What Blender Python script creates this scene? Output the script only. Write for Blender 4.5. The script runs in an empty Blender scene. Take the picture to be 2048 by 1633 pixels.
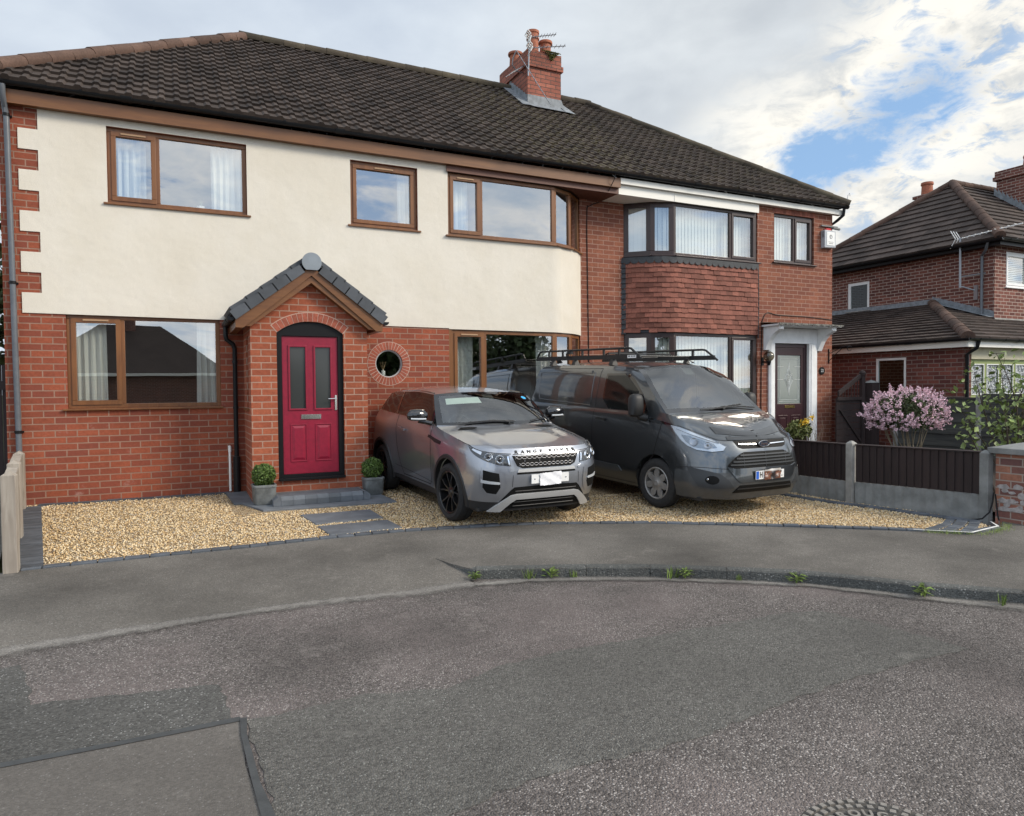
import bpy, bmesh, math, random
import numpy as np
from mathutils import Vector, Matrix
from mathutils.geometry import tessellate_polygon
from mathutils.bvhtree import BVHTree
random.seed(7); RNG = np.random.default_rng(7)
S = bpy.context.scene
COL = S.collection
R = math.radians

# ------------------------------------------------------------------ camera
cd = bpy.data.cameras.new("camera"); cam = bpy.data.objects.new("camera", cd); COL.objects.link(cam)
cd.sensor_fit = 'HORIZONTAL'; cd.sensor_width = 36.0; cd.lens = 36.0*1404.787/2048
cd.clip_start = 0.05; cd.clip_end = 3000
CR, CU, CF = (0.900757, -0.434239, -0.008543), (0.019696, 0.021191, 0.999581), (0.433876, 0.900549, -0.02764)
cam.matrix_world = Matrix(((CR[0], CU[0], -CF[0], 1.866774), (CR[1], CU[1], -CF[1], -11.625191), (CR[2], CU[2], -CF[2], 1.556081), (0, 0, 0, 1)))
S.camera = cam

# ------------------------------------------------------------------ exposure, sun, sky
S.view_settings.view_transform = 'Standard'; S.view_settings.look = 'None'
S.view_settings.exposure = 0.38; S.view_settings.gamma = 1.0
SUN_DIR = Vector((0.623, -0.561, 0.545)).normalized()        # towards the sun: a veiled sun off to the right
SUN_EL = math.asin(SUN_DIR.z); SUN_AZ = math.atan2(SUN_DIR.x, SUN_DIR.y)
sl = bpy.data.lights.new("sun", 'SUN'); sl.energy = 2.3; sl.angle = R(18); sl.color = (1.0, 0.89, 0.73)
so = bpy.data.objects.new("sun", sl); COL.objects.link(so)
so.rotation_euler = SUN_DIR.to_track_quat('Z', 'Y').to_euler(); so.location = (20, -15, 20)

W = bpy.data.worlds.new("World"); S.world = W; W.use_nodes = True
nt = W.node_tree; nt.nodes.clear()


class NT:
    """small helper for wiring node trees"""
    def __init__(s, t): s.t = t
    def n(s, typ, ins=None, **kw):
        nd = s.t.nodes.new(typ)
        for k, v in kw.items(): setattr(nd, k, v)
        for k, v in (ins or {}).items():
            if isinstance(v, bpy.types.NodeSocket): s.t.links.new(v, nd.inputs[k])
            else: nd.inputs[k].default_value = v
        return nd
    def m(s, op, a, b=0.0, c=0.0, clamp=False):
        nd = s.t.nodes.new('ShaderNodeMath'); nd.operation = op; nd.use_clamp = clamp
        for i, v in enumerate((a, b, c)):
            if isinstance(v, bpy.types.NodeSocket): s.t.links.new(v, nd.inputs[i])
            else: nd.inputs[i].default_value = v
        return nd.outputs[0]
    def mix(s, f, a, b, blend='MIX'):
        nd = s.t.nodes.new('ShaderNodeMix'); nd.data_type = 'RGBA'; nd.blend_type = blend
        for i, v in ((0, f), (6, a), (7, b)):
            if isinstance(v, bpy.types.NodeSocket): s.t.links.new(v, nd.inputs[i])
            else: nd.inputs[i].default_value = (tuple(v)+(1,))[:4] if i else v
        return nd.outputs[2]
    def ramp(s, f, stops, interp='LINEAR'):
        nd = s.t.nodes.new('ShaderNodeValToRGB'); s.t.links.new(f, nd.inputs[0]); cr = nd.color_ramp; cr.interpolation = interp
        while len(cr.elements) < len(stops): cr.elements.new(0.5)
        for e, (p, c) in zip(cr.elements, stops): e.position = p; e.color = (tuple(c)+(1,))[:4] if not isinstance(c, (int, float)) else (c, c, c, 1)
        return nd.outputs[0]
    def sm(s, v, lo, hi):
        nd = s.t.nodes.new('ShaderNodeMapRange'); nd.interpolation_type = 'SMOOTHSTEP'
        s.t.links.new(v, nd.inputs[0]); nd.inputs[1].default_value = lo; nd.inputs[2].default_value = hi
        return nd.outputs[0]
    def noise(s, vec, scale, detail=4, rough=0.55, out='Fac', dist=0.0):
        nd = s.n('ShaderNodeTexNoise', {'Scale': scale, 'Detail': detail, 'Roughness': rough, 'Distortion': dist})
        if vec is not None: s.t.links.new(vec, nd.inputs['Vector'])
        return nd.outputs[out]


def build_sky():
    k = NT(nt)
    out = k.n('ShaderNodeOutputWorld'); bg = k.n('ShaderNodeBackground')
    nt.links.new(bg.outputs[0], out.inputs[0])
    dirv = k.n('ShaderNodeTexCoord').outputs['Generated']
    sep = k.n('ShaderNodeSeparateXYZ', {0: dirv}); x, y, z = sep.outputs
    sky = k.n('ShaderNodeTexSky', sky_type='NISHITA', sun_disc=False, sun_elevation=SUN_EL, sun_rotation=SUN_AZ, air_density=1.0, dust_density=0.6, ozone_density=1.5)
    blue = k.mix(1.0, sky.outputs[0], (0.115, 0.115, 0.120), 'MULTIPLY')
    # cloud layer: noise on the direction projected to a flat ceiling
    zz = k.m('ADD', k.m('MAXIMUM', z, 0.0), 0.22)
    uv = k.n('ShaderNodeCombineXYZ', {0: k.m('DIVIDE', x, zz), 1: k.m('DIVIDE', y, zz), 2: 0.0}).outputs[0]
    az = k.m('ARCTAN2', x, y); el = k.m('ARCSINE', z)
    # azimuth / elevation in degrees, so a bank of cloud can sit in one part of the sky
    A = k.m('MULTIPLY', az, 57.2958); E = k.m('MULTIPLY', el, 57.2958)
    ang = k.n('ShaderNodeCombineXYZ', {0: k.m('MULTIPLY', A, 0.1), 1: k.m('MULTIPLY', E, 0.2), 2: 0.0}).outputs[0]
    n1 = k.noise(uv, 1.1, 6, 0.6); n2 = k.noise(ang, 1.15, 7, 0.62, dist=0.3); n3 = k.noise(ang, 0.42, 4, 0.55)
    n4 = k.noise(uv, 2.6, 6, 0.6, dist=0.4)
    # distance to the slanting blue gap (from az 49 el 15 to az 63 el 23)
    ax, ay, bx, by = 49.5, 15.8, 56.5, 19.8
    dx, dy = bx-ax, by-ay; L2 = dx*dx+dy*dy
    t = k.m('DIVIDE', k.m('ADD', k.m('MULTIPLY', k.m('SUBTRACT', A, ax), dx), k.m('MULTIPLY', k.m('SUBTRACT', E, ay), dy)), L2, clamp=True)
    qx = k.m('SUBTRACT', k.m('SUBTRACT', A, ax), k.m('MULTIPLY', t, dx)); qy = k.m('SUBTRACT', k.m('SUBTRACT', E, ay), k.m('MULTIPLY', t, dy))
    d = k.m('SQRT', k.m('ADD', k.m('MULTIPLY', qx, qx), k.m('MULTIPLY', k.m('MULTIPLY', qy, qy), 1.6)))
    n5 = k.noise(ang, 3.4, 7, 0.62, dist=0.5)
    dn = k.m('ADD', k.m('ADD', d, k.m('MULTIPLY', k.m('SUBTRACT', n2, 0.5), 12.0)), k.m('MULTIPLY', k.m('SUBTRACT', n5, 0.5), 9.0))
    gap = k.m('SUBTRACT', 1.0, k.sm(dn, 0.2, 4.2))
    gap2 = k.m('MULTIPLY', k.m('MULTIPLY', k.sm(A, 46.0, 54.0), k.sm(n5, 0.52, 0.66)), k.m('MULTIPLY', k.sm(k.m('ADD', k.m('MULTIPLY', d, 0.1), 0.0), 1.25, 0.35), 0.75))
    gap = k.m('MAXIMUM', gap, gap2)
    back = k.sm(y, 0.25, -0.45)                                # the half of the sky behind the viewer
    gapb = k.m('MULTIPLY', k.sm(n4, 0.48, 0.60), k.m('MULTIPLY', back, 0.9))
    gap_all = k.m('MAXIMUM', gap, gapb)
    # cloud tone: grey overcast on the left, bright bank along the gap
    lft = k.sm(A, 44.0, 12.0)
    edge = k.m('SUBTRACT', 1.0, k.sm(k.m('ADD', d, k.m('MULTIPLY', k.m('SUBTRACT', n2, 0.5), 9.0)), 3.0, 12.5))
    tone = k.m('ADD', k.m('MULTIPLY', n3, 0.9), k.m('MULTIPLY', n2, 0.35))
    tone = k.sm(tone, 0.42, 0.86)
    grey = k.mix(tone, (0.43, 0.465, 0.505), (0.62, 0.655, 0.68))
    grey = k.mix(lft, grey, k.mix(tone, (0.455, 0.515, 0.60), (0.60, 0.66, 0.725)))
    bright = k.mix(k.sm(k.m('ADD', k.m('MULTIPLY', n2, 0.6), k.m('MULTIPLY', n5, 0.4)), 0.44, 0.62), (0.86, 0.825, 0.745), (0.52, 0.53, 0.525))
    front = k.mix(edge, grey, bright)
    rear = k.mix(k.sm(k.m('ADD', k.m('MULTIPLY', n1, 0.6), k.m('MULTIPLY', n4, 0.4)), 0.38, 0.62), (0.62, 0.78, 0.98), (1.50, 1.45, 1.36))
    cloud = k.mix(back, front, rear)
    blue2 = k.mix(back, k.mix(0.6, blue, (0.27, 0.45, 0.70)), k.mix(0.5, blue, (0.36, 0.62, 1.02)))
    c = k.mix(gap_all, cloud, blue2)
    nt.links.new(c, bg.inputs[0]); bg.inputs[1].default_value = 1.0


build_sky()

# ------------------------------------------------------------------ materials
MATS = {}


def mat(name, col=(0.5, 0.5, 0.5), rough=0.6, metal=0.0, spec=0.5, coat=0.0, emit=None, var=0.0, vscale=6.0, bump=0.0, bscale=60.0, tint=0.0, sub=None):
    """plain procedural material: colour with a little mottling, optional per-face tint and bump"""
    if name in MATS: return MATS[name]
    m = bpy.data.materials.new(name); m.use_nodes = True; t = m.node_tree; k = NT(t)
    p = t.nodes['Principled BSDF']
    p.inputs['Base Color'].default_value = tuple(col)+(1,); p.inputs['Roughness'].default_value = rough
    p.inputs['Metallic'].default_value = metal; p.inputs['Specular IOR Level'].default_value = spec
    p.inputs['Coat Weight'].default_value = coat; p.inputs['Coat Roughness'].default_value = 0.03
    pos = k.n('ShaderNodeNewGeometry').outputs['Position']
    c = None
    if var:
        f = k.noise(pos, vscale, 5, 0.6)
        c = k.mix(k.sm(f, 0.25, 0.75), tuple(v*(1-var) for v in col), tuple(min(1, v*(1+var)) for v in col))
    if tint:
        a = k.n('ShaderNodeAttribute', attribute_name='tint').outputs['Fac']
        s = k.m('ADD', 1.0-tint, k.m('MULTIPLY', a, 2*tint))
        sc = k.n('ShaderNodeCombineXYZ', {0: s, 1: s, 2: s}).outputs[0]
        c = k.mix(1.0, c if c is not None else col, sc, 'MULTIPLY')
    if c is not None: t.links.new(c, p.inputs['Base Color'])
    if bump:
        b = k.n('ShaderNodeBump', {'Strength': bump, 'Distance': 0.01, 'Height': k.noise(pos, bscale, 4, 0.6)})
        t.links.new(b.outputs[0], p.inputs['Normal'])
    MATS[name] = m
    return m


def wall_uv(k):
    """metres along any upright wall (from its normal) and up"""
    g = k.n('ShaderNodeNewGeometry')
    n = k.n('ShaderNodeSeparateXYZ', {0: g.outputs['True Normal']}); p = k.n('ShaderNodeSeparateXYZ', {0: g.outputs['Position']})
    u = k.m('SUBTRACT', k.m('MULTIPLY', p.outputs[1], n.outputs[0]), k.m('MULTIPLY', p.outputs[0], n.outputs[1]))
    up = k.m('ABSOLUTE', n.outputs[2])
    v = k.m('ADD', p.outputs[2], k.m('MULTIPLY', up, p.outputs[1]))
    return k.n('ShaderNodeCombineXYZ', {0: k.m('ADD', u, 40.0), 1: k.m('ADD', v, 0.9321*3), 2: 0.0}).outputs[0], g.outputs['Position']


def brick(name, c1, c2, mortar, bw=0.263, bh=0.0932, ms=0.0085, dirt=0.25, pale=0.0, bump=0.5, dark=None):
    m = bpy.data.materials.new(name); m.use_nodes = True; t = m.node_tree; k = NT(t); p = t.nodes['Principled BSDF']
    uv, pos = wall_uv(k)
    wob = k.n('ShaderNodeVectorMath', {0: uv, 1: k.n('ShaderNodeVectorMath', {0: k.noise(pos, 2.2, 2, 0.5, 'Color'), 1: (0.006, 0.006, 0)}, operation='MULTIPLY').outputs[0]}, operation='ADD').outputs[0]
    b = k.n('ShaderNodeTexBrick', {'Color1': tuple(c1)+(1,), 'Color2': tuple(c2)+(1,), 'Mortar': (0, 0, 0, 1), 'Scale': 1.0, 'Mortar Size': ms, 'Mortar Smooth': 0.12, 'Bias': 0.0, 'Brick Width': bw, 'Row Height': bh}, offset=0.5, offset_frequency=2, squash=1.0)
    t.links.new(wob, b.inputs['Vector'])
    col = b.outputs['Color']
    f1 = k.noise(pos, 1.3, 4, 0.6); f2 = k.noise(pos, 26, 4, 0.65)
    col = k.mix(1.0, col, k.ramp(f1, [(0.3, (1-dirt,)*3), (0.7, (1.12, 1.10, 1.08))]), 'MULTIPLY')
    col = k.mix(1.0, col, k.ramp(f2, [(0.3, (0.82, 0.80, 0.80)), (0.7, (1.14, 1.12, 1.1))]), 'MULTIPLY')
    if dark:                                                   # odd burnt bricks among the others
        b2 = k.n('ShaderNodeTexBrick', {'Color1': (0, 0, 0, 1), 'Color2': (1, 1, 1, 1), 'Mortar': (0, 0, 0, 1), 'Scale': 1.0, 'Mortar Size': 0.0, 'Bias': -0.35, 'Brick Width': bw, 'Row Height': bh}, offset=0.5)
        t.links.new(wob, b2.inputs['Vector'])
        col = k.mix(k.m('MULTIPLY', b2.outputs['Color'], 0.8), col, dark)
    mo = k.mix(k.noise(pos, 7, 3), tuple(v*0.72 for v in mortar), tuple(min(1, v*1.15) for v in mortar))
    if pale:                                                   # lime bloom and mortar smears
        s = k.sm(k.noise(pos, 2.6, 6, 0.72), 0.60, 0.74)
        col = k.mix(k.m('MULTIPLY', s, pale), col, (0.46, 0.34, 0.30))
    t.links.new(k.mix(b.outputs['Fac'], col, mo), p.inputs['Base Color'])
    p.inputs['Roughness'].default_value = 0.88; p.inputs['Specular IOR Level'].default_value = 0.25
    h = k.m('ADD', k.m('MULTIPLY', b.outputs['Fac'], -1.0), k.m('MULTIPLY', f2, 0.35))
    t.links.new(k.n('ShaderNodeBump', {'Strength': bump, 'Distance': 0.012, 'Height': h}).outputs[0], p.inputs['Normal'])
    MATS[name] = m
    return m


def glass(name, tint=(0.9, 0.95, 0.93), ior=1.9, rough=0.0, ripple=0.0, body=None):
    """thin pane: mirror-like by Fresnel, otherwise see-through"""
    m = bpy.data.materials.new(name); m.use_nodes = True; t = m.node_tree; k = NT(t)
    t.nodes.remove(t.nodes['Principled BSDF']); out = t.nodes['Material Output']
    geo = k.n('ShaderNodeNewGeometry'); cs = k.m('ABSOLUTE', k.n('ShaderNodeVectorMath', {0: geo.outputs['Normal'], 1: geo.outputs['Incoming']}, operation='DOT_PRODUCT').outputs['Value'])
    f0 = ior; fac = k.m('ADD', f0, k.m('MULTIPLY', 1-f0, k.m('POWER', k.m('SUBTRACT', 1.0, cs, clamp=True), 5.0)))
    gl = k.n('ShaderNodeBsdfGlossy', {'Color': (1, 1, 1, 1), 'Roughness': rough})
    if ripple:
        pos = k.n('ShaderNodeNewGeometry').outputs['Position']
        b = k.n('ShaderNodeBump', {'Strength': ripple, 'Distance': 0.02, 'Height': k.noise(pos, 1.6, 1, 0.4)})
        t.links.new(b.outputs[0], gl.inputs['Normal'])
    tr = k.n('ShaderNodeBsdfTransparent', {'Color': tuple(tint)+(1,)})
    back = tr.outputs[0]
    if body:
        df = k.n('ShaderNodeBsdfDiffuse', {'Color': tuple(body[:3])+(1,)})
        back = k.n('ShaderNodeMixShader', {0: body[3], 1: tr.outputs[0], 2: df.outputs[0]}).outputs[0]
    mx = k.n('ShaderNodeMixShader', {0: fac, 1: back, 2: gl.outputs[0]})
    t.links.new(mx.outputs[0], out.inputs[0])
    MATS[name] = m
    return m


def wood_grain(name, c1, c2, rough=0.45, scale=14.0, axis=2):
    m = bpy.data.materials.new(name); m.use_nodes = True; t = m.node_tree; k = NT(t); p = t.nodes['Principled BSDF']
    pos = k.n('ShaderNodeNewGeometry').outputs['Position']
    sc = [1.0, 1.0, 1.0]; sc[axis] = 0.08
    v = k.n('ShaderNodeVectorMath', {0: pos, 1: tuple(sc)}, operation='MULTIPLY').outputs[0]
    f = k.noise(v, scale, 6, 0.6, dist=0.6); g = k.noise(pos, 1.1, 3)
    c = k.mix(k.sm(f, 0.3, 0.7), c1, c2); c = k.mix(1.0, c, k.ramp(g, [(0.3, 0.85), (0.7, 1.1)]), 'MULTIPLY')
    t.links.new(c, p.inputs['Base Color']); p.inputs['Roughness'].default_value = rough
    t.links.new(k.n('ShaderNodeBump', {'Strength': 0.12, 'Distance': 0.004, 'Height': f}).outputs[0], p.inputs['Normal'])
    MATS[name] = m
    return m


brick('brick_new', (0.325, 0.092, 0.050), (0.235, 0.064, 0.037), (0.31, 0.185, 0.135), dirt=0.28, pale=0.45, dark=(0.20, 0.06, 0.045))
brick('brick_porch', (0.365, 0.112, 0.060), (0.285, 0.080, 0.044), (0.39, 0.245, 0.185), dirt=0.22, pale=0.4)
brick('brick_old', (0.285, 0.112, 0.070), (0.20, 0.074, 0.048), (0.38, 0.24, 0.185), dirt=0.32, pale=0.25, ms=0.0065, dark=(0.20, 0.075, 0.055))
brick('brick_far', (0.215, 0.085, 0.065), (0.125, 0.050, 0.042), (0.40, 0.31, 0.26), dirt=0.3, ms=0.010, dark=(0.10, 0.04, 0.035))
brick('brick_garage', (0.22, 0.078, 0.060), (0.14, 0.050, 0.043), (0.25, 0.185, 0.16), dirt=0.3, ms=0.009, dark=(0.09, 0.035, 0.033))
brick('brick_chimney', (0.40, 0.155, 0.11), (0.30, 0.11, 0.08), (0.10, 0.075, 0.065), dirt=0.35, ms=0.008)
brick('brick_pier', (0.42, 0.20, 0.135), (0.30, 0.12, 0.09), (0.36, 0.29, 0.25), dirt=0.35, pale=0.55, dark=(0.06, 0.06, 0.075))


def render_mat():
    m = bpy.data.materials.new('cream_render'); m.use_nodes = True; t = m.node_tree; k = NT(t); p = t.nodes['Principled BSDF']
    pos = k.n('ShaderNodeNewGeometry').outputs['Position']
    f = k.noise(pos, 0.9, 5, 0.65); g = k.noise(pos, 120, 3, 0.7)
    st = k.n('ShaderNodeVectorMath', {0: pos, 1: (3.0, 3.0, 0.35)}, operation='MULTIPLY').outputs[0]
    s = k.noise(st, 1.4, 5, 0.65)
    c = k.mix(k.sm(f, 0.3, 0.7), (0.67, 0.62, 0.53), (0.72, 0.675, 0.595))
    c = k.mix(k.m('MULTIPLY', k.sm(s, 0.52, 0.75), 0.2), c, (0.64, 0.585, 0.49))
    c = k.mix(1.0, c, k.ramp(g, [(0.3, 0.93), (0.7, 1.03)]), 'MULTIPLY')
    t.links.new(c, p.inputs['Base Color']); p.inputs['Roughness'].default_value = 0.95; p.inputs['Specular IOR Level'].default_value = 0.15
    h = k.m('ADD', k.m('MULTIPLY', g, 0.5), k.m('MULTIPLY', k.noise(pos, 3.0, 3), 1.6))
    t.links.new(k.n('ShaderNodeBump', {'Strength': 0.6, 'Distance': 0.012, 'Height': h}).outputs[0], p.inputs['Normal'])
    MATS['cream_render'] = m


render_mat()


def roof_mat(name, c1, c2, moss=0.0, tint=0.35):
    m = bpy.data.materials.new(name); m.use_nodes = True; t = m.node_tree; k = NT(t); p = t.nodes['Principled BSDF']
    pos = k.n('ShaderNodeNewGeometry').outputs['Position']
    f = k.noise(pos, 1.5, 5, 0.65); g = k.noise(pos, 40, 4, 0.7)
    c = k.mix(k.sm(f, 0.3, 0.7), c1, c2)
    a = k.n('ShaderNodeAttribute', attribute_name='tint').outputs['Fac']
    s = k.m('ADD', 1-tint, k.m('MULTIPLY', a, 2*tint)); c = k.mix(1.0, c, k.n('ShaderNodeCombineXYZ', {0: s, 1: s, 2: s}).outputs[0], 'MULTIPLY')
    c = k.mix(1.0, c, k.ramp(g, [(0.3, 0.72), (0.72, 1.25)]), 'MULTIPLY')
    sp = k.sm(k.noise(pos, 16, 5, 0.75), 0.69, 0.74)
    c = k.mix(k.m('MULTIPLY', sp, 0.5), c, (0.17, 0.15, 0.13))
    if moss:
        x = k.n('ShaderNodeSeparateXYZ', {0: pos})
        zone = k.m('MULTIPLY', k.sm(x.outputs[0], 6.2, 9.0), k.sm(x.outputs[0], 11.5, 10.0))
        zone = k.m('MAXIMUM', zone, k.m('MULTIPLY', k.sm(x.outputs[0], 9.5, 12.0), 0.45))
        mm = k.m('MULTIPLY', k.sm(k.noise(pos, 9, 6, 0.75), 0.47, 0.62), k.m('MULTIPLY', zone, moss))
        c = k.mix(mm, c, (0.095, 0.078, 0.045))
    t.links.new(c, p.inputs['Base Color']); p.inputs['Roughness'].default_value = 0.8; p.inputs['Specular IOR Level'].default_value = 0.3
    t.links.new(k.n('ShaderNodeBump', {'Strength': 0.4, 'Distance': 0.008, 'Height': g}).outputs[0], p.inputs['Normal'])
    MATS[name] = m


roof_mat('roof_tile_dark', (0.037, 0.027, 0.0225), (0.056, 0.042, 0.035), moss=1.0)
roof_mat('roof_tile_brown', (0.050, 0.037, 0.032), (0.072, 0.054, 0.046))
roof_mat('ridge_tile', (0.075, 0.045, 0.034), (0.115, 0.070, 0.053))
roof_mat('ridge_tile_mossy', (0.050, 0.039, 0.028), (0.080, 0.066, 0.044))
roof_mat('hung_tile', (0.255, 0.098, 0.069), (0.185, 0.070, 0.051), tint=0.3)
wood_grain('oak_upvc', (0.205, 0.082, 0.024), (0.145, 0.054, 0.016), 0.38)
wood_grain('oak_upvc_flat', (0.185, 0.076, 0.022), (0.135, 0.052, 0.016), 0.42, axis=0)
wood_grain('bay_board', (0.135, 0.050, 0.028), (0.10, 0.036, 0.022), 0.5, axis=0)
wood_grain('rosewood_upvc', (0.040, 0.019, 0.016), (0.028, 0.013, 0.012), 0.35)
wood_grain('fence_dark', (0.022, 0.014, 0.014), (0.035, 0.021, 0.020), 0.75, scale=18)
wood_grain('fence_grey', (0.085, 0.085, 0.078), (0.045, 0.046, 0.045), 0.85, scale=16, axis=1)
wood_grain('fence_pale', (0.38, 0.34, 0.29), (0.25, 0.215, 0.18), 0.85, scale=20)
wood_grain('bark', (0.085, 0.062, 0.042), (0.045, 0.034, 0.024), 0.9, scale=20)
glass('window_glass', (0.86, 0.91, 0.90), 0.37, ripple=0.03)
glass('window_glass_plain', (0.86, 0.91, 0.90), 0.30, ripple=0.02)
glass('glass_dim', (0.45, 0.5, 0.48), 0.05)
glass('frosted_glass', (0.55, 0.6, 0.58), 0.08, rough=0.12, body=(0.32, 0.36, 0.34, 0.75))
glass('door_glass', (0.3, 0.3, 0.3), 0.04, rough=0.12, body=(0.05, 0.055, 0.055, 0.8))
glass('car_screen', (0.75, 0.84, 0.80), 0.19)
glass('lamp_lens', (0.95, 0.97, 1.0), 0.07)
glass('lamp_globe', (0.45, 0.42, 0.36), 0.06, rough=0.05)
mat('black_plastic', (0.008, 0.008, 0.009), 0.42, spec=0.22)
mat('black_gutter', (0.009, 0.010, 0.012), 0.36, spec=0.3)
mat('grey_pipe', (0.105, 0.115, 0.13), 0.35, var=0.15)
mat('white_upvc', (0.80, 0.80, 0.78), 0.35, var=0.03)
mat('white_paint', (0.82, 0.83, 0.83), 0.5, var=0.08, vscale=5)
mat('white_trim', (0.80, 0.78, 0.72), 0.4)
mat('lead', (0.20, 0.22, 0.24), 0.6, var=0.3, vscale=9, bump=0.2)
mat('dark_lead', (0.030, 0.034, 0.040), 0.6, var=0.35, vscale=9, bump=0.3)
mat('slate_tile', (0.060, 0.067, 0.078), 0.55, var=0.2, vscale=5, tint=0.25)
mat('slate_cap', (0.21, 0.24, 0.27), 0.5, var=0.1)
mat('door_red', (0.235, 0.006, 0.028), 0.38, var=0.12, vscale=18)
mat('door_maroon', (0.035, 0.010, 0.014), 0.35)
mat('chrome', (0.80, 0.80, 0.80), 0.12, metal=1.0)
mat('brass', (0.80, 0.58, 0.22), 0.2, metal=1.0)
mat('curtain', (0.78, 0.76, 0.72), 0.95)
mat('blind', (0.80, 0.80, 0.77), 0.9)
mat('room', (0.16, 0.14, 0.12), 0.95)
mat('terracotta', (0.33, 0.11, 0.06), 0.8, var=0.3, vscale=12, bump=0.2)
mat('aerial_metal', (0.30, 0.31, 0.33), 0.4, metal=0.7)
mat('aerial_white', (0.80, 0.80, 0.78), 0.5)
mat('concrete', (0.30, 0.29, 0.27), 0.9, var=0.25, vscale=5, bump=0.3, bscale=90)
mat('concrete_dark', (0.21, 0.215, 0.21), 0.9, var=0.3, vscale=4, bump=0.3, bscale=90)
mat('slate_paving', (0.115, 0.128, 0.145), 0.7, var=0.22, vscale=4, bump=0.25, bscale=30, tint=0.2)
mat('sett', (0.082, 0.093, 0.110), 0.75, var=0.2, vscale=8, bump=0.3, bscale=50, tint=0.25)
mat('pot_zinc', (0.145, 0.155, 0.155), 0.6, var=0.35, vscale=9, bump=0.15)
mat('soil', (0.03, 0.02, 0.014), 0.95)
mat('leaf_box', (0.085, 0.140, 0.028), 0.6, tint=0.55)
mat('leaf_rose', (0.19, 0.25, 0.075), 0.5, tint=0.5)
mat('leaf_tree', (0.045, 0.075, 0.022), 0.6, tint=0.5)
mat('leaf_lilac', (0.055, 0.075, 0.025), 0.6, tint=0.4)
mat('petal_pink', (0.76, 0.55, 0.62), 0.7, tint=0.28)
mat('petal_yellow', (0.75, 0.50, 0.04), 0.6, tint=0.2)
mat('weed', (0.13, 0.19, 0.035), 0.65, tint=0.5)
mat('green_paint', (0.25, 0.30, 0.10), 0.5, var=0.05)
mat('cream_paint', (0.50, 0.46, 0.33), 0.6, var=0.06)
mat('grass', (0.07, 0.09, 0.03), 0.9, var=0.3, vscale=3)
mat('red_lens', (0.5, 0.01, 0.01), 0.2)
mat('alarm_grey', (0.42, 0.44, 0.47), 0.4)
mat('sign_white', (0.80, 0.80, 0.80), 0.5)
mat('paper', (0.85, 0.85, 0.88), 0.8, var=0.05, vscale=30, bump=0.4, bscale=14)
mat('blue_label', (0.02, 0.12, 0.55), 0.4)
mat('sticker_blue', (0.05, 0.38, 0.72), 0.4)
mat('ink', (0.01, 0.01, 0.012), 0.5)
# ------------------------------------------------------------------ building helpers
def tag(o, label=None, cat=None, group=None, kind=None):
    if label: o['label'] = label
    if cat: o['category'] = cat
    if group: o['group'] = group
    if kind: o['kind'] = kind
    return o


def thing(name, label, cat, loc=(0, 0, 0), rot=(0, 0, 0), group=None):
    o = bpy.data.objects.new(name, None); o.empty_display_size = 0.2; COL.objects.link(o)
    o.location = loc; o.rotation_euler = rot
    tag(o, label, cat, group)
    o['_w'] = 0
    return o


def wm(o):
    m = Matrix.LocRotScale(o.location, o.rotation_euler, o.scale)
    return (wm(o.parent) @ o.matrix_parent_inverse @ m) if o.parent else m


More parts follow.
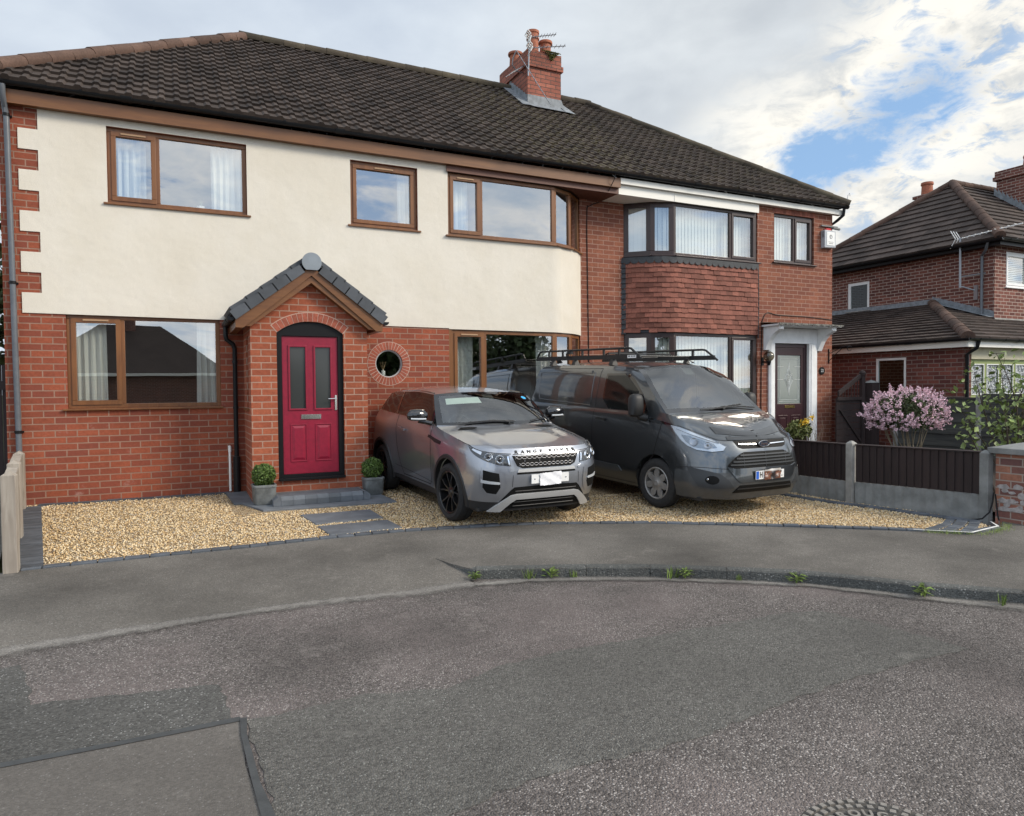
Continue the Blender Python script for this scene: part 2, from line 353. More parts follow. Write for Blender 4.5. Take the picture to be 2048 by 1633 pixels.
class MB:
    """collects faces and links them as ONE mesh object"""
    def __init__(s): s.v = []; s.f = []; s.t = []; s.tv = None
    def add(s, vs, fs, tint=None):
        b = len(s.v); s.v += [tuple(p) for p in vs]; s.f += [tuple(i+b for i in f) for f in fs]
        s.t += ([random.random() if tint is None else tint]*len(fs)); return s
    def box(s, x0, x1, y0, y1, z0, z1, M=None, tint=None):
        vs = [(x, y, z) for z in (z0, z1) for y in (y0, y1) for x in (x0, x1)]
        if M is not None: vs = [tuple(M @ Vector(v)) for v in vs]
        return s.add(vs, [(0, 2, 3, 1), (4, 5, 7, 6), (0, 1, 5, 4), (2, 6, 7, 3), (0, 4, 6, 2), (1, 3, 7, 5)], tint)
    def prism(s, poly, fn, d0, d1, tint=None, holes=(), caps=(True, True), sides=True):
        """2-D outline (with holes) extruded between depths d0 and d1; fn(u, v, d) -> point"""
        loops = [list(poly)]+[list(h) for h in holes]
        flat = [p for l in loops for p in l]
        tri = tessellate_polygon([[Vector((p[0], p[1], 0)) for p in l] for l in loops])
        n = len(flat); vs = [fn(p[0], p[1], d0) for p in flat]+[fn(p[0], p[1], d1) for p in flat]; fs = []
        if caps[0]: fs += [tuple(t) for t in tri]
        if caps[1]: fs += [tuple(i+n for i in reversed(t)) for t in tri]
        if sides:
            o = 0
            for l in loops:
                m = len(l)
                for i in range(m): j = (i+1) % m; fs.append((o+i, o+j, o+j+n, o+i+n))
                o += m
        return s.add(vs, fs, tint)
    def tube(s, path, r, n=8, closed=False, tint=None, cap=True):
        P = [Vector(p) for p in path]; m = len(P); rr = r if isinstance(r, (list, tuple)) else [r]*m
        up = None; vs = []
        for i, p in enumerate(P):
            a = P[(i-1) % m] if (closed or i) else p; b = P[(i+1) % m] if (closed or i < m-1) else p
            d = (b-a).normalized() if (b-a).length > 1e-9 else Vector((0, 0, 1))
            if up is None: up = d.orthogonal().normalized()
            up = (up-d*up.dot(d))
            up = up.normalized() if up.length > 1e-6 else d.orthogonal().normalized()
            w = d.cross(up)
            for q in range(n):
                th = 2*math.pi*q/n; vs.append(p+(up*math.cos(th)+w*math.sin(th))*rr[i])
        fs = []
        for i in range(m if closed else m-1):
            for q in range(n):
                a = i*n+q; b = i*n+(q+1) % n; c = ((i+1) % m)*n+(q+1) % n; d = ((i+1) % m)*n+q; fs.append((a, b, c, d))
        if cap and not closed: fs += [tuple(range(n-1, -1, -1)), tuple(range((m-1)*n, m*n))]
        return s.add(vs, fs, tint)
    def lathe(s, prof, M=None, n=32, tint=None, closed=False):
        """profile of (radius, height) spun about z, moved by M"""
        M = M or Matrix(); vs = []; m = len(prof)
        for q in range(n):
            th = 2*math.pi*q/n
            for r, h in prof: vs.append(tuple(M @ Vector((r*math.cos(th), r*math.sin(th), h))))
        fs = []
        for q in range(n):
            w = (q+1) % n
            for i in range(m if closed else m-1): j = (i+1) % m; fs.append((q*m+i, w*m+i, w*m+j, q*m+j))
        return s.add(vs, fs, tint)
    def ball(s, c, r, n=12, sq=(1, 1, 1), tint=None):
        pr = [(r*math.sin(math.pi*i/n), -r*math.cos(math.pi*i/n)) for i in range(n+1)]
        return s.lathe(pr, Matrix.Translation(c) @ Matrix.Diagonal((*sq, 1)), n*2, tint)
    def grid(s, G, tint=None, flip=False):
        G = np.asarray(G); a, b = G.shape[:2]
        fs = [((i*b+j), (i*b+j+1), ((i+1)*b+j+1), ((i+1)*b+j)) if not flip else ((i*b+j), ((i+1)*b+j), ((i+1)*b+j+1), (i*b+j+1)) for i in range(a-1) for j in range(b-1)]
        return s.add([tuple(p) for p in G.reshape(-1, 3)], fs, tint)
    def build(s, name, m, parent=None, smooth=False, angle=40, label=None, cat=None, group=None, kind=None, local=False, bevel=0.0, recalc=True, subsurf=0):
        me = bpy.data.meshes.new(name); off = Vector((0, 0, 0))
        V = np.array(s.v, dtype=float).reshape(-1, 3)
        if parent is None:
            off = Vector(((V[:, 0].min()+V[:, 0].max())/2, (V[:, 1].min()+V[:, 1].max())/2, V[:, 2].min()))
            V = V-np.array(off)
        me.from_pydata(V.tolist(), [], s.f)
        if isinstance(m, str): m = MATS[m]
        me.materials.append(m)
        at = me.attributes.new('tint', 'FLOAT', 'FACE'); at.data.foreach_set('value', s.t)
        if recalc:
            bm = bmesh.new(); bm.from_mesh(me); bmesh.ops.recalc_face_normals(bm, faces=bm.faces); bm.to_mesh(me); bm.free()
        if smooth:
            me.polygons.foreach_set('use_smooth', [True]*len(me.polygons))
            if angle < 180: me.set_sharp_from_angle(angle=R(angle))
        o = bpy.data.objects.new(name, me); COL.objects.link(o)
        if parent is None: o.location = off
        else:
            o.parent = parent
            if not local: o.matrix_parent_inverse = wm(parent).inverted()
        if bevel:
            b = o.modifiers.new('bevel', 'BEVEL'); b.width = bevel; b.segments = 2; b.limit_method = 'ANGLE'; b.angle_limit = R(35)
        if subsurf:
            b = o.modifiers.new('subsurf', 'SUBSURF'); b.levels = subsurf; b.render_levels = subsurf
        tag(o, label, cat, group, kind)
        return o


def fr(O, U):
    """frame on an upright wall: u along it (left to right from outside), v up, d INTO the wall"""
    O = Vector((O[0], O[1], 0)); U = Vector((U[0], U[1], 0)).normalized(); N = Vector((U.y, -U.x, 0))
    return lambda u, v, d=0.0: tuple(O+U*u+Vector((0, 0, v))-N*d)


def rect(u0, u1, v0, v1): return [(u0, v0), (u1, v0), (u1, v1), (u0, v1)]


def fbox(mb, F, u0, u1, v0, v1, d0, d1, tint=None): return mb.prism(rect(u0, u1, v0, v1), F, d0, d1, tint)


def circ(cu, cv, r, n=48, a0=0, a1=2*math.pi): return [(cu+r*math.cos(a0+(a1-a0)*i/n), cv+r*math.sin(a0+(a1-a0)*i/n)) for i in range(n)]


def text_mesh(txt, size, fn, depth=0.004, spacing=1.0, bold=0.0):
    """letters as real geometry; fn(x, y, d) -> point"""
    c = bpy.data.curves.new('letters', 'FONT'); c.body = txt; c.size = size; c.align_x = 'CENTER'; c.align_y = 'CENTER'; c.space_character = spacing
    c.resolution_u = 3; c.offset = bold
    o = bpy.data.objects.new('letters', c); COL.objects.link(o)
    dg = bpy.context.evaluated_depsgraph_get(); me = bpy.data.meshes.new_from_object(o.evaluated_get(dg))
    vs = [v.co.copy() for v in me.vertices]; fs = [tuple(p.vertices) for p in me.polygons]
    # rim edges, to give the letters thickness
    cnt = {}
    for f in fs:
        for i in range(len(f)):
            e = (f[i], f[(i+1) % len(f)]); cnt[tuple(sorted(e))] = cnt.get(tuple(sorted(e)), 0)+1
    n = len(vs); V = [fn(v.x, v.y, depth) for v in vs]+[fn(v.x, v.y, 0.0) for v in vs]
    F = list(fs)+[(a, b, b+n, a+n) for (a, b), k in cnt.items() if k == 1]
    bpy.data.objects.remove(o); bpy.data.curves.remove(c); bpy.data.meshes.remove(me)
    return MB().add(V, F)


def window(parent, F, w, z0, z1, mull=(), casement=(), fm='oak_upvc', gm='window_glass', rec=0.045, sill=True, vents=(), fw=0.062, sw=0.052, sill_ext=(0.05, 0.05), sill_m=None, label=None, sill_out=0.05):
    mb = MB()
    fbox(mb, F, 0, w, z0, z0+fw, rec, rec+0.07); fbox(mb, F, 0, w, z1-fw, z1, rec, rec+0.07)
    fbox(mb, F, 0, fw, z0+fw, z1-fw, rec, rec+0.07); fbox(mb, F, w-fw, w, z0+fw, z1-fw, rec, rec+0.07)
    xs = [fw]; half = fw*0.5
    for m in mull:
        fbox(mb, F, m-half, m+half, z0+fw, z1-fw, rec, rec+0.07); xs += [m-half, m+half]
    xs.append(w-fw)
    fo = mb.build('window', fm, parent, bevel=0.006, label=label)
    for i in range(len(xs)//2):
        a, b = xs[2*i], xs[2*i+1]; c0, c1 = z0+fw, z1-fw
        if i in casement:
            s = MB(); e = 0.012
            fbox(s, F, a-e, b+e, c0-e, c0+sw, rec-0.016, rec+0.05); fbox(s, F, a-e, b+e, c1-sw, c1+e, rec-0.016, rec+0.05)
            fbox(s, F, a-e, a+sw, c0+sw, c1-sw, rec-0.016, rec+0.05); fbox(s, F, b-sw, b+e, c0+sw, c1-sw, rec-0.016, rec+0.05)
            s.build('casement', fm, fo, bevel=0.006)
            a += sw; b -= sw; c0 += sw; c1 -= sw
        g = MB(); g.add([F(a, c0, rec+0.03), F(b, c0, rec+0.03), F(b, c1, rec+0.03), F(a, c1, rec+0.03)], [(0, 1, 2, 3)])
        g.build('pane', gm, fo)
        if i in vents:
            v = MB(); mid = (a+b)/2; fbox(v, F, mid-0.16, mid+0.16, z1-fw-0.028, z1-fw-0.004, rec-0.030, rec-0.0165)
            v.build('trickle_vent', mat('vent_tan', (0.40, 0.25, 0.14), 0.4) if fm == 'oak_upvc' else fm, fo, bevel=0.004)
    if sill:
        s = MB(); fbox(s, F, -sill_ext[0], w+sill_ext[1], z0-0.028, z0-0.001, -sill_out, rec+0.06)
        s.build('sill', sill_m or fm, fo, bevel=0.005)
    return fo


def curtain(x0, x1, z0, z1, y, label, gather=0.03, m='curtain', cat='curtain', folds=None, group=None):
    n = max(14, int((x1-x0)/0.012)); folds = folds or (x1-x0)/0.095
    rows = 7; G = np.zeros((rows, n, 3)); ph = random.random()*6
    for i in range(rows):
        fz = i/(rows-1)
        for j in range(n):
            t = j/(n-1); a = t*folds*2*math.pi+ph+0.5*math.sin(3*fz+ph)*t
            G[i, j] = (x0+(x1-x0)*t+0.01*math.sin(a*1.3+fz*2), y+gather*math.sin(a)*(0.55+0.45*fz)+0.012*math.sin(2.3*a), z1+(z0-z1)*fz)
    return MB().grid(G).build(m if m != 'curtain' else 'curtain', m, None, smooth=True, angle=180, label=label, cat=cat, group=group)


def vertical_blind(F, w, z0, z1, d, label, group=None):
    mb = MB(); n = int(w/0.085)
    for i in range(n):
        u = (i+0.5)*w/n; a = R(7+random.uniform(-1.2, 1.2)); h = 0.045
        p = [F(u-h*math.cos(a), z0, d-h*math.sin(a)), F(u+h*math.cos(a), z0, d+h*math.sin(a)), F(u+h*math.cos(a), z1, d+h*math.sin(a)), F(u-h*math.cos(a), z1, d-h*math.sin(a))]
        mb.add(p, [(0, 1, 2, 3)])
    return mb.build('vertical_blind', 'blind', None, label=label, cat='blind', group=group)


def roof_plane(mb, E0, U, up, width, length, sL, sR, gauge=0.27, period=0.205, prof=None, step=0.036, seed=1):
    """rows of interlocking tiles on a slope. E0 eave start, U along the eave, up along the slope; sL/sR(t) clip at hips"""
    rnd = random.Random(seed)
    E0 = Vector(E0); U = Vector(U).normalized(); up = Vector(up).normalized(); N = U.cross(up)
    if N.z < 0: N = -N
    prof = prof or [(0, 0), (0.48, 0.0), (0.62, 0.026), (0.88, 0.026), (0.985, 0.0)]
    rows = int(math.ceil(length/gauge))
    for r in range(rows):
        t0 = r*gauge; t1 = min(length, (r+1)*gauge+0.0)
        lo, hi = min(sL(t0), sL(t1)), max(sR(t0), sR(t1))
        if hi-lo < 0.02: continue
        off = 0.0 if r % 2 == 0 else 0.0
        k0 = int(math.floor((lo-off)/period)); k1 = int(math.ceil((hi-off)/period))
        for k in range(k0, k1):
            jit = rnd.uniform(-0.004, 0.004); lift = rnd.uniform(0, 0.006); pts = prof+[(1.0, prof[0][1])]
            vs = []
            for a, h in pts:
                s = off+(k+a)*period
                s0 = min(max(s, sL(t0)), sR(t0)); s1 = min(max(s, sL(t1)), sR(t1))
                P0 = E0+U*s0+up*(t0-0.02+jit); P1 = E0+U*s1+up*t1
                vs += [P0+N*(h+step+lift), P1+N*h, P0+N*(h*0.2-0.008)]
            m = len(pts); fs = []
            for i in range(m-1):
                if (Vector(vs[3*i])-Vector(vs[3*i+3])).length < 1e-4 and (Vector(vs[3*i+1])-Vector(vs[3*i+4])).length < 1e-4: continue
                fs += [(3*i, 3*i+3, 3*i+4, 3*i+1), (3*i+2, 3*i+5, 3*i+3, 3*i)]
            if fs: mb.add(vs, fs, rnd.random())


def ridge_run(mb, A, B, r=0.115, seg=0.42, n=9, lift=0.0):
    """half-round capping tiles laid end to end from A to B"""
    A = Vector(A); B = Vector(B); d = (B-A); L = d.length; d.normalize(); side = d.cross(Vector((0, 0, 1))).normalized(); up = side.cross(d)
    k = max(1, int(L/seg)); s = L/k
    for i in range(k):
        j = random.uniform(-0.006, 0.006); vs = []
        for e, rr in ((0.0, r*1.06), (s*1.0+0.03, r)):
            for q in range(n):
                th = math.pi*(-0.18+1.36*q/(n-1))
                vs.append(A+d*(i*s+e)+side*math.cos(th)*rr+up*(math.sin(th)*rr*0.85+lift+j-0.02))
        fs = [(q, q+1, n+q+1, n+q) for q in range(n-1)]+[tuple(range(n)), tuple(range(2*n-1, n-1, -1))]
        mb.add(vs, fs)


def gutter(name, parent, A, B, r=0.058, m='black_gutter', brackets=0.9, joints=3.0):
    A = Vector(A); B = Vector(B); d = (B-A); L = d.length; d.normalize(); side = d.cross(Vector((0, 0, 1))).normalized()
    n = 9; mb = MB(); vs = []
    for P in (A, B):
        for rr in (r, r-0.006):
            for q in range(n):
                th = math.pi*q/(n-1); vs.append(P+side*math.cos(th)*rr-Vector((0, 0, 1))*math.sin(th)*rr)
    fs = []
    for q in range(n-1): fs += [(q, q+1, 2*n+q+1, 2*n+q), (n+q, n+q+1, 3*n+q+1, 3*n+q)]
    fs += [(0, n, 3*n, 2*n), (n-1, 2*n-1, 4*n-1, 3*n-1), tuple(range(n)), tuple(range(2*n, 3*n))]
    mb.add(vs, fs)
    def collar(t, w, rr):
        P = A+d*t; vs = []
        for e in (-w/2, w/2):
            for q in range(n):
                th = math.pi*q/(n-1); vs.append(P+d*e+side*math.cos(th)*rr-Vector((0, 0, 1))*(math.sin(th)*rr-0.004))
        mb.add(vs, [(q, q+1, n+q+1, n+q) for q in range(n-1)]+[tuple(range(n)), tuple(range(n, 2*n))])
    t = 0.35
    while t < L: collar(t, 0.03, r+0.009); t += brackets
    t = joints*0.6
    while t < L: collar(t, 0.14, r+0.012); t += joints
    return mb.build(name, m, parent, smooth=True, angle=45)


def leaves(centers, size, normal_bias=None, aspect=1.8, curl=0.25, rng=None, sizes=None):
    """small folded leaf blades at the given points"""
    rng = rng or RNG; mb = MB(); n = len(centers)
    A = rng.normal(size=(n, 3)); A /= np.linalg.norm(A, axis=1)[:, None]
    B = rng.normal(size=(n, 3))
    if normal_bias is not None: B = B*0.7+np.asarray(normal_bias)
    B -= A*np.sum(A*B, axis=1)[:, None]; B /= np.linalg.norm(B, axis=1)[:, None]; C = np.cross(A, B)
    sz = size*(0.6+0.8*rng.random(n)) if sizes is None else sizes
    for i in range(n):
        c = centers[i]; l = A[i]*sz[i]*aspect*0.5; w = C[i]*sz[i]*0.5; u = B[i]*sz[i]*curl
        mb.add([c-l, c-w+u*0.6, c+l*0.2+w*0.0-u*0.1, c+w+u*0.6, c+l], [(0, 1, 2), (0, 2, 3), (1, 4, 2), (3, 2, 4)], float(rng.random()))
    return mb


def label_props(o, **k):
    for a, b in k.items(): o[a] = b
# ------------------------------------------------------------------ the rendered house on the left
PITCH = (8.78-5.72)/4.15
EY, EZ, RY, RZ = -0.25, 5.72, 3.9, 8.78
PX = 9.8                                                     # party line
F0 = fr((0, 0), (1, 0))
A2, B2, C2 = (11.2, 0.0), (10.74, 0.18), (10.33, 0.55)        # right bay, from its front corner round to the wall
A1, B1, C1 = (8.4, 0.0), (8.86, 0.18), (9.27, 0.55)           # left bay
UPS = Vector((0, 1, PITCH)).normalized(); SLEN = math.hypot(4.15, 3.06)

LH = thing('rendered_house', 'cream rendered house with red brick ground floor, brown window frames and a brick porch', 'house', (4.8, 0, 0))
mb = MB()
arch_round = circ(5.165, 1.995, 0.235)
main_holes = [rect(1.076, 2.952, 4.264, 5.35), rect(4.55, 5.70, 4.273, 5.335), rect(0.526, 2.526, 1.325, 2.66), arch_round]
mb.prism(rect(-0.19, 6.25, -0.3, 5.62), F0, 0.0, 0.12, holes=main_holes)
mb.prism(rect(6.25, 8.4, -0.3, 0.75), F0, 0.0, 0.12)
for P, Q in ((A1, B1), (B1, C1)):
    f = fr(P, (Q[0]-P[0], Q[1]-P[1])); l = math.dist(P, Q)
    mb.prism(rect(0, l, -0.3, 0.75), f, 0.0, 0.1)
mb.build('wall', 'brick_new', LH)
mb = MB(); f = fr((9.27, 0.55), (1, 0))
mb.prism(rect(0, 0.53, -0.3, 5.62), f, 0.0, 0.1)
mb.build('party_wall', 'brick_old', LH)
mb = MB()                                                    # the other three sides, and floors inside
fl = fr((-0.19, 8.05), (0, -1)); mb.prism(rect(0, 8.04, -0.3, 5.62), fl, 0.002, 0.12)
fb = fr((9.79, 8.05), (-1, 0)); mb.prism(rect(0.0, 9.97, -0.3, 5.62), fb, 0.002, 0.12)
mb.build('side_wall', 'brick_new', LH)
mb = MB(); mb.box(-0.06, 8.3, 0.13, 0.65, 2.71, 2.80); mb.box(-0.06, 8.3, 0.13, 0.65, 0.05, 0.12); mb.box(-0.06, 9.70, 0.65, 7.9, 2.71, 2.80); mb.box(-0.06, 9.70, 0.65, 7.9, 0.05, 0.12); mb.box(9.70, 9.785, 0.68, 7.9, 0.13, 5.6)
mb.box(3.4, 3.5, 0.13, 7.9, 0.13, 2.70); mb.box(6.15, 6.22, 0.4, 7.9, 0.13, 5.5); mb.box(3.4, 3.5, 0.13, 7.9, 2.81, 5.5); mb.box(-0.06, 9.70, 3.6, 3.7, 0.13, 5.5); mb.box(-0.06, 9.70, 0.13, 7.9, 5.52, 5.60)
mb.build('interior_partition', 'room', LH)
# cream render: stepped quoin edge on the left
Zr = 2.655; st = [(-0.0, Zr)]
pts = [(0.245, Zr)]; steps = []
zc = Zr
edge = [(0.025, Zr)]
for i in range(10):
    x = 0.025 if i % 2 == 0 else 0.255
    z0 = Zr+0.2795*i; z1 = Zr+0.2795*(i+1)
    edge += [(x, z0), (x, z1)]
edge = [e for i, e in enumerate(edge) if i == 0 or e != edge[i-1]]
poly = [(0.025, Zr)]+edge[1:]+[(0.025, 5.46), (6.25, 5.46), (6.25, 2.625)]
poly = list(reversed(poly))
mb = MB()
mb.prism(poly, F0, -0.016, -0.001, holes=[rect(1.076, 2.952, 4.264, 5.35), rect(4.55, 5.70, 4.273, 5.335)])
# round the corner of the bay as one bent sheet
pathb = [(6.25, 0.0), (8.30, 0.0)]+[(8.30+0.35*math.sin(a), 0.5*(1-math.cos(a))*0.36) for a in np.linspace(0.15, 1.0, 7)]+[(8.86, 0.18), (9.06, 0.33), (9.27, 0.55)]
pathb = sorted(set(pathb))
off = []
for i, p in enumerate(pathb):
    a = pathb[max(0, i-1)]; b = pathb[min(len(pathb)-1, i+1)]; dx, dy = b[0]-a[0], b[1]-a[1]; l = math.hypot(dx, dy); off.append((p[0]+dy/l*0.016, p[1]-dx/l*0.016))
n = len(pathb)
vs = [(x, y, z) for z in (2.61, 4.235) for x, y in off]+[(x, y+0.05, z) for z in (2.61, 4.235) for x, y in pathb]
fs = [(i, i+1, n+i+1, n+i) for i in range(n-1)]+[(2*n+i, 2*n+i+1, i+1, i) for i in range(n-1)]+[(n+i, n+i+1, 3*n+i+1, 3*n+i) for i in range(n-1)]+[(2*n+i, 3*n+i, 3*n+i+1, 2*n+i+1) for i in range(n-1)]+[(n-1, 2*n-1, 4*n-1, 3*n-1)]
mb.add(vs, fs); mb.build('cream_render', 'cream_render', LH, smooth=True, angle=20)
# windows
window(LH, fr((1.076, 0), (1, 0)), 1.876, 4.264, 5.35, (0.645,), (0,), vents=(0,), label='two light window with white curtains, above the ground floor window')
window(LH, fr((4.55, 0), (1, 0)), 1.15, 4.273, 5.335, (), (0,), vents=(0,), label='small single light window above the porch roof')
window(LH, fr((0.526, 0), (1, 0)), 2.0, 1.325, 2.66, (0.69,), (0,), vents=(0,), sill_ext=(0.06, 0.03))
window(LH, fr((6.25, 0), (1, 0)), 2.15, 4.25, 5.345, (0.645,), (0,), vents=(0,), rec=0.02, sill_ext=(0.05, 0.012), sill_out=0.07)
for (P, Q) in ((A1, B1), (B1, C1)):
    l = math.dist(P, Q); f = fr(P, (Q[0]-P[0], Q[1]-P[1]))
    window(LH, f, l, 4.25, 5.33, rec=0.02, fw=0.06, sill_ext=(0.0, 0.0), sill_out=0.07)
    window(LH, f, l, 0.75, 2.60, rec=0.02, fw=0.06, sill=False)
window(LH, fr((6.3, 0), (1, 0)), 2.1, 0.75, 2.60, (0.645,), (0,), vents=(0,), rec=0.02, sill=False)
mb = MB(); fbox(mb, F0, 6.25, 6.30, 0.75, 2.61, 0.0, 0.1); mb.build('window_post', 'oak_upvc', LH)
# round window with a ring of bricks on end
mb = MB()
for r0, r1, d0, d1 in ((0.214, 0.234, 0.03, 0.09),):
    o = circ(5.165, 1.995, r1); h = circ(5.165, 1.995, r0); mb.prism(o, F0, d0, d1, holes=[h])
rw = mb.build('round_window', mat('upvc_grey', (0.42, 0.42, 0.42), 0.4), LH, label='small round window in a ring of bricks beside the porch')
mb = MB(); c = circ(5.165, 1.995, 0.216); mb.add([F0(u, v, 0.05) for u, v in c], [tuple(range(len(c)))]); mb.build('pane', 'window_glass_plain', rw)
mb = MB(); K = 36
for i in range(K):
    a0 = 2*math.pi*(i+0.10)/K; a1 = 2*math.pi*(i+0.90)/K
    q = [(5.165+r*math.cos(a), 1.995+r*math.sin(a)) for r, a in ((0.237, a0), (0.362, a0), (0.362, a1), (0.237, a1))]
    mb.prism(q, F0, -0.006, 0.02)
mb.build('brick_ring', mat('brick_solid', (0.31, 0.086, 0.052), 0.88, var=0.2, vscale=20, tint=0.15, bump=0.4), rw)
mb = MB(); mb.prism(circ(5.165, 1.995, 0.372), F0, -0.003, 0.02, holes=[circ(5.165, 1.995, 0.236)]); mb.build('mortar_ring', mat('mortar_pale', (0.46, 0.31, 0.25), 0.9, var=0.15), rw)

# fascia, soffit, gutter, roof
mb = MB(); mb.box(-0.42, 9.795, -0.135, -0.115, 5.448, 5.63); mb.box(-0.42, 9.795, -0.115, -0.02, 5.452, 5.466)
for i in range(19):
    c = (0.5+i*0.5, -0.136, 5.49+0.0*i); mb.box(c[0]-.004, c[0]+.004, c[1]-.001, c[1]+.001, c[2]-.004, c[2]+.004)
mb.build('fascia_board', 'oak_upvc_flat', LH)
mb = MB(); mb.box(6.22, 9.795, -0.06, -0.035, 5.345, 5.452); mb.prism([(8.38, -0.034), (9.795, -0.034), (9.795, 0.545), (9.27, 0.545), (8.86, 0.178), (8.40, -0.001)], lambda u, v, d: (u, v, d), 5.352, 5.372)
mb.prism([(6.3, -0.034), (8.40, -0.034), (8.40, 0.001), (6.3, 0.001)], lambda u, v, d: (u, v, d), 5.352, 5.372)
mb.build('bay_soffit', 'bay_board', LH)
gutter('gutter', LH, (-0.45, -0.205, 5.715), (9.80, -0.205, 5.715))
mb = MB(); mb.tube([(-0.10, -0.20, 5.66), (-0.10, -0.19, 5.52), (-0.10, -0.07, 5.40), (-0.085, -0.07, 5.25), (-0.04, -0.07, 0.10), (-0.03, -0.12, 0.06)], 0.036, 14)
pl = mb.build('downpipe', 'grey_pipe', LH, smooth=True, label='long grey downpipe at the left corner')
for z in (5.30, 3.05, 1.02, 0.30):
    mb = MB(); mb.tube([(-0.085+0.045*(5.25-z)/5.15, -0.07, z-0.02), (-0.085+0.045*(5.25-z)/5.15, -0.07, z+0.02)], 0.043, 14); mb.box(-0.14+0.045*(5.25-z)/5.15, -0.03+0.045*(5.25-z)/5.15, -0.03, 0.0, z-0.012, z+0.012)
    if z == 0.30: mb.tube([(-0.042, -0.07, 0.09), (-0.042, -0.07, 0.30)], 0.046, 14)
    mb.build('pipe_clip', 'black_plastic', pl, smooth=True)
XL, XR, RL, RR = -0.44, 16.05, 3.316, 11.49
mb = MB()
roof_plane(mb, (0, EY, EZ), (1, 0, 0), UPS, 16, SLEN, lambda t: XL+(RL-XL)*t/SLEN, lambda t: PX, seed=3)
ul = Vector((RL-XL, 0, 3.06)).normalized(); ll = math.hypot(RL-XL, 3.06); HB = 8.30
roof_plane(mb, (XL, HB, EZ), (0, -1, 0), ul, 9, ll, lambda t: (HB-RY)*t/ll, lambda t: (HB-EY)+(RY-HB-(EY-HB)-(HB-EY)+(HB-RY))*0+((HB-RY)-(HB-EY))*t/ll, seed=4)
ub = Vector((0, -1, 3.06/(HB-RY))).normalized(); lb = math.hypot(HB-RY, 3.06)
roof_plane(mb, (PX, HB, EZ), (-1, 0, 0), ub, 9, lb, lambda t: 0.0, lambda t: (PX-XL)+((PX-RL)-(PX-XL))*t/lb, seed=5)
rf = mb.build('roof', 'roof_tile_dark', LH)
mb = MB(); ridge_run(mb, (XL-0.02, EY-0.02, EZ+0.06), (RL, RY, RZ+0.06)); rr = mb.build('hip_tiles', 'ridge_tile', rf, smooth=True)
mb = MB(); ridge_run(mb, (XL, HB, EZ+0.06), (RL, RY, RZ+0.06)); mb.build('hip_tiles', 'ridge_tile', rf, smooth=True)
mb = MB(); ridge_run(mb, (RL-0.1, RY, RZ+0.05), (9.35, RY, RZ+0.05)); mb.build('ridge_tiles', 'ridge_tile_mossy', rf, smooth=True)
# chimney on the party line
ch = thing('chimney', None, None, (0, 0, 0)); ch.parent = LH; ch.matrix_parent_inverse = wm(LH).inverted()
bpy.data.objects.remove(ch)
CX0, CX1, CY0, CY1 = 9.36, 10.24, 2.95, 4.45
mb = MB(); mb.box(CX0, CX1, CY0, CY1, 7.6, 8.98); mb.box(CX0-0.045, CX1+0.045, CY0-0.045, CY1+0.045, 8.981, 9.10); mb.box(CX0-0.01, CX1+0.01, CY0-0.01, CY1+0.01, 9.101, 9.36)
ch = mb.build('chimney', 'brick_chimney', LH)
def pot(x, y, h, r, parent, crown=False):
    pr = [(r*0.86, 0), (r*0.86, 0.02), (r*0.80, h*0.55), (r*0.78, h*0.82), (r*1.0, h*0.86), (r*1.04, h*0.93), (r*1.0, h), (r*0.8, h), (r*0.74, h*0.8), (r*0.74, 0.05)]
    if crown: pr = [(r*0.9, 0), (r*0.84, h*0.5), (r*0.82, h*0.62), (r*0.98, h*0.65), (r*0.98, h*0.70), (r*0.86, h*0.72), (r*0.88, h*0.88), (r*0.98, h*0.9), (r*0.98, h), (r*0.76, h), (r*0.72, h*0.6), (r*0.72, 0.05)]
    return MB().lathe(pr, Matrix.Translation((x, y, 9.40)), 28).build('chimney_pot', 'terracotta', parent, smooth=True)
pot(9.66, 3.25, 0.55, 0.155, ch, True); pot(9.62, 4.1, 0.40, 0.18, ch); pot(10.02, 3.3, 0.40, 0.165, ch)
G = np.array([[(CX0-0.01+(CX1-CX0+0.02)*i/14, CY0-0.01+(CY1-CY0+0.02)*j/14, 9.361+0.05*math.sin(math.pi*i/14)**0.5*math.sin(math.pi*j/14)**0.5+random.uniform(0, 0.012)) for j in range(15)] for i in range(15)])
MB().grid(G).build('mortar_cap', 'concrete_dark', ch, smooth=True)
c = []
for i in range(420):
    x = random.gauss(9.98, 0.10); x = min(max(x, 9.7), 10.22); t = random.random(); c.append((x, CY0-0.02-0.03*random.random(), 9.40-0.20*t*t*math.exp(-((x-9.98)/0.12)**2)))
leaves(np.array(c), 0.022, (0, -1, 0.5)).build('moss', mat('moss', (0.10, 0.10, 0.025), 0.95, tint=0.5), ch)
zt = lambda y: EZ+(y-EY)*PITCH
mb = MB()
mb.add([(CX0-0.006, CY0-0.25, zt(CY0-0.25)+0.085), (CX1+0.09, CY0-0.25, zt(CY0-0.25)+0.085), (CX1+0.09, CY0-0.006, zt(CY0)+0.06), (CX0-0.006, CY0-0.006, zt(CY0)+0.06), (CX0-0.006, CY0-0.008, zt(CY0)+0.26), (CX1+0.006, CY0-0.008, zt(CY0)+0.26)], [(0, 1, 2, 3), (3, 2, 5, 4)])
for k in range(8):
    y0 = CY0+k*0.12; y1 = y0+0.12
    if y0 > RY: break
    for x in (CX0-0.008, CX1+0.008): mb.add([(x, y0, zt(y0)+0.0), (x, y1, zt(y1)), (x, y1, zt(y1)+0.22), (x, y0, zt(y1)+0.17)], [(0, 1, 2, 3)])
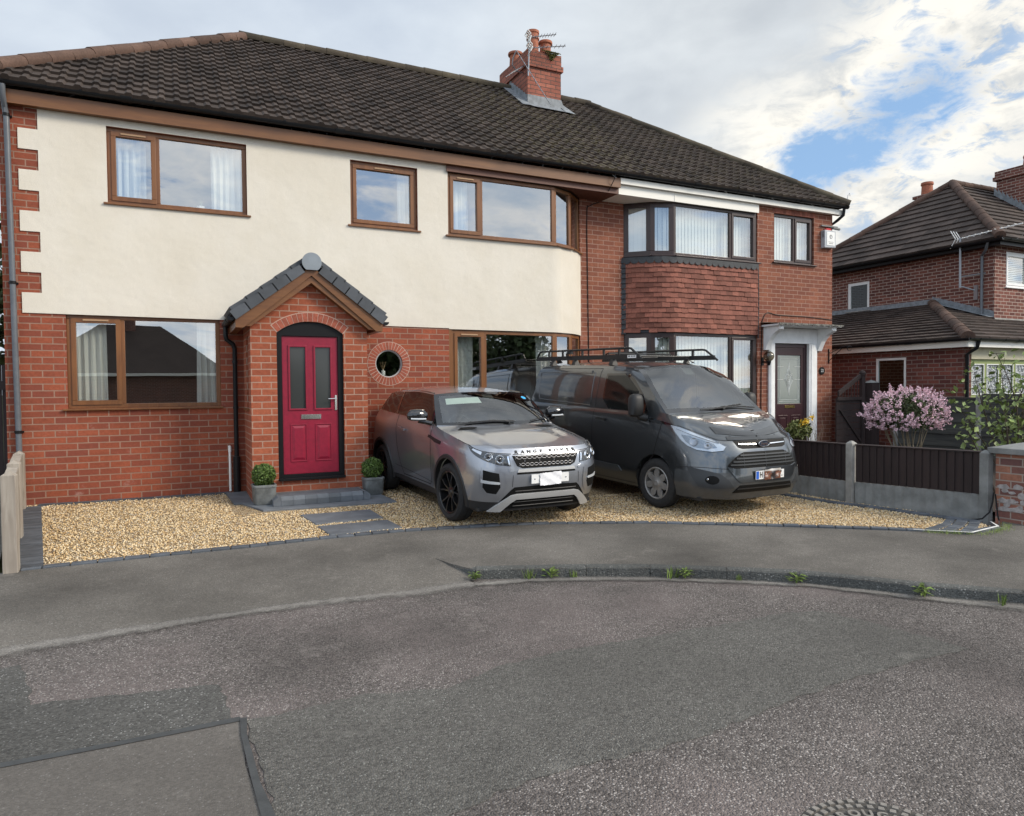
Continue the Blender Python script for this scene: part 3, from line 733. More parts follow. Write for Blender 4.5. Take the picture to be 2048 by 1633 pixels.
mb.add([(CX0-0.22, CY0-0.2, zt(CY0-0.2)+0.075), (CX0, CY0-0.2, zt(CY0-0.2)+0.085), (CX0, RY, RZ+0.09), (CX0-0.22, RY, RZ+0.075)], [(0, 1, 2, 3)])
mb.add([(CX1, CY0-0.25, zt(CY0-0.25)+0.085), (CX1+0.25, CY0-0.25, zt(CY0-0.25)+0.075), (CX1+0.2, RY, RZ+0.075), (CX1, RY, RZ+0.09)], [(0, 1, 2, 3)])
mb.build('lead_flashing', 'lead', ch)

# ---- porch
PY = -1.1; PF = fr((0, PY), (1, 0)); X0, X1 = 2.855, 4.515; AX = 3.685
archc = [(AX+(0.475)*math.cos(t), 2.40-0.0+0.165*math.sin(t)) for t in np.linspace(0, math.pi, 17)]
doorhole = [(3.21, 0.255)]+[(4.16, 0.255)]+archc[0:]
doorhole = [(3.21, 0.255), (4.16, 0.255)]+[(AX+0.475*math.cos(t), 2.385+0.17*math.sin(t)) for t in np.linspace(0, math.pi, 17)]
mb = MB()
mb.prism([(X0, -0.15), (X1, -0.15), (X1, 2.55), (AX, 3.22), (X0, 2.55)], PF, 0.0, 0.11, holes=[doorhole])
sw = fr((X0, 0.0), (0, -1))
mb.prism(rect(0.0, -PY-0.11, -0.15, 2.62), sw, 0.0, 0.1, holes=[rect(0.42, 0.78, 1.30, 2.36)])
sr = fr((X1, PY+0.11), (0, 1)); mb.prism(rect(0.0, -PY-0.11, -0.15, 2.62), sr, 0.0, 0.1)
pw = mb.build('porch_wall', 'brick_porch', LH)
mb = MB(); K = 15
for i in range(K):                                           # segmental arch of bricks on end
    a0 = math.pi*(0.5)+(i-K/2+0.06)*0.0915; a1 = math.pi*0.5+(i-K/2+0.94)*0.0915
    cx, cz, r0, r1 = AX, 1.826, 0.735, 0.855
    q = [(cx+r*math.cos(a), cz+r*math.sin(a)) for r, a in ((r0, a0), (r1, a0), (r1, a1), (r0, a1))]
    mb.prism(q, PF, -0.005, 0.03)
mb.build('brick_arch', 'brick_solid', pw)
mb = MB(); aa = np.linspace(math.pi/2-0.70, math.pi/2+0.70, 25)
mb.prism([(AX+0.866*math.cos(a), 1.826+0.866*math.sin(a)) for a in aa]+[(AX+0.733*math.cos(a), 1.826+0.733*math.sin(a)) for a in reversed(aa)], PF, -0.002, 0.03)
mb.build('arch_mortar', 'mortar_pale', pw)
mb = MB(); fbox(mb, sw, 0.42, 0.78, 1.30, 1.36, 0.03, 0.09); fbox(mb, sw, 0.42, 0.78, 2.30, 2.36, 0.03, 0.09); fbox(mb, sw, 0.42, 0.47, 1.36, 2.30, 0.03, 0.09); fbox(mb, sw, 0.73, 0.78, 1.36, 2.30, 0.03, 0.09)
wi = mb.build('window', 'oak_upvc', LH, label='narrow window in the side of the porch', bevel=0.005)
mb = MB(); mb.add([sw(0.47, 1.36, 0.06), sw(0.73, 1.36, 0.06), sw(0.73, 2.30, 0.06), sw(0.47, 2.30, 0.06)], [(0, 1, 2, 3)]); mb.build('pane', 'window_glass', wi)
mb = MB(); fbox(mb, sw, 0.37, 0.83, 1.27, 1.298, -0.04, 0.09); mb.build('sill', 'oak_upvc', wi)
# porch roof: slates on two slopes
mb = MB(); ap = Vector((AX, 0, 3.40)); FY = -1.27
for s in (-1, 1):
    e = Vector((AX+s*1.055, 0, 2.60)); d = (e-ap); L = d.length; d.normalize(); nrm = Vector((-d.z*s, 0, d.x*s)); nrm = nrm if nrm.z > 0 else -nrm
    rows = 6
    for r in range(rows):
        t1 = L*(rows-r)/rows; t0 = L*(rows-r-1)/rows-0.04
        cols = 4; w = (0.0-FY)/cols
        for c in range(cols):
            y0 = FY+c*w+(0.0 if True else 0); y1 = y0+w-0.004
            lo, hi = 0.012, 0.030
            p = []
            for t, h in ((max(t0, 0), lo), (t1, lo+0.014)):
                for y in (y0, y1):
                    for k in (0, 0.014 if c else 0.014): p.append(ap+d*t+nrm*(h+k)+Vector((0, y, 0)))
            mb.add(p, [(0, 2, 3, 1), (4, 5, 7, 6), (0, 4, 6, 2), (1, 3, 7, 5), (0, 1, 5, 4), (2, 6, 7, 3)])
    # verge slates turned down over the bargeboard
    for r in range(5):
        t0 = L*(0.13+0.174*r); t1 = t0+L*0.185
        Mx = [ap+d*t0+nrm*0.055, ap+d*t1+nrm*0.068, ap+d*t1-nrm*0.070, ap+d*t0-nrm*0.070]
        vs = [p+Vector((0, FY-0.025, 0)) for p in Mx]+[p+Vector((0, FY-0.005, 0)) for p in Mx]
        mb.add([ap+d*(L*(0.02+0.19*r))+nrm*h+Vector((0, y, 0)) for h in (0.05, 0.105) for y in (FY+0.035, 0.0)]+[ap+d*(L*(0.02+0.19*r)+L*0.20)+nrm*(h+0.012)+Vector((0, y, 0)) for h in (0.05, 0.105) for y in (FY+0.035, 0.0)], [(0, 2, 6, 4), (2, 3, 7, 6), (4, 6, 7, 5), (0, 1, 3, 2), (0, 4, 5, 1), (1, 5, 7, 3)])
        vs += [Mx[0]+Vector((0, FY+0.14, 0)), Mx[1]+Vector((0, FY+0.14, 0))]
        mb.add(vs, [(0, 1, 2, 3), (4, 7, 6, 5), (0, 3, 7, 4), (1, 5, 6, 2), (3, 2, 6, 7), (0, 8, 9, 1)])
pr = mb.build('porch_roof', 'slate_tile', LH)
mb = MB(); n = 18; vs = []
for y in (FY-0.02, 0.0):
    for i in range(n): a = math.pi*i/(n-1); vs.append((AX+0.13*math.cos(a), y, 3.37+0.11*math.sin(a)))
mb.add(vs, [(i, i+1, n+i+1, n+i) for i in range(n-1)]); mb.build('ridge', 'slate_tile', pr, smooth=True)
mb = MB(); cap = [(AX+0.137*math.cos(a), 3.385+0.137*math.sin(a)) for a in np.linspace(-0.95, math.pi+0.95, 30)]
mb.prism(cap, fr((0, FY-0.045), (1, 0)), 0.0, 0.022); rc = mb.build('ridge_end_cap', 'slate_cap', pr, bevel=0.006)
mb = MB()
for s in (-1, 1):
    q = [(AX, 3.335), (AX+s*1.03, 2.55), (AX+s*1.03, 2.43), (AX+s*0.93, 2.43), (AX, 3.20)]
    mb.prism(q if s < 0 else q[::-1], fr((0, FY+0.005), (1, 0)), 0.0, 0.022)
    mb.box(AX+s*0.98-0.05*1, AX+s*0.98+0.05, FY+0.03, -0.02, 2.43, 2.455); mb.box(AX+s*1.02-0.012, AX+s*1.02+0.012, FY+0.028, -0.02, 2.456, 2.56)
    mb.prism([(AX, 3.19), (AX+s*0.98, 2.456), (AX+s*0.83, 2.456), (AX, 3.10)][::(1 if s < 0 else -1)], lambda u, v, d: (u, d, v), FY+0.03, PY-0.004)
mb.build('bargeboard', 'oak_upvc_flat', pr)
gutter('gutter', LH, (AX-1.085, FY+0.03, 2.575), (AX-1.085, 0.0, 2.575), 0.052)
gutter('gutter', LH, (AX+1.085, FY+0.03, 2.575), (AX+1.085, 0.0, 2.575), 0.052)
mb = MB(); mb.tube([(2.60, -0.10, 2.53), (2.60, -0.10, 2.40), (2.61, -0.10, 2.34), (2.70, -0.085, 2.27), (2.725, -0.08, 2.20), (2.725, -0.08, 0.0)], 0.034, 14); mb.tube([(2.725, -0.08, 0.0), (2.725, -0.08, 0.55)], 0.052, 14)
for z in (2.0, 1.3): mb.tube([(2.725, -0.08, z-.02), (2.725, -0.08, z+.02)], 0.041, 14)
mb.build('downpipe', 'black_gutter', LH, smooth=True, label='black downpipe between the window and the porch')
mb = MB(); mb.tube([(2.63, -0.05, 0.02), (2.63, -0.05, 0.62)], 0.018, 10); mb.tube([(2.63, -0.05, 0.62), (2.63, -0.05, 0.70), (2.63, 0.01, 0.70)], 0.022, 10)
mb.build('waste_pipe', 'white_upvc', LH, smooth=True)
# front door
FD = PF; mb = MB()
outer = [(3.212, 0.257), (4.158, 0.257)]+[(AX+0.473*math.cos(t), 2.385+0.168*math.sin(t)) for t in np.linspace(0, math.pi, 17)]
mb.prism(outer, FD, 0.04, 0.11, holes=[rect(3.285, 4.085, 0.335, 2.345)])
mb.prism([(3.215, 0.255), (4.155, 0.255), (4.155, 0.29), (3.215, 0.29)], FD, -0.06, 0.04)
fd = mb.build('door_frame', 'black_plastic', LH, bevel=0.006)
mb = MB()
gl = [rect(3.385, 3.625, 1.28, 2.20), rect(3.745, 3.985, 1.28, 2.20)]; pn = [rect(3.405, 3.61, 0.53, 1.05), rect(3.76, 3.965, 0.53, 1.05)]
mb.prism(rect(3.287, 4.083, 0.337, 2.343), FD, 0.065, 0.105, holes=gl)
for (a, b, c, d) in ((3.385, 3.625, 1.28, 2.20), (3.745, 3.985, 1.28, 2.20)):
    mb.prism(rect(a-0.014, b+0.014, c-0.014, d+0.014), FD, 0.050, 0.066, holes=[rect(a+0.012, b-0.012, c+0.012, d-0.012)])
for (a, b, c, d) in ((3.405, 3.61, 0.53, 1.05), (3.76, 3.965, 0.53, 1.05)):
    mb.prism(rect(a-0.016, b+0.016, c-0.016, d+0.016), FD, 0.056, 0.066, holes=[rect(a, b, c, d)])
    i = 0.045; vs = [FD(u, v, 0.064) for u, v in rect(a+.012, b-.012, c+.012, d-.012)]+[FD(u, v, 0.053) for u, v in rect(a+i, b-i, c+i, d-i)]
    mb.add(vs, [(4, 5, 6, 7), (0, 1, 5, 4), (1, 2, 6, 5), (2, 3, 7, 6), (3, 0, 4, 7)])
dr = mb.build('front_door', 'door_red', LH, bevel=0.004, label='crimson panelled front door with two tall dark panes')
mb = MB()
for (a, b, c, d) in ((3.385, 3.625, 1.28, 2.20), (3.745, 3.985, 1.28, 2.20)): mb.add([FD(u, v, 0.08) for u, v in rect(a, b, c, d)], [(0, 1, 2, 3)])
mb.build('pane', 'door_glass', dr)
mb = MB(); fbox(mb, FD, 3.545, 3.83, 1.135, 1.205, 0.052, 0.066); fbox(mb, FD, 3.56, 3.815, 1.146, 1.195, 0.046, 0.053); mb.build('letterbox', 'chrome', dr, bevel=0.004)
mb = MB(); fbox(mb, FD, 4.035, 4.065, 1.26, 1.48, 0.053, 0.066); mb.tube([FD(4.05, 1.43, 0.055), FD(4.05, 1.43, 0.01)], 0.010, 10); mb.tube([FD(4.05, 1.43, 0.012), FD(4.02, 1.43, 0.008), FD(3.93, 1.427, 0.01)], 0.009, 10)
mb.build('handle', 'chrome', dr, smooth=True)
mb = MB(); mb.box(2.98, 4.40, PY+0.12, -0.02, 0.13, 0.2); mb.box(2.98, 4.40, -0.12, -0.02, 0.13, 2.6); mb.build('porch_floor', 'room', LH)

# curtains and sills inside
cg = 'white curtains behind the rendered house windows'
curtain(1.13, 1.56, 4.30, 5.30, 0.20, 'white curtain at the left edge of the upper left window')
curtain(2.46, 2.90, 4.30, 5.30, 0.20, 'white curtain at the right edge of the upper left window')
curtain(5.42, 5.66, 4.30, 5.30, 0.22, 'white curtain behind the right edge of the small window above the porch')
curtain(6.31, 6.72, 4.28, 5.28, 0.20, 'white curtain in the upper bay window with brown frames')
curtain(0.58, 1.00, 1.36, 2.62, 0.20, 'white curtain at the left of the large ground floor window')
curtain(2.20, 2.50, 1.36, 2.62, 0.20, 'white curtain at the right of the large ground floor window')
curtain(6.42, 6.80, 0.8, 2.56, 0.25, 'white curtain at the left of the ground floor bay window behind the grey car')
curtain(8.12, 8.42, 0.8, 2.56, 0.30, 'white curtain at the right of the ground floor bay window behind the van')
t = thing('reed_diffuser', 'white reed diffuser standing in the round window', 'diffuser', (5.10, 0.15, 1.80))
pf = MB(); pf.lathe([(0, 0), (0.035, 0), (0.037, 0.01), (0.037, 0.07), (0.03, 0.08), (0.014, 0.085), (0.014, 0.10), (0, 0.10)], Matrix.Translation((5.10, 0.15, 1.80)), 20); pf.build('jar', 'white_upvc', t, smooth=True)
mb = MB()
for dx, dy in ((-0.05, 0.01), (-0.02, -0.02), (0.015, 0.02), (0.04, -0.01), (0.06, 0.015)): mb.tube([(5.10, 0.15, 1.88), (5.10+dx, 0.15+dy, 2.03)], 0.003, 5)
mb.build('reed', mat('reed', (0.42, 0.28, 0.15), 0.8), t)
t = thing('potted_succulent', 'small grass-like plant in a white pot inside the upper left window', 'house plant', (2.30, 0.16, 4.30))
MB().lathe([(0, 0), (0.045, 0), (0.055, 0.075), (0.048, 0.075), (0.046, 0.06), (0, 0.06)], Matrix.Translation((2.30, 0.16, 4.30)), 20).build('pot', 'white_upvc', t, smooth=True)
mb = MB()
for i in range(26):
    a = random.random()*6.28; r = random.uniform(0.01, 0.05); h = random.uniform(0.08, 0.15); c = Vector((2.30, 0.16, 4.36)); tp = c+Vector((r*math.cos(a), r*math.sin(a), h)); s = Vector((-math.sin(a), math.cos(a), 0))*0.005
    mb.add([c-s, c+s, tp], [(0, 1, 2)])
mb.build('foliage', mat('leaf_pale', (0.16, 0.24, 0.14), 0.7, tint=0.3), t)
t = thing('potted_palm', 'arching green palm inside the ground floor bay window behind the grey car', 'house plant', (7.15, 0.75, 0.12))
MB().lathe([(0, 0), (0.16, 0), (0.2, 0.4), (0.18, 0.4), (0.17, 0.36), (0, 0.36)], Matrix.Translation((7.15, 0.75, 0.12)), 24).build('pot', 'black_plastic', t, smooth=True)
mb = MB()
for i in range(34):
    a = random.random()*6.28; reach = random.uniform(0.25, 0.6); h = random.uniform(0.7, 1.15); c = Vector((7.15, 0.75, 0.5)); d = Vector((math.cos(a), math.sin(a)*0.7, 0)); s = Vector((-math.sin(a), math.cos(a), 0))
    pts = [c+d*reach*q*q+Vector((0, 0, h*q-0.55*h*q**3)) for q in np.linspace(0, 1, 7)]
    for q in range(6):
        w0 = 0.02*math.sin(math.pi*min(1, (q+0.3)/6.5)); w1 = 0.02*math.sin(math.pi*min(1, (q+1.3)/6.5)) if q < 5 else 0.001
        mb.add([pts[q]-s*w0, pts[q]+s*w0, pts[q+1]+s*w1, pts[q+1]-s*w1], [(0, 1, 2, 3)])
mb.build('foliage', mat('leaf_palm', (0.06, 0.13, 0.05), 0.5, tint=0.4), t)

# ------------------------------------------------------------------ the brick house on the right
RH = thing('brick_semi', 'red brick semi-detached house with a tile-hung bay and dark brown windows', 'house', (12.8, 0, 0))
mb = MB()
mb.prism(rect(13.48, 15.82, -0.3, 5.62), F0, 0.0, 0.12, holes=[rect(13.974, 15.222, 4.33, 5.41), rect(13.93, 15.05, 0.0, 2.53)])
mb.prism(rect(0, 0.53, -0.3, 5.62), fr((9.80, 0.55), (1, 0)), 0.0, 0.1)
mb.prism(rect(0.0, 2.28, -0.3, 0.85), fr(A2, (1, 0)), 0.0, 0.1)
for P, Q in ((B2, A2), (C2, B2)):
    mb.prism(rect(0, math.dist(P, Q), -0.3, 0.85), fr(P, (Q[0]-P[0], Q[1]-P[1])), 0.0, 0.1)
mb.prism(rect(0, 8.0, -0.3, 5.62), fr((15.82, 0.03), (0, 1)), 0.002, 0.12)
mb.prism(rect(0.0, 6.0, -0.3, 5.62), fr((15.8, 8.05), (-1, 0)), 0.002, 0.12)
mb.build('wall', 'brick_old', RH)
mb = MB()
for i in range(16):
    fbox(mb, F0, 13.93+i*0.0835, 13.93+i*0.0835+0.074, 5.418, 5.61, -0.003, 0.02)
mb.build('brick_lintel', mat('brick_lintel', (0.27, 0.095, 0.065), 0.9, var=0.25, vscale=16, tint=0.25), RH)
mb = MB(); mb.box(9.83, 15.68, 0.62, 7.9, 2.74, 2.80); mb.box(9.83, 15.68, 0.62, 7.9, 0.05, 0.12); mb.box(9.83, 9.86, 0.7, 7.9, 0.13, 5.6); mb.box(9.83, 15.68, 2.6, 2.65, 0.13, 5.5); mb.box(13.2, 13.25, 0.62, 7.9, 0.13, 5.5); mb.box(9.83, 15.68, 0.62, 7.9, 5.52, 5.60)
mb.build('interior_partition', 'room', RH)
K2 = dict(fm='rosewood_upvc', gm='window_glass_plain', sw=0.048)
window(RH, fr(A2, (1, 0)), 2.27, 4.27, 5.35, (1.53,), (1,), rec=0.02, sill_ext=(0.0, 0.06), sill_out=0.07, **K2)
window(RH, fr(A2, (1, 0)), 2.27, 0.85, 2.68, (1.53,), (1,), rec=0.02, sill_ext=(0.0, 0.0), **K2)
for P, Q in ((B2, A2), (C2, B2)):
    f = fr(P, (Q[0]-P[0], Q[1]-P[1])); l = math.dist(P, Q)
    window(RH, f, l, 4.27, 5.35, rec=0.02, fw=0.095, sill_ext=(0.0, 0.0), sill_out=0.07, **K2)
    window(RH, f, l, 0.85, 2.68, rec=0.02, fw=0.095, sill_ext=(0.0, 0.0), **K2)
window(RH, fr((13.974, 0), (1, 0)), 1.248, 4.33, 5.41, (0.655,), (1,), label='two light window above the front door', **K2)
bg = 'vertical blinds of the brick house'
vertical_blind(fr(A2, (1, 0)), 2.2, 4.33, 5.30, 0.20, 'white vertical blind filling the upper bay window with dark frames')
vertical_blind(fr(A2, (1, 0)), 2.2, 0.9, 2.62, 0.20, 'white vertical blind filling the ground floor bay window behind the roof rack')
for (P, Q), nm in (((B2, A2), 'right'), ((C2, B2), 'left')):
    f = fr(P, (Q[0]-P[0], Q[1]-P[1])); l = math.dist(P, Q)
    vertical_blind(f, l, 4.33, 5.30, 0.18, 'white vertical blind in the %s narrow light of the upper dark bay window' % nm)
    vertical_blind(f, l, 0.9, 2.62, 0.18, 'white vertical blind in the %s narrow light of the lower dark bay window' % nm)
vertical_blind(fr((13.974, 0), (1, 0)), 1.24, 4.38, 5.37, 0.18, 'white vertical blind in the window above the maroon front door')
# tile hanging round the bay
path = [Vector((*C2, 0)), Vector((10.52, 0.355, 0)), Vector((*B2, 0)), Vector((10.94, 0.075, 0)), Vector((11.2, 0.0, 0)), Vector((13.47, 0.0, 0))]
cum = [0]
for i in range(1, len(path)): cum.append(cum[-1]+(path[i]-path[i-1]).length)
def along(s):
    s = min(max(s, 0), cum[-1])
    for i in range(1, len(path)):
        if s <= cum[i]+1e-9: break
    t = (s-cum[i-1])/(cum[i]-cum[i-1]); d = (path[i]-path[i-1]).normalized(); return path[i-1].lerp(path[i], t), Vector((d.y, -d.x, 0))
mb = MB(); rows = 14; ex = (4.13-2.69)/rows; tw = 0.172
for r in range(rows):
    z0 = 2.69+r*ex; s = -tw*(0.5 if r % 2 else 0.0)
    while s < cum[-1]-0.01:
        a, b = max(s, 0)+0.002, min(s+tw, cum[-1])-0.002; s += tw
        if b-a < 0.02: continue
        pa, na = along(a); pb, nb_ = along(b); jz = random.uniform(-0.008, 0.006); o = random.uniform(-0.003, 0.005)
        if r == 0 and 0.30 < a < 0.42: jz += 0.05
        vs = []
        for p, nn in ((pa, na), (pb, nb_)):
            for z, q in ((z0+jz, 0.044+o), (z0+ex+0.03, 0.020+o)): vs.append(p+nn*q+Vector((0, 0, z)))
            vs.append(p+nn*0.018+Vector((0, 0, z0+jz)))
        mb.add(vs, [(0, 3, 4, 1), (2, 5, 3, 0), (0, 1, 2), (3, 5, 4)])
mb.build('tile_hanging', 'hung_tile', RH)
mb = MB()
for i in range(len(path)-1):
    n0 = along(cum[i]+1e-4)[1]
    for (z0, z1) in ((2.685, 4.24),): mb.add([path[i]+Vector((0, 0, z0))+n0*0.012, path[i+1]+Vector((0, 0, z0))+n0*0.012, path[i+1]+Vector((0, 0, z1))+n0*0.012, path[i]+Vector((0, 0, z1))+n0*0.012], [(0, 1, 2, 3)])
s = 0.0; w = 0.155
while s < cum[-1]-0.05:                                      # scalloped lead apron under the sill
    vs = []; arc = [(0, 0.06)]+[(w/2-w/2*math.cos(math.pi*q/8), -0.075*math.sin(math.pi*q/8)**0.7) for q in range(9)]+[(w, 0.06)]
    for u, z in arc:
        p, nn = along(s+u); vs.append(p+nn*0.056+Vector((0, 0, 4.175+z)))
    mb.add(vs, [tuple(range(len(vs)))]); s += w
for i in range(15):                                          # stepped soakers down the left side
    z = 2.66+i*0.105; p, nn = along(0.0); d = Vector((-0.74, 0.67, 0))
    mb.add([p+Vector((0, 0, z))+nn*0.05+d*0.06, p+Vector((0, 0, z))+nn*0.06-d*0.05, p+Vector((0, 0, z+0.115))+nn*0.03-d*0.05, p+Vector((0, 0, z+0.105))+nn*0.03+d*0.03], [(0, 1, 2, 3)])
mb.tube([(13.485, -0.02, 2.62), (13.50, -0.02, 3.4), (13.49, -0.02, 4.20)], 0.014, 6)
mb.build('lead_apron', 'dark_lead', RH)
# eaves
mb = MB(); mb.box(9.80, 16.0, -0.135, -0.115, 5.53, 5.64); mb.box(9.80, 16.0, -0.115, 0.0, 5.535, 5.548); mb.box(9.80, 13.47, -0.06, -0.038, 5.345, 5.53)
mb.box(11.16, 11.18, -0.068, -0.0605, 5.345, 5.53)
mb.prism([(9.80, -0.036), (13.47, -0.036), (13.47, 0.0), (11.20, 0.0), (10.74, 0.178), (10.33, 0.545), (9.80, 0.545)], lambda u, v, d: (u, v, d), 5.352, 5.372)
mb.build('fascia_board', 'white_trim', RH)
gutter('gutter', RH, (9.81, -0.205, 5.715), (16.08, -0.205, 5.715), brackets=0.85)
mb = MB(); mb.tube([(15.98, -0.19, 5.66), (15.98, -0.17, 5.52), (15.93, -0.05, 5.42), (15.88, 0.15, 5.30), (15.88, 0.15, 0.2)], 0.035, 12); mb.build('downpipe', 'black_gutter', RH, smooth=True)
mb = MB()
roof_plane(mb, (0, EY, EZ), (1, 0, 0), UPS, 16, SLEN, lambda t: PX, lambda t: XR+(RR-XR)*t/SLEN, seed=6)
ur = Vector((-(XR-RR), 0, 3.06)).normalized(); lr = math.hypot(XR-RR, 3.06)
roof_plane(mb, (XR, EY, EZ), (0, 1, 0), ur, 9, lr, lambda t: (RY-EY)*t/lr, lambda t: (HB-EY)-(HB-RY)*t/lr, seed=7)
roof_plane(mb, (XR, HB, EZ), (-1, 0, 0), ub, 9, lb, lambda t: (XR-RR)*t/lb, lambda t: XR-PX, seed=8)
rf2 = mb.build('roof', 'roof_tile_dark', RH)
mb = MB(); ridge_run(mb, (XR+0.02, EY-0.02, EZ+0.05), (RR, RY, RZ+0.05)); mb.build('hip_tiles', 'ridge_tile_mossy', rf2, smooth=True)
mb = MB(); ridge_run(mb, (XR, HB, EZ+0.05), (RR, RY, RZ+0.05)); mb.build('hip_tiles', 'ridge_tile_mossy', rf2, smooth=True)
mb = MB(); ridge_run(mb, (10.3, RY, RZ+0.05), (RR+0.1, RY, RZ+0.05)); mb.build('ridge_tiles', 'ridge_tile_mossy', rf2, smooth=True)
# door with white surround and canopy
mb = MB()
for u0, u1 in ((13.80, 13.965), (15.03, 15.28)):
    fbox(mb, F0, u0, u1, -0.1, 2.52, -0.05, 0.03)
fbox(mb, F0, 15.08, 15.23, 0.0, 2.50, -0.065, -0.052); fbox(mb, F0, 13.83, 13.94, 0.0, 2.50, -0.065, -0.052)
fbox(mb, F0, 13.80, 15.28, 2.522, 2.86, -0.05, 0.03)
for u0, u1 in ((13.66, 13.795), (15.285, 15.42)):              # scrolled brackets
    q = [(0, 2.87), (-0.46, 2.87), (-0.46, 2.80), (-0.40, 2.76), (-0.28, 2.70), (-0.17, 2.58), (-0.10, 2.45), (-0.06, 2.36), (0, 2.36)]
    mb.prism(q, lambda a, v, d: (d, a, v), u0, u1)
ds = mb.build('door_surround', 'white_paint', RH, bevel=0.006)
mb = MB(); fbox(mb, F0, 13.60, 15.52, 2.872, 2.91, -0.50, 0.0); mb.build('canopy', 'white_paint', RH, label='white door canopy with a weathered lead top')
mb = MB(); G = np.array([[(13.57+(1.98)*i/30, -0.54+0.54*j/6, 2.914+0.055*j/6+random.uniform(-0.006, 0.010)) for j in range(7)] for i in range(31)]); mb.grid(G)
for i in range(30): mb.box(13.57+i*0.066, 13.57+i*0.066+0.064, -0.548-random.uniform(0, .01), -0.53, 2.888+random.uniform(-.012, .01), 2.925)
mb.build('canopy_top', mat('weathered_lead', (0.16, 0.155, 0.14), 0.9, var=0.6, vscale=16, bump=0.5), RH)
mb = MB(); gr = rect(14.14, 14.86, 1.16, 2.26)
mb.prism(rect(13.967, 15.028, 0.12, 2.52), F0, 0.035, 0.08, holes=[rect(14.06, 14.94, 0.2, 2.43)])
mb.prism(rect(14.065, 14.935, 0.2, 2.425), F0, 0.045, 0.085, holes=[gr])
for a, b in ((14.15, 14.45), (14.55, 14.85)): mb.prism(rect(a, b, 0.35, 0.90), F0, 0.036, 0.046, holes=[rect(a+.03, b-.03, 0.38, 0.87)]); mb.prism(rect(a+.06, b-.06, 0.41, 0.84), F0, 0.038, 0.046)
d2 = mb.build('front_door', 'door_maroon', RH, bevel=0.004, label='maroon front door with a leaded glass panel')
mb = MB(); mb.add([F0(u, v, 0.062) for u, v in gr], [(0, 1, 2, 3)]); mb.build('pane', 'frosted_glass', d2)
mb = MB()
def cames(pts, r=0.004): mb.tube([F0(u, v, 0.058) for u, v in pts], r, 6)
for o in (0.05, 0.085): cames([(14.14+o, 1.16+o), (14.86-o, 1.16+o), (14.86-o, 2.26-o), (14.14+o, 2.26-o), (14.14+o, 1.16+o)])
for v in (1.71, 2.0): cames([(14.14, v), (14.33, v)]); cames([(14.67, v), (14.86, v)])
for sx in (0.04, 0.085, 0.13):
    for s in (-1, 1): cames([(14.5, 1.71+0.30+(0.13-sx)), (14.5+s*sx*0.5, 1.85), (14.5+s*sx, 1.71), (14.5+s*sx*0.4, 1.58), (14.5, 1.71-0.28-(0.13-sx)*0.8)], 0.0045)
for q in range(5):
    for s in (-1, 1): cames([(14.5, 1.60+q*0.05), (14.5+s*(0.03+0.018*q), 1.68+q*0.04)], 0.005)
mb.build('leading', mat('came', (0.72, 0.74, 0.72), 0.35, metal=0.3), d2)
mb = MB(); fbox(mb, F0, 14.36, 14.66, 1.06, 1.125, 0.03, 0.046); mb.build('letterbox', 'brass', d2, bevel=0.004)
mb = MB(); mb.prism(circ(15.48, 1.91, 0.088, 28), F0, -0.022, 0.0); np_ = mb.build('house_number_plaque', 'black_plastic', RH, bevel=0.006)
text_mesh('22', 0.095, lambda x, y, d: F0(15.48+x, 1.91+y, -0.0225-d), 0.003, 0.9, 0.0015).build('numerals', mat('numeral_grey', (0.42, 0.43, 0.43), 0.6), np_)
mb = MB()
for z0, r in ((2.25, 1.0),):
    mb.box(15.70, 15.72, -0.02, 0.0, 2.08, 2.42)
    mb.tube([(15.71, -0.02, 2.36)]+[(15.71+0.30*math.sin(a)*1.0, -0.02-0.34*math.sin(a), 2.30+0.18*math.sin(a*1.6)) for a in np.linspace(0.05, 1.3, 9)], 0.008, 6)
    mb.tube([(15.71, -0.02, 2.14), (15.78, -0.12, 2.28), (15.86, -0.24, 2.42)], 0.008, 6)
    mb.tube([(15.99+0.05*math.cos(a), -0.345-0.02*math.cos(a), 2.42+0.055*math.sin(a)) for a in np.linspace(0, 5.6, 14)], 0.007, 6)
mb.build('hanging_basket_bracket', 'black_plastic', None, smooth=True, label='black wrought iron hanging basket bracket right of the white door canopy', cat='bracket')
# globe wall lamp, alarm box, stub pipe, cables
t = thing('wall_lamp', 'smoked glass globe lamp on a black bracket left of the maroon door', 'lamp', (13.66, 0, 2.1))
mb = MB(); mb.box(13.60, 13.66, -0.02, 0, 2.02, 2.20); mb.tube([(13.63, -0.02, 2.10), (13.63, -0.12, 2.09), (13.64, -0.17, 2.08)], 0.018, 10); mb.lathe([(0, -0.06), (0.03, -0.05), (0.035, 0.0), (0.055, 0.02), (0.05, 0.05), (0, 0.05)], Matrix.Translation((13.64, -0.18, 2.07)), 18); mb.build('bracket', 'black_plastic', t, smooth=True)
MB().ball((13.64, -0.18, 2.215), 0.115, 14).build('globe', 'lamp_globe', t, smooth=True, angle=180)
t = thing('alarm_box', 'grey burglar alarm box with a red top lamp at the corner of the brick house', 'alarm', (15.62, 0, 4.74))
mb = MB(); q = [(15.44, 4.74), (15.80, 4.76), (15.80, 5.15), (15.44, 5.15)]
mb.prism(q, F0, -0.115, 0.0); b = mb.build('casing', 'alarm_grey', t, bevel=0.012)
mb = MB(); fbox(mb, F0, 15.50, 15.76, 4.80, 5.11, -0.122, -0.116); mb.build('front_plate', 'white_upvc', t, bevel=0.004)
mb = MB(); fbox(mb, F0, 15.52, 15.68, 5.152, 5.20, -0.09, -0.03); mb.build('warning_lamp', 'red_lens', t, bevel=0.01)
mb = MB()
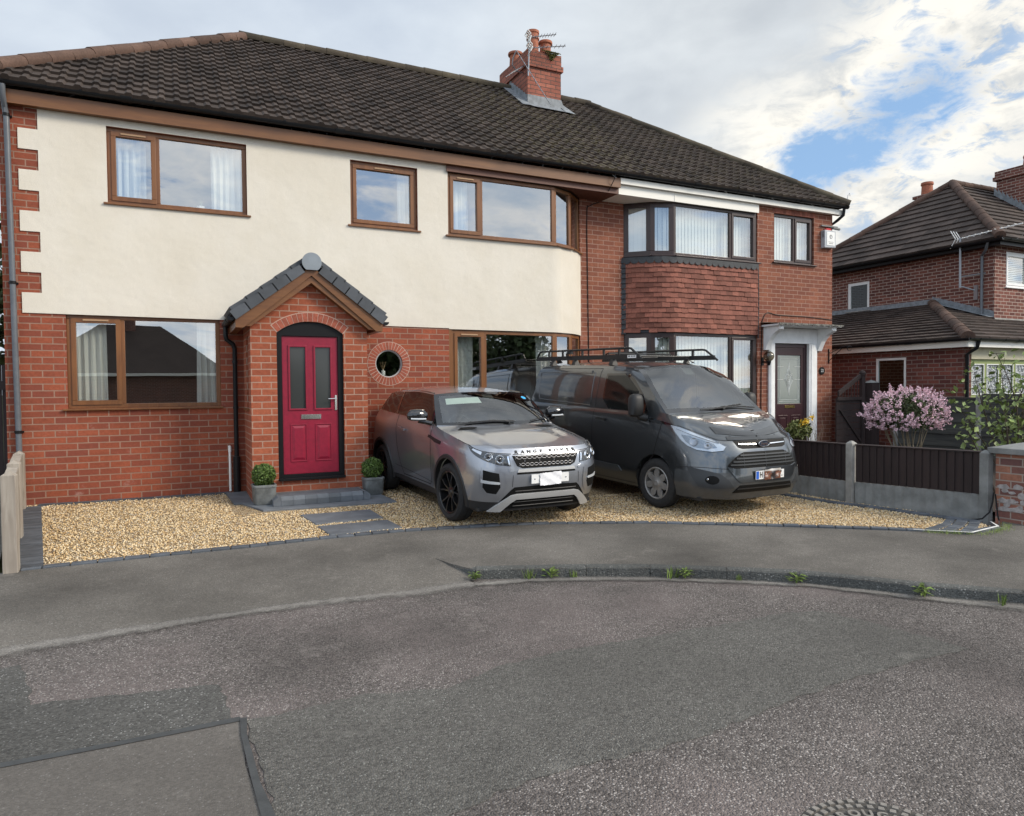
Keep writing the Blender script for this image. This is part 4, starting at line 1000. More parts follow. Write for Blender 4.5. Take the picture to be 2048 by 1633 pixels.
for i in range(5): mb.box(15.436, 15.439, -0.10, -0.03, 4.99+i*0.028, 5.0+i*0.028)
mb.prism(circ(15.63, 5.0, 0.045, 20), F0, -0.1245, -0.1222, holes=[circ(15.63, 5.0, 0.036, 20)])
mb.tube([F0(15.61, 5.02, -0.124), F0(15.64, 5.0, -0.124), F0(15.61, 4.975, -0.124)], 0.004, 5)
fbox(mb, F0, 15.55, 15.71, 4.875, 4.882, -0.1235, -0.1222); fbox(mb, F0, 15.57, 15.70, 4.84, 4.85, -0.1235, -0.1222)
mb.build('marking', 'ink', t)
mb = MB(); mb.box(15.42, 15.95, -0.05, -0.01, 5.245, 5.275); mb.tube([(15.8, -0.03, 5.235), (16.02, -0.03, 5.225)], 0.03, 10); mb.build('wall_bracket', 'concrete_dark', None, label='stub of grey metal bracket above the alarm box', cat='bracket')
def cable(name, pts, r, label, m='black_plastic', parent=None):
    P = [Vector(p) for p in pts]; out = []
    for i in range(len(P)-1):
        p0, p1, p2, p3 = P[max(i-1, 0)], P[i], P[i+1], P[min(i+2, len(P)-1)]
        for q in range(6):
            t = q/6; out.append(0.5*((2*p1)+(p2-p0)*t+(2*p0-5*p1+4*p2-p3)*t*t+(3*p1-p0-3*p2+p3)*t**3))
    out.append(P[-1])
    return MB().tube(out, r, 6).build(name, m, parent, smooth=True, label=label, cat='cable')
cable('cable', [(9.72, 0.53, 5.32), (9.50, 0.535, 5.22), (9.44, 0.54, 5.05), (9.45, 0.54, 3.5), (9.49, 0.54, 0.3)], 0.009, 'dark cable running down the recessed brick wall between the two bays')
cable('cable', [(13.58, -0.012, 0.7), (13.60, -0.012, 2.7), (13.64, -0.012, 3.05), (13.78, -0.012, 3.19), (14.1, -0.012, 3.15), (15.0, -0.012, 3.14), (15.81, -0.012, 3.10)], 0.009, 'dark cable looping along the brick above the door canopy')
cable('cable', [(9.62, -0.222, 5.76), (9.60, -0.225, 5.60), (9.575, -0.140, 5.47), (9.56, -0.066, 5.38)], 0.008, 'short dark cable hanging over the brown fascia at the party line')
cable('telephone_wire', [(15.9, 0.2, 5.16), (19.0, 3.0, 5.30), (26, 10, 6.3)], 0.012, 'thin telephone wire from the brick house corner across the sky')
# aerials on the chimney
def yagi(name, base, tip, n, ln, label, refl=True, mast=None):
    t = thing(name, label, 'aerial', base); B = Vector(base); T = Vector(tip); d = (T-B).normalized(); s = d.cross(Vector((0, 0, 1))).normalized(); u = s.cross(d)
    mb = MB(); mb.tube([B, T], 0.011, 6); mb.build('boom', 'aerial_metal', t)
    mb = MB()
    for i in range(n):
        c = B.lerp(T, (i+0.6)/n); mb.tube([c-s*ln, c+s*ln], 0.006, 5)
    mb.build('director_rods', 'aerial_metal', t)
    if refl:
        mb = MB()
        for sg in (-1, 1):
            for a in (-0.13, -0.045, 0.045, 0.13): mb.tube([B+s*a+u*sg*0.015-d*0.02, B+s*a+u*sg*0.115-d*0.08], 0.010, 5)
            for h in (0.02, 0.065, 0.11): mb.tube([B-s*0.135+u*sg*h-d*(0.02+0.06*h/0.115), B+s*0.135+u*sg*h-d*(0.02+0.06*h/0.115)], 0.010, 5)
        mb.build('reflector', 'aerial_white', t)
    if mast:
        mb = MB(); mb.tube(mast, 0.018, 8); mb.build('mast', 'aerial_metal', t, smooth=True)
    return t
yagi('tv_aerial', (9.40, 2.86, 9.60), (10.0, 2.74, 9.73), 9, 0.10, 'upper television aerial with a white reflector on the chimney', mast=[(9.34, 2.88, 8.72), (9.36, 2.88, 9.20), (9.39, 2.86, 9.62)])
yagi('tv_aerial', (9.40, 2.80, 9.33), (10.20, 2.65, 9.47), 8, 0.09, 'lower television aerial with a white reflector in front of the chimney pots')
yagi('tv_aerial', (9.05, 2.9, 9.25), (9.62, 2.35, 7.93), 12, 0.10, 'old aerial slumped down the front of the chimney onto the roof', refl=False)
mb = MB(); mb.tube([(9.06, 2.92, 9.25), (9.02, 3.0, 9.12), (9.02, 3.05, 8.98), (9.15, 3.1, 8.88), (9.36, 3.15, 8.9)], 0.014, 6)
for i in range(6): mb.tube([(8.80+0.07*i, 2.95, 8.62+0.05*i), (9.08+0.07*i, 3.1, 8.87+0.05*i)], 0.008, 5)
mb.build('tv_aerial', 'aerial_metal', None, label='small bent aerial with parallel rods on the left side of the chimney', cat='aerial')
mb = MB(); mb.tube([(15.95, -0.28, 5.78), (15.97, -0.30, 5.95), (16.02, -0.30, 6.0), (16.04, -0.30, 5.93)], 0.006, 5); mb.build('gutter_wire', 'aerial_metal', None, label='bent wire sticking up at the right end of the gutter', cat='wire')
# ------------------------------------------------------------------ ground, road, pavement, drive
def gz(y): return float(np.interp(y, [-4.5, 0], [-0.13, 0.0]))
ROADZ = -0.23


def speckle(name, base, dark, light, amount, scale=95.0, rough=0.9, bump=0.6, patches=(), stain=0.25, hue=None):
    """chippings set in tar: voronoi cells, some of them pale"""
    m = bpy.data.materials.new(name); m.use_nodes = True; t = m.node_tree; k = NT(t); p = t.nodes['Principled BSDF']
    pos = k.n('ShaderNodeNewGeometry').outputs['Position']
    wob = k.n('ShaderNodeVectorMath', {0: pos, 1: k.n('ShaderNodeVectorMath', {0: k.noise(pos, 40, 2, 0.5, 'Color'), 1: (0.012, 0.012, 0.0)}, operation='MULTIPLY').outputs[0]}, operation='ADD').outputs[0]
    v = k.n('ShaderNodeTexVoronoi', {'Scale': scale}, feature='F1'); t.links.new(wob, v.inputs['Vector'])
    rnd = k.n('ShaderNodeSeparateColor', {0: v.outputs['Color']})
    c = k.mix(rnd.outputs[0], dark, base)
    pale = k.m('MULTIPLY', k.sm(rnd.outputs[1], 1-amount, 1-amount*0.55), k.sm(v.outputs['Distance'], 0.62, 0.34))
    big = k.noise(pos, 0.7, 5, 0.6)
    if hue: c = k.mix(k.sm(k.noise(pos, 0.55, 4, 0.6), 0.42, 0.62), c, k.mix(rnd.outputs[0], tuple(q*0.6 for q in hue), hue))
    c = k.mix(k.m('MULTIPLY', pale, k.sm(big, 0.2, 0.6)), c, light)
    c = k.mix(1.0, c, k.ramp(big, [(0.3, 1-stain), (0.7, 1+stain*0.6)]), 'MULTIPLY')
    s2 = k.noise(pos, 3.2, 6, 0.7); c = k.mix(k.m('MULTIPLY', k.sm(s2, 0.56, 0.74), 0.35), c, tuple(min(1, q*1.7) for q in base))
    t.links.new(c, p.inputs['Base Color']); p.inputs['Roughness'].default_value = rough; p.inputs['Specular IOR Level'].default_value = 0.3
    h = k.m('ADD', k.m('MULTIPLY', v.outputs['Distance'], -1.0), k.m('MULTIPLY', rnd.outputs[2], 0.5))
    t.links.new(k.n('ShaderNodeBump', {'Strength': bump, 'Distance': 0.012, 'Height': h}).outputs[0], p.inputs['Normal'])
    MATS[name] = m


speckle('road_red', (0.205, 0.184, 0.173), (0.068, 0.060, 0.057), (0.44, 0.41, 0.39), 0.19, 96, bump=0.9, hue=(0.232, 0.199, 0.190))
speckle('road_dark', (0.135, 0.132, 0.124), (0.058, 0.057, 0.054), (0.32, 0.32, 0.31), 0.09, 100)
speckle('road_smooth', (0.145, 0.133, 0.121), (0.100, 0.092, 0.084), (0.22, 0.21, 0.20), 0.05, 110, bump=0.35, stain=0.18)
speckle('road_green', (0.182, 0.175, 0.161), (0.078, 0.075, 0.070), (0.32, 0.32, 0.30), 0.09, 105, bump=0.8, stain=0.15)
speckle('pavement_tar', (0.168, 0.155, 0.139), (0.100, 0.093, 0.084), (0.30, 0.29, 0.27), 0.07, 130, bump=0.4, stain=0.45)
speckle('kerb_stone', (0.125, 0.128, 0.122), (0.075, 0.078, 0.076), (0.26, 0.26, 0.25), 0.12, 70, bump=0.6, stain=0.4)
speckle('dust', (0.27, 0.255, 0.235), (0.17, 0.16, 0.15), (0.40, 0.385, 0.36), 0.2, 110, bump=0.4, stain=0.4)
def dust_mat():
    m = MATS['dust']; t = m.node_tree; k = NT(t); p = t.nodes['Principled BSDF']; pos = k.n('ShaderNodeNewGeometry').outputs['Position']
    a = k.n('ShaderNodeAttribute', attribute_name='fade').outputs['Fac']
    f = k.m('MULTIPLY', k.sm(k.m('ADD', a, k.m('MULTIPLY', k.m('SUBTRACT', k.noise(pos, 5, 6, 0.75), 0.5), 1.5)), 0.10, 1.0), 0.9)
    t.links.new(f, p.inputs['Alpha'])


dust_mat()
mat('tar_seal', (0.052, 0.056, 0.058), 0.6, var=0.2, vscale=12, bump=0.25, bscale=60)


def gravel_mat():
    m = bpy.data.materials.new('gravel_buff'); m.use_nodes = True; t = m.node_tree; k = NT(t); p = t.nodes['Principled BSDF']
    pos = k.n('ShaderNodeNewGeometry').outputs['Position']
    v = k.n('ShaderNodeTexVoronoi', {'Scale': 58.0, 'Randomness': 1.0}, feature='F1'); t.links.new(pos, v.inputs['Vector'])
    rnd = k.n('ShaderNodeSeparateColor', {0: v.outputs['Color']})
    c = k.ramp(rnd.outputs[0], [(0.0, (0.32, 0.20, 0.10)), (0.25, (0.58, 0.41, 0.21)), (0.6, (0.70, 0.53, 0.31)), (0.85, (0.78, 0.66, 0.46)), (1.0, (0.40, 0.33, 0.27))])
    gap = k.sm(v.outputs['Distance'], 0.34, 0.70); c = k.mix(gap, c, (0.11, 0.07, 0.035))
    t.links.new(c, p.inputs['Base Color']); p.inputs['Roughness'].default_value = 0.85
    t.links.new(k.n('ShaderNodeBump', {'Strength': 1.0, 'Distance': 0.02, 'Height': k.m('MULTIPLY', v.outputs['Distance'], -1.0)}).outputs[0], p.inputs['Normal'])
    MATS['gravel_buff'] = m
    m = bpy.data.materials.new('pebble'); m.use_nodes = True; t = m.node_tree; k = NT(t); p = t.nodes['Principled BSDF']
    a = k.n('ShaderNodeAttribute', attribute_name='tint').outputs['Fac']
    c = k.ramp(a, [(0.0, (0.42, 0.26, 0.12)), (0.25, (0.66, 0.47, 0.24)), (0.55, (0.78, 0.60, 0.35)), (0.8, (0.85, 0.73, 0.52)), (1.0, (0.42, 0.36, 0.31))])
    t.links.new(c, p.inputs['Base Color']); p.inputs['Roughness'].default_value = 0.8
    MATS['pebble'] = m


gravel_mat()


def ragged(poly, amp=0.018, step=0.06, limit=2.6):
    out = []
    for i in range(len(poly)):
        a, b = poly[i], poly[(i+1) % len(poly)]; l = math.dist(a, b); n = max(1, int(l/step)) if l < limit else 1
        for q in range(n): t = q/n; out.append((a[0]+(b[0]-a[0])*t+random.uniform(-amp, amp), a[1]+(b[1]-a[1])*t+random.uniform(-amp, amp)))
    return out


def sheet(name, poly, z, m, label=None, kind='structure', zfn=None, thick=0.0):
    zf = zfn or (lambda x, y: z)
    mb = MB(); mb.prism(poly, lambda u, v, d: (u, v, zf(u, v)+d), 0.0, -thick, caps=(True, thick > 0), sides=thick > 0)
    return mb.build(name, m, None, kind=kind, label=label)


# far ground to the horizon, then the road
mb = MB(); mb.add([(-600, -600, -0.30), (600, -600, -0.30), (600, 600, -0.30), (-600, 600, -0.30)], [(0, 1, 2, 3)]); mb.build('ground', 'grass', None, kind='structure')
sheet('road', [(-30, -30), (40, -30), (40, -5.2), (-30, -5.2)], ROADZ, 'road_red')
sheet('yard', [(-30, -3.70), (0.36, -3.70), (-0.15, -0.3), (-0.25, 9), (-30, 9)], -0.115, 'pavement_tar')
# mended strips in the road
sheet('road_repair', ragged([(4.192, -7.503), (4.938, -7.56), (5.498, -7.597), (6.145, -7.601), (6.462, -7.695), (6.556, -8.077), (6.63, -8.426), (6.679, -8.721), (5.862, -8.695), (5.136, -8.74), (4.576, -8.815), (4.114, -8.855), (3.748, -8.83), (3.407, -8.811), (3.135, -8.838), (2.874, -8.903), (2.625, -9.017), (2.314, -9.049), (2.206, -8.995), (2.22, -8.576), (2.205, -8.117), (2.177, -7.605), (2.431, -7.614), (2.852, -7.569), (3.299, -7.719), (3.723, -7.562)]), ROADZ+0.004, 'road_green', thick=0.004)
sheet('road_repair', ragged([(-4, -6.95), (0.92, -6.10), (1.02, -6.45), (1.092, -6.841), (2.088, -7.041), (2.105, -7.30), (2.12, -7.56), (1.081, -7.553), (-4, -8.2)]), ROADZ+0.004, 'road_dark', thick=0.004)
sheet('road_trench', [(-4, -7.62), (1.081, -7.60), (2.17, -7.60), (2.14, -8.1), (2.17, -8.60), (2.22, -9.6), (2.3, -11), (-4, -13)], ROADZ+0.008, 'road_smooth', thick=0.008)
def band(pts, w, z, m, name, lift=0.0):
    P = [Vector((a, b, 0)) for a, b in pts]; L, Rr = [], []
    for i, p in enumerate(P):
        d = (P[min(i+1, len(P)-1)]-P[max(i-1, 0)]).normalized(); n = Vector((-d.y, d.x, 0)); ww = w[i] if isinstance(w, (list, tuple)) else w; ww *= random.uniform(0.85, 1.15)
        L.append(p+n*ww/2); Rr.append(p-n*ww/2)
    zf = z if callable(z) else (lambda x, y: z)
    mb = MB(); n = len(P); C_ = [(a+b)/2 for a, b in zip(L, Rr)]; mb.add([(p.x, p.y, zf(p.x, p.y)) for p in L+C_+Rr], [(i, n+i, n+i+1, i+1) for i in range(n-1)]+[(n+i, 2*n+i, 2*n+i+1, n+i+1) for i in range(n-1)])
    o = mb.build(name, m, None, kind='structure'); at = o.data.attributes.new('fade', 'FLOAT', 'POINT'); at.data.foreach_set('value', [0.0]*n+[1.0]*n+[0.0]*n); return o
band([(-4, -7.62), (-1, -7.605), (0.4, -7.60), (1.08, -7.585), (1.6, -7.60), (2.16, -7.595)], 0.05, ROADZ+0.012, 'tar_seal', 'tar_joint')
band([(2.175, -7.60), (2.16, -7.8), (2.165, -8.05), (2.17, -8.3), (2.19, -8.6), (2.215, -9.0), (2.25, -9.6)], [0.035, 0.03, 0.03, 0.035, 0.05, 0.045, 0.05], ROADZ+0.016, 'tar_seal', 'tar_joint')

# pavement: a dropped crossing on the left, a kerb on the right
top = [(-30, -3.72), (0.54, -3.73), (0.71, -3.72), (1.62, -3.71), (2.57, -3.71), (3.31, -3.64), (4.29, -3.66)]
low = [(-30, -6.9), (-4, -6.55), (-1, -6.02), (0.756, -5.77), (1.672, -5.67), (2.783, -5.62), (3.6, -5.70), (4.42, -5.60)]
def lerp_on(poly, x): return float(np.interp(x, [p[0] for p in poly], [p[1] for p in poly]))
xs = sorted(set([-30, -12, -6, -4, -1]+[round(0.54+0.12*i, 3) for i in range(32)]+[4.26]))
G = []
for x in xs:
    row = []
    for j in range(9):
        t = j/8; y = lerp_on(top, x)*(1-t)+lerp_on(low, x)*t
        zt_, zb = -0.114, -0.222; w_ = min(1, max(0, (x-2.6)/1.6)); w_ = w_*w_*(3-2*w_); row.append((x+0.10*t*(1 if x > 4.0 else 0), y, zt_-0.02*w_*t+(zb-zt_+0.02*w_)*(t**(1.25+3.2*w_))))
    G.append(row)
mb = MB(); mb.grid(np.array(G)); mb.build('pavement', 'pavement_tar', None, kind='structure', smooth=True)
kerb_top = [(4.255, -3.665), (4.235, -4.4), (4.20, -4.96), (4.27, -5.25), (4.39, -5.57), (4.82, -5.75), (5.35, -5.98), (5.88, -6.26), (6.45, -6.66), (6.95, -7.05), (7.56, -7.83), (8.05, -8.33), (8.8, -9.3), (9.6, -10.8), (10.0, -13)]
edge_r = [(4.29, -3.66), (5.43, -3.86), (6.03, -4.04), (7.17, -4.54), (8.63, -5.55), (9.68, -6.40), (9.96, -6.74), (10.6, -6.73), (11.09, -6.45), (40, -6.3)]
poly = kerb_top+[(40, -13)]+edge_r[::-1]
sheet('pavement', poly, -0.13, 'pavement_tar', zfn=lambda x, y: float(np.interp(y, [-5.0, -3.7], [-0.142, -0.116])), thick=0.05)
# kerb stones
mb = MB()
kk = kerb_top[2:14]
def kz(p):
    d = math.dist(p, kerb_top[2]); return ROADZ+0.035+min(0.06, 0.06*d/0.62) if d < 0.62 else -0.134
for i in range(len(kk)-1):
    a, b = Vector((*kk[i], 0)), Vector((*kk[i+1], 0)); d = (b-a).normalized(); n = Vector((d.y, -d.x, 0)); n = n if n.dot(Vector((-1, -1, 0))) > 0 else -n
    za, zb = kz(kk[i]), kz(kk[i+1]); m_ = 6
    for q in range(m_):
        t0, t1 = q/m_, (q+1)/m_; p0, p1 = a.lerp(b, t0), a.lerp(b, t1); z0, z1 = za+(zb-za)*t0, za+(zb-za)*t1
        if q == 0 and i > 1: p0 = p0+d*0.006
        o = 0.012*math.sin(i*3+q); bt = 0.014
        vs = [p0-n*0.11+Vector((0, 0, z0)), p0+n*(o*0.2-bt)+Vector((0, 0, z0)), p0+n*(0.004+o*.3)+Vector((0, 0, z0-bt)), p0+n*0.012+Vector((0, 0, ROADZ-0.02)),
              p1-n*0.11+Vector((0, 0, z1)), p1+n*(o*0.2-bt)+Vector((0, 0, z1)), p1+n*(0.004+o*.3)+Vector((0, 0, z1-bt)), p1+n*0.012+Vector((0, 0, ROADZ-0.02))]
        mb.add(vs, [(0, 4, 5, 1), (1, 5, 6, 2), (2, 6, 7, 3)]+([(0, 1, 2, 3)] if i == 0 and q == 0 else []))
mb.build('kerb', 'kerb_stone', None, kind='structure')
# dusty line where the crossing meets the road, and along the kerb foot
dl = [(-4, -6.57), (-1, -6.05), (0.756, -5.79), (1.2, -5.74), (1.672, -5.69), (2.2, -5.66), (2.783, -5.64), (3.3, -5.68), (3.8, -5.74), (4.30, -5.70)]
band(dl, [0.42, 0.42, 0.40, 0.36, 0.36, 0.30, 0.34, 0.34, 0.46, 0.5], ROADZ+0.0125, 'dust', 'gutter_dust')
band([(4.30, -5.78), (4.8, -5.86), (5.30, -6.07), (5.85, -6.36), (6.4, -6.74), (6.92, -7.14), (7.52, -7.92), (8.0, -8.45)], [0.24, 0.26, 0.22, 0.20, 0.20, 0.20, 0.26, 0.34], ROADZ+0.0125, 'dust', 'gutter_dust')

# gravel drive
dz = lambda x, y: gz(y)
gp = [(-0.19, 0.0), (-0.02, -0.21), (0.52, -3.66), (1.62, -3.62), (2.57, -3.62), (3.31, -3.55), (4.29, -3.57), (5.43, -3.77), (6.03, -3.95), (7.17, -4.45), (8.60, -5.45), (9.63, -6.30), (9.9, -6.64), (10.6, -6.60), (10.74, -6.39), (10.85, -5.6), (10.66, -4.63), (10.58, -3.66), (10.5, 0.6), (8.0, 0.6)]
mb = MB(); NX, NY = 1, 26
ys = np.linspace(0.6, -6.7, 60); rows = []
def xr(y):
    xs_ = []
    for i in range(len(gp)):
        (xa, ya), (xb, yb) = gp[i], gp[(i+1) % len(gp)]
        if (ya-y)*(yb-y) <= 0 and ya != yb: xs_.append(xa+(xb-xa)*(y-ya)/(yb-ya))
    return xs_
mb.prism(gp, lambda u, v, d: (u, v, gz(v)-0.012), 0, 0, caps=(True, False), sides=False)
mb.build('gravel_bed', 'gravel_buff', None, kind='structure')
def inside(x, y):
    c = False; n = len(gp)
    for i in range(n):
        (xa, ya), (xb, yb) = gp[i], gp[i-1]
        if (ya > y) != (yb > y) and x < (xb-xa)*(y-ya)/(yb-ya)+xa: c = not c
    return c
N = 44000
pts = []
while len(pts) < N:
    x = random.uniform(-0.1, 10.8); y = -6.7*random.random()**0.85+0.0
    if inside(x, y) and not (x > 5.2 and x < 9.6 and y > -2.6) and not (2.55 < x < 4.75 and y > -1.9): pts.append((x, y))
pts = np.array(pts)
sz = 0.0065+0.006*RNG.random(N)
ic = np.array([(1, 0, 0), (-1, 0, 0), (0, 1, 0), (0, -1, 0), (0, 0, 1), (0, 0, -1)], float)
fc = [(0, 2, 4), (2, 1, 4), (1, 3, 4), (3, 0, 4), (2, 0, 5), (1, 2, 5), (3, 1, 5), (0, 3, 5)]
V = np.zeros((N, 6, 3)); ang = RNG.random(N)*6.28; tl = RNG.normal(size=(N, 2))*0.35
st = np.stack([sz*(0.8+0.7*RNG.random(N)), sz*(0.7+0.5*RNG.random(N)), sz*(0.45+0.45*RNG.random(N))], 1)
base = ic[None]*st[:, None, :]*(0.75+0.5*RNG.random((N, 6, 1)))
ca, sa = np.cos(ang), np.sin(ang)
V[..., 0] = base[..., 0]*ca[:, None]-base[..., 1]*sa[:, None]; V[..., 1] = base[..., 0]*sa[:, None]+base[..., 1]*ca[:, None]
V[..., 2] = base[..., 2]+V[..., 0]*tl[:, :1]+V[..., 1]*tl[:, 1:]
V[..., 0] += pts[:, :1]; V[..., 1] += pts[:, 1:]; V[..., 2] += np.array([gz(y) for y in pts[:, 1]])[:, None]-0.006+0.006*RNG.random((N, 1))
F = (np.array(fc)[None]+(np.arange(N)*6)[:, None, None]).reshape(-1, 3)
g = MB(); g.v = V.reshape(-1, 3).tolist(); g.f = [tuple(f) for f in F.tolist()]; g.t = np.repeat(RNG.random(N), 8).tolist()
g.build('gravel', 'pebble', None, kind='stuff', smooth=True, angle=180, recalc=False)

# block edging and paving
def setts(name, pts, width, length, zf, label=None, m='sett', gap=0.011, inward=1):
    P = [Vector((a, b, 0)) for a, b in pts]; mb = MB()
    for i in range(len(P)-1):
        a, b = P[i], P[i+1]; d = (b-a); L = d.length; d.normalize(); n = Vector((-d.y, d.x, 0))*inward; k = max(1, round(L/length))
        for q in range(k):
            p0 = a+d*(L*q/k+gap/2); p1 = a+d*(L*(q+1)/k-gap/2); z0 = zf((p0.x+p1.x)/2, (p0.y+p1.y)/2)+random.uniform(-0.003, 0.004); tn = random.random()
            vs = []
            e = 0.006
            for z, s in ((z0-0.06, 0), (z0-e, 0), (z0, e)):
                for c, w in ((p0, s), (p1, s)): pass
                vs += [p0+d*s+n*s+Vector((0, 0, z)), p1-d*s+n*s+Vector((0, 0, z)), p1-d*s+n*(width-s)+Vector((0, 0, z)), p0+d*s+n*(width-s)+Vector((0, 0, z))]
            mb.add(vs, [(8, 9, 10, 11)]+[(o+i_, o+(i_+1) % 4, o+4+(i_+1) % 4, o+4+i_) for o in (0, 4) for i_ in range(4)], tn)
    return mb.build(name, m, None, kind='structure', label=label)
ez = lambda x, y: gz(y)+0.012
edge = [(0.54, -3.73), (0.71, -3.72), (1.62, -3.71), (2.57, -3.71), (3.31, -3.66), (4.29, -3.68), (5.43, -3.87), (6.03, -4.05), (7.17, -4.55), (8.63, -5.56), (9.68, -6.41), (9.96, -6.74), (10.6, -6.73)]
setts('block_edging', edge, 0.10, 0.205, ez)
setts('block_edging', [(10.76, -6.42), (10.62, -5.2), (10.40, -4.2), (10.33, -3.63), (10.28, -2.6)], 0.12, 0.22, lambda x, y: gz(y)+0.02, inward=1)
setts('block_edging', [(9.96, -6.74), (10.35, -6.60), (10.74, -6.40)], 0.11, 0.21, lambda x, y: gz(y)+0.014)
setts('block_edging', [(9.86, -6.60), (10.30, -6.47), (10.70, -6.28)], 0.12, 0.21, lambda x, y: gz(y)+0.0135)
setts('block_edging', [(9.74, -6.46), (10.26, -6.345), (10.66, -6.15)], 0.10, 0.21, lambda x, y: gz(y)+0.0125)
setts('block_edging', [(0.15, -0.02), (2.62, -0.02)], -0.10, 0.205, lambda x, y: gz(y)+0.01)
mb = MB()                                                    # strip of narrow pavers beside the left fence
n = 34
for i in range(n):
    t0, t1 = i/n, (i+0.93)/n
    def pt(t, s): return Vector((-0.02+(0.52+0.02)*t+s*(0.23-0.03*t), -0.21-3.47*t, gz(-0.21-3.47*t)+0.014))
    a, b, c, d = pt(t0, 0.02), pt(t0, 1), pt(t1, 1), pt(t1, 0.02); tn = random.random(); dn = Vector((0, 0, -0.05)); j = Vector((0, 0, random.uniform(-.003, .003)))
    mb.add([a+j, b+j, c+j, d+j, a+dn, b+dn, c+dn, d+dn], [(0, 1, 2, 3), (0, 1, 5, 4), (1, 2, 6, 5), (2, 3, 7, 6), (3, 0, 4, 7)], tn)
mb.build('paver_strip', 'sett', None, kind='structure')
def slab(name, corners, z, h, m='slate_paving', label=None, cat=None, group=None, kind=None):
    mb = MB(); e = 0.006; P = [Vector((a, b, 0)) for a, b in corners]; c = sum(P, Vector())/len(P); n = len(P)
    zz = [gz(p.y)+z for p in P]
    vs = [p+Vector((0, 0, q-h)) for p, q in zip(P, zz)]+[p+Vector((0, 0, q-e)) for p, q in zip(P, zz)]+[p+(c-p).normalized()*e+Vector((0, 0, q)) for p, q in zip(P, zz)]
    mb.add(vs, [tuple(range(2*n, 3*n))]+[(o+i, o+(i+1) % n, o+n+(i+1) % n, o+n+i) for o in (0, n) for i in range(n)])
    return mb.build(name, m, None, label=label, cat=cat, group=group, kind=kind)
slab('paving_slab', [(3.32, -2.26), (4.23, -2.28), (4.25, -2.86), (3.40, -2.88)], 0.010, 0.05, label='dark slate stepping slab in the gravel nearest the door step', cat='paving slab')
slab('paving_slab', [(3.40, -3.03), (4.26, -3.01), (4.31, -3.50), (3.45, -3.53)], 0.010, 0.05, label='dark slate stepping slab in the gravel nearest the pavement edge', cat='paving slab')
for q in ([(2.55, -0.04), (2.84, -0.04), (2.84, -1.19), (2.90, -1.19), (2.58, -1.19)],): pass
slab('paving', [(2.56, -0.12), (2.85, -0.12), (2.85, -1.10), (2.60, -1.10)], 0.012, 0.05, kind='structure')
slab('paving', [(2.70, -1.105), (4.66, -1.105), (4.72, -1.87), (2.92, -1.76)], 0.014, 0.05, kind='structure')
t = thing('door_step', 'low slate doorstep with chamfered edging blocks in front of the red door', 'step', (3.72, -1.35, 0))
mb = MB(); z0, z1 = gz(-1.4)+0.012, gz(-1.4)+0.135
mb.box(3.17, 4.31, -1.52, -1.104, z0, z1-0.002); mb.build('step_top', 'slate_paving', t)
mb = MB(); n = 7
for i in range(n):
    a, b = 3.17+1.14*i/n+.001, 3.17+1.14*(i+1)/n-.001
    mb.add([(a, -1.522, z0), (b, -1.522, z0), (b, -1.60, z0), (a, -1.60, z0), (a, -1.522, z1+.002), (b, -1.522, z1+.002), (b, -1.555, z1+.002), (a, -1.555, z1+.002), (a, -1.60, z1-.05), (b, -1.60, z1-.05)], [(4, 5, 6, 7), (6, 7, 8, 9), (8, 9, 2, 3), (0, 4, 7, 8, 3), (1, 5, 6, 9, 2)])
for s, x in ((-1, 3.168), (1, 4.312)):
    for (ya, yb) in ((-1.60, -1.37), (-1.365, -1.11)):
        mb.add([(x, ya, z0), (x+s*.10, ya, z0), (x+s*.10, yb, z0), (x, yb, z0), (x, ya, z1+.002), (x+s*.035, ya, z1+.002), (x+s*.035, yb, z1+.002), (x, yb, z1+.002), (x+s*.10, ya, z1-.05), (x+s*.10, yb, z1-.05)], [(4, 5, 6, 7), (5, 8, 9, 6), (8, 1, 2, 9), (0, 1, 8, 5, 4), (3, 2, 9, 6, 7)])
mb.build('edging_block', 'slate_paving', t, bevel=0.002)
mb = MB(); mb.add([(9.55, -6.36, -0.112), (9.97, -6.775, -0.112), (10.60, -6.70, -0.112), (10.82, -6.48, -0.112), (10.82, -6.46, -0.112), (10.60, -6.665, -0.112), (9.98, -6.745, -0.112), (9.56, -6.34, -0.112)], [(0, 1, 6, 7), (1, 2, 5, 6), (2, 3, 4, 5)])
mb.build('white_line', mat('white_chalk', (0.72, 0.72, 0.70), 0.9, var=0.15, vscale=20), None, kind='structure')
# manhole cover in the road
t = thing('manhole_cover', 'round iron manhole cover in the road with raised chequer blocks and lettering BOROUGH', 'manhole cover', (4.30, -9.84, ROADZ))
MC = Vector((4.305, -9.862, ROADZ)); dirx = Vector((0.9008, -0.4342, 0)); diry = Vector((0.4342, 0.9008, 0))
def mc(x, y, z=0.0): return tuple(MC+dirx*x+diry*y+Vector((0, 0, z)))
mb = MB(); mb.lathe([(0, 0.004), (0.325, 0.004), (0.335, 0.001), (0.335, -0.03)], Matrix.Translation(MC), 64); mb.build('plate', mat('iron', (0.085, 0.078, 0.070), 0.6, metal=0.25, var=0.3, vscale=20, bump=0.3), t)
mb = MB()
for ring, (r, k) in enumerate(((0.312, 44), (0.277, 40))):
    for i in range(k):
        a = 2*math.pi*(i+0.5*ring)/k; w = 0.0115; p = [(r-w, -w*1.1), (r+w, -w*0.9), (r+w, w*0.9), (r-w, w*1.1)]
        c, s = math.cos(a), math.sin(a); q = [(x*c-y*s, x*s+y*c) for x, y in p]
        mb.add([mc(x, y, 0.004) for x, y in q]+[mc(x*0.998, y*0.998, 0.0115) for x, y in q], [(4, 5, 6, 7), (0, 1, 5, 4), (1, 2, 6, 5), (2, 3, 7, 6), (3, 0, 4, 7)])
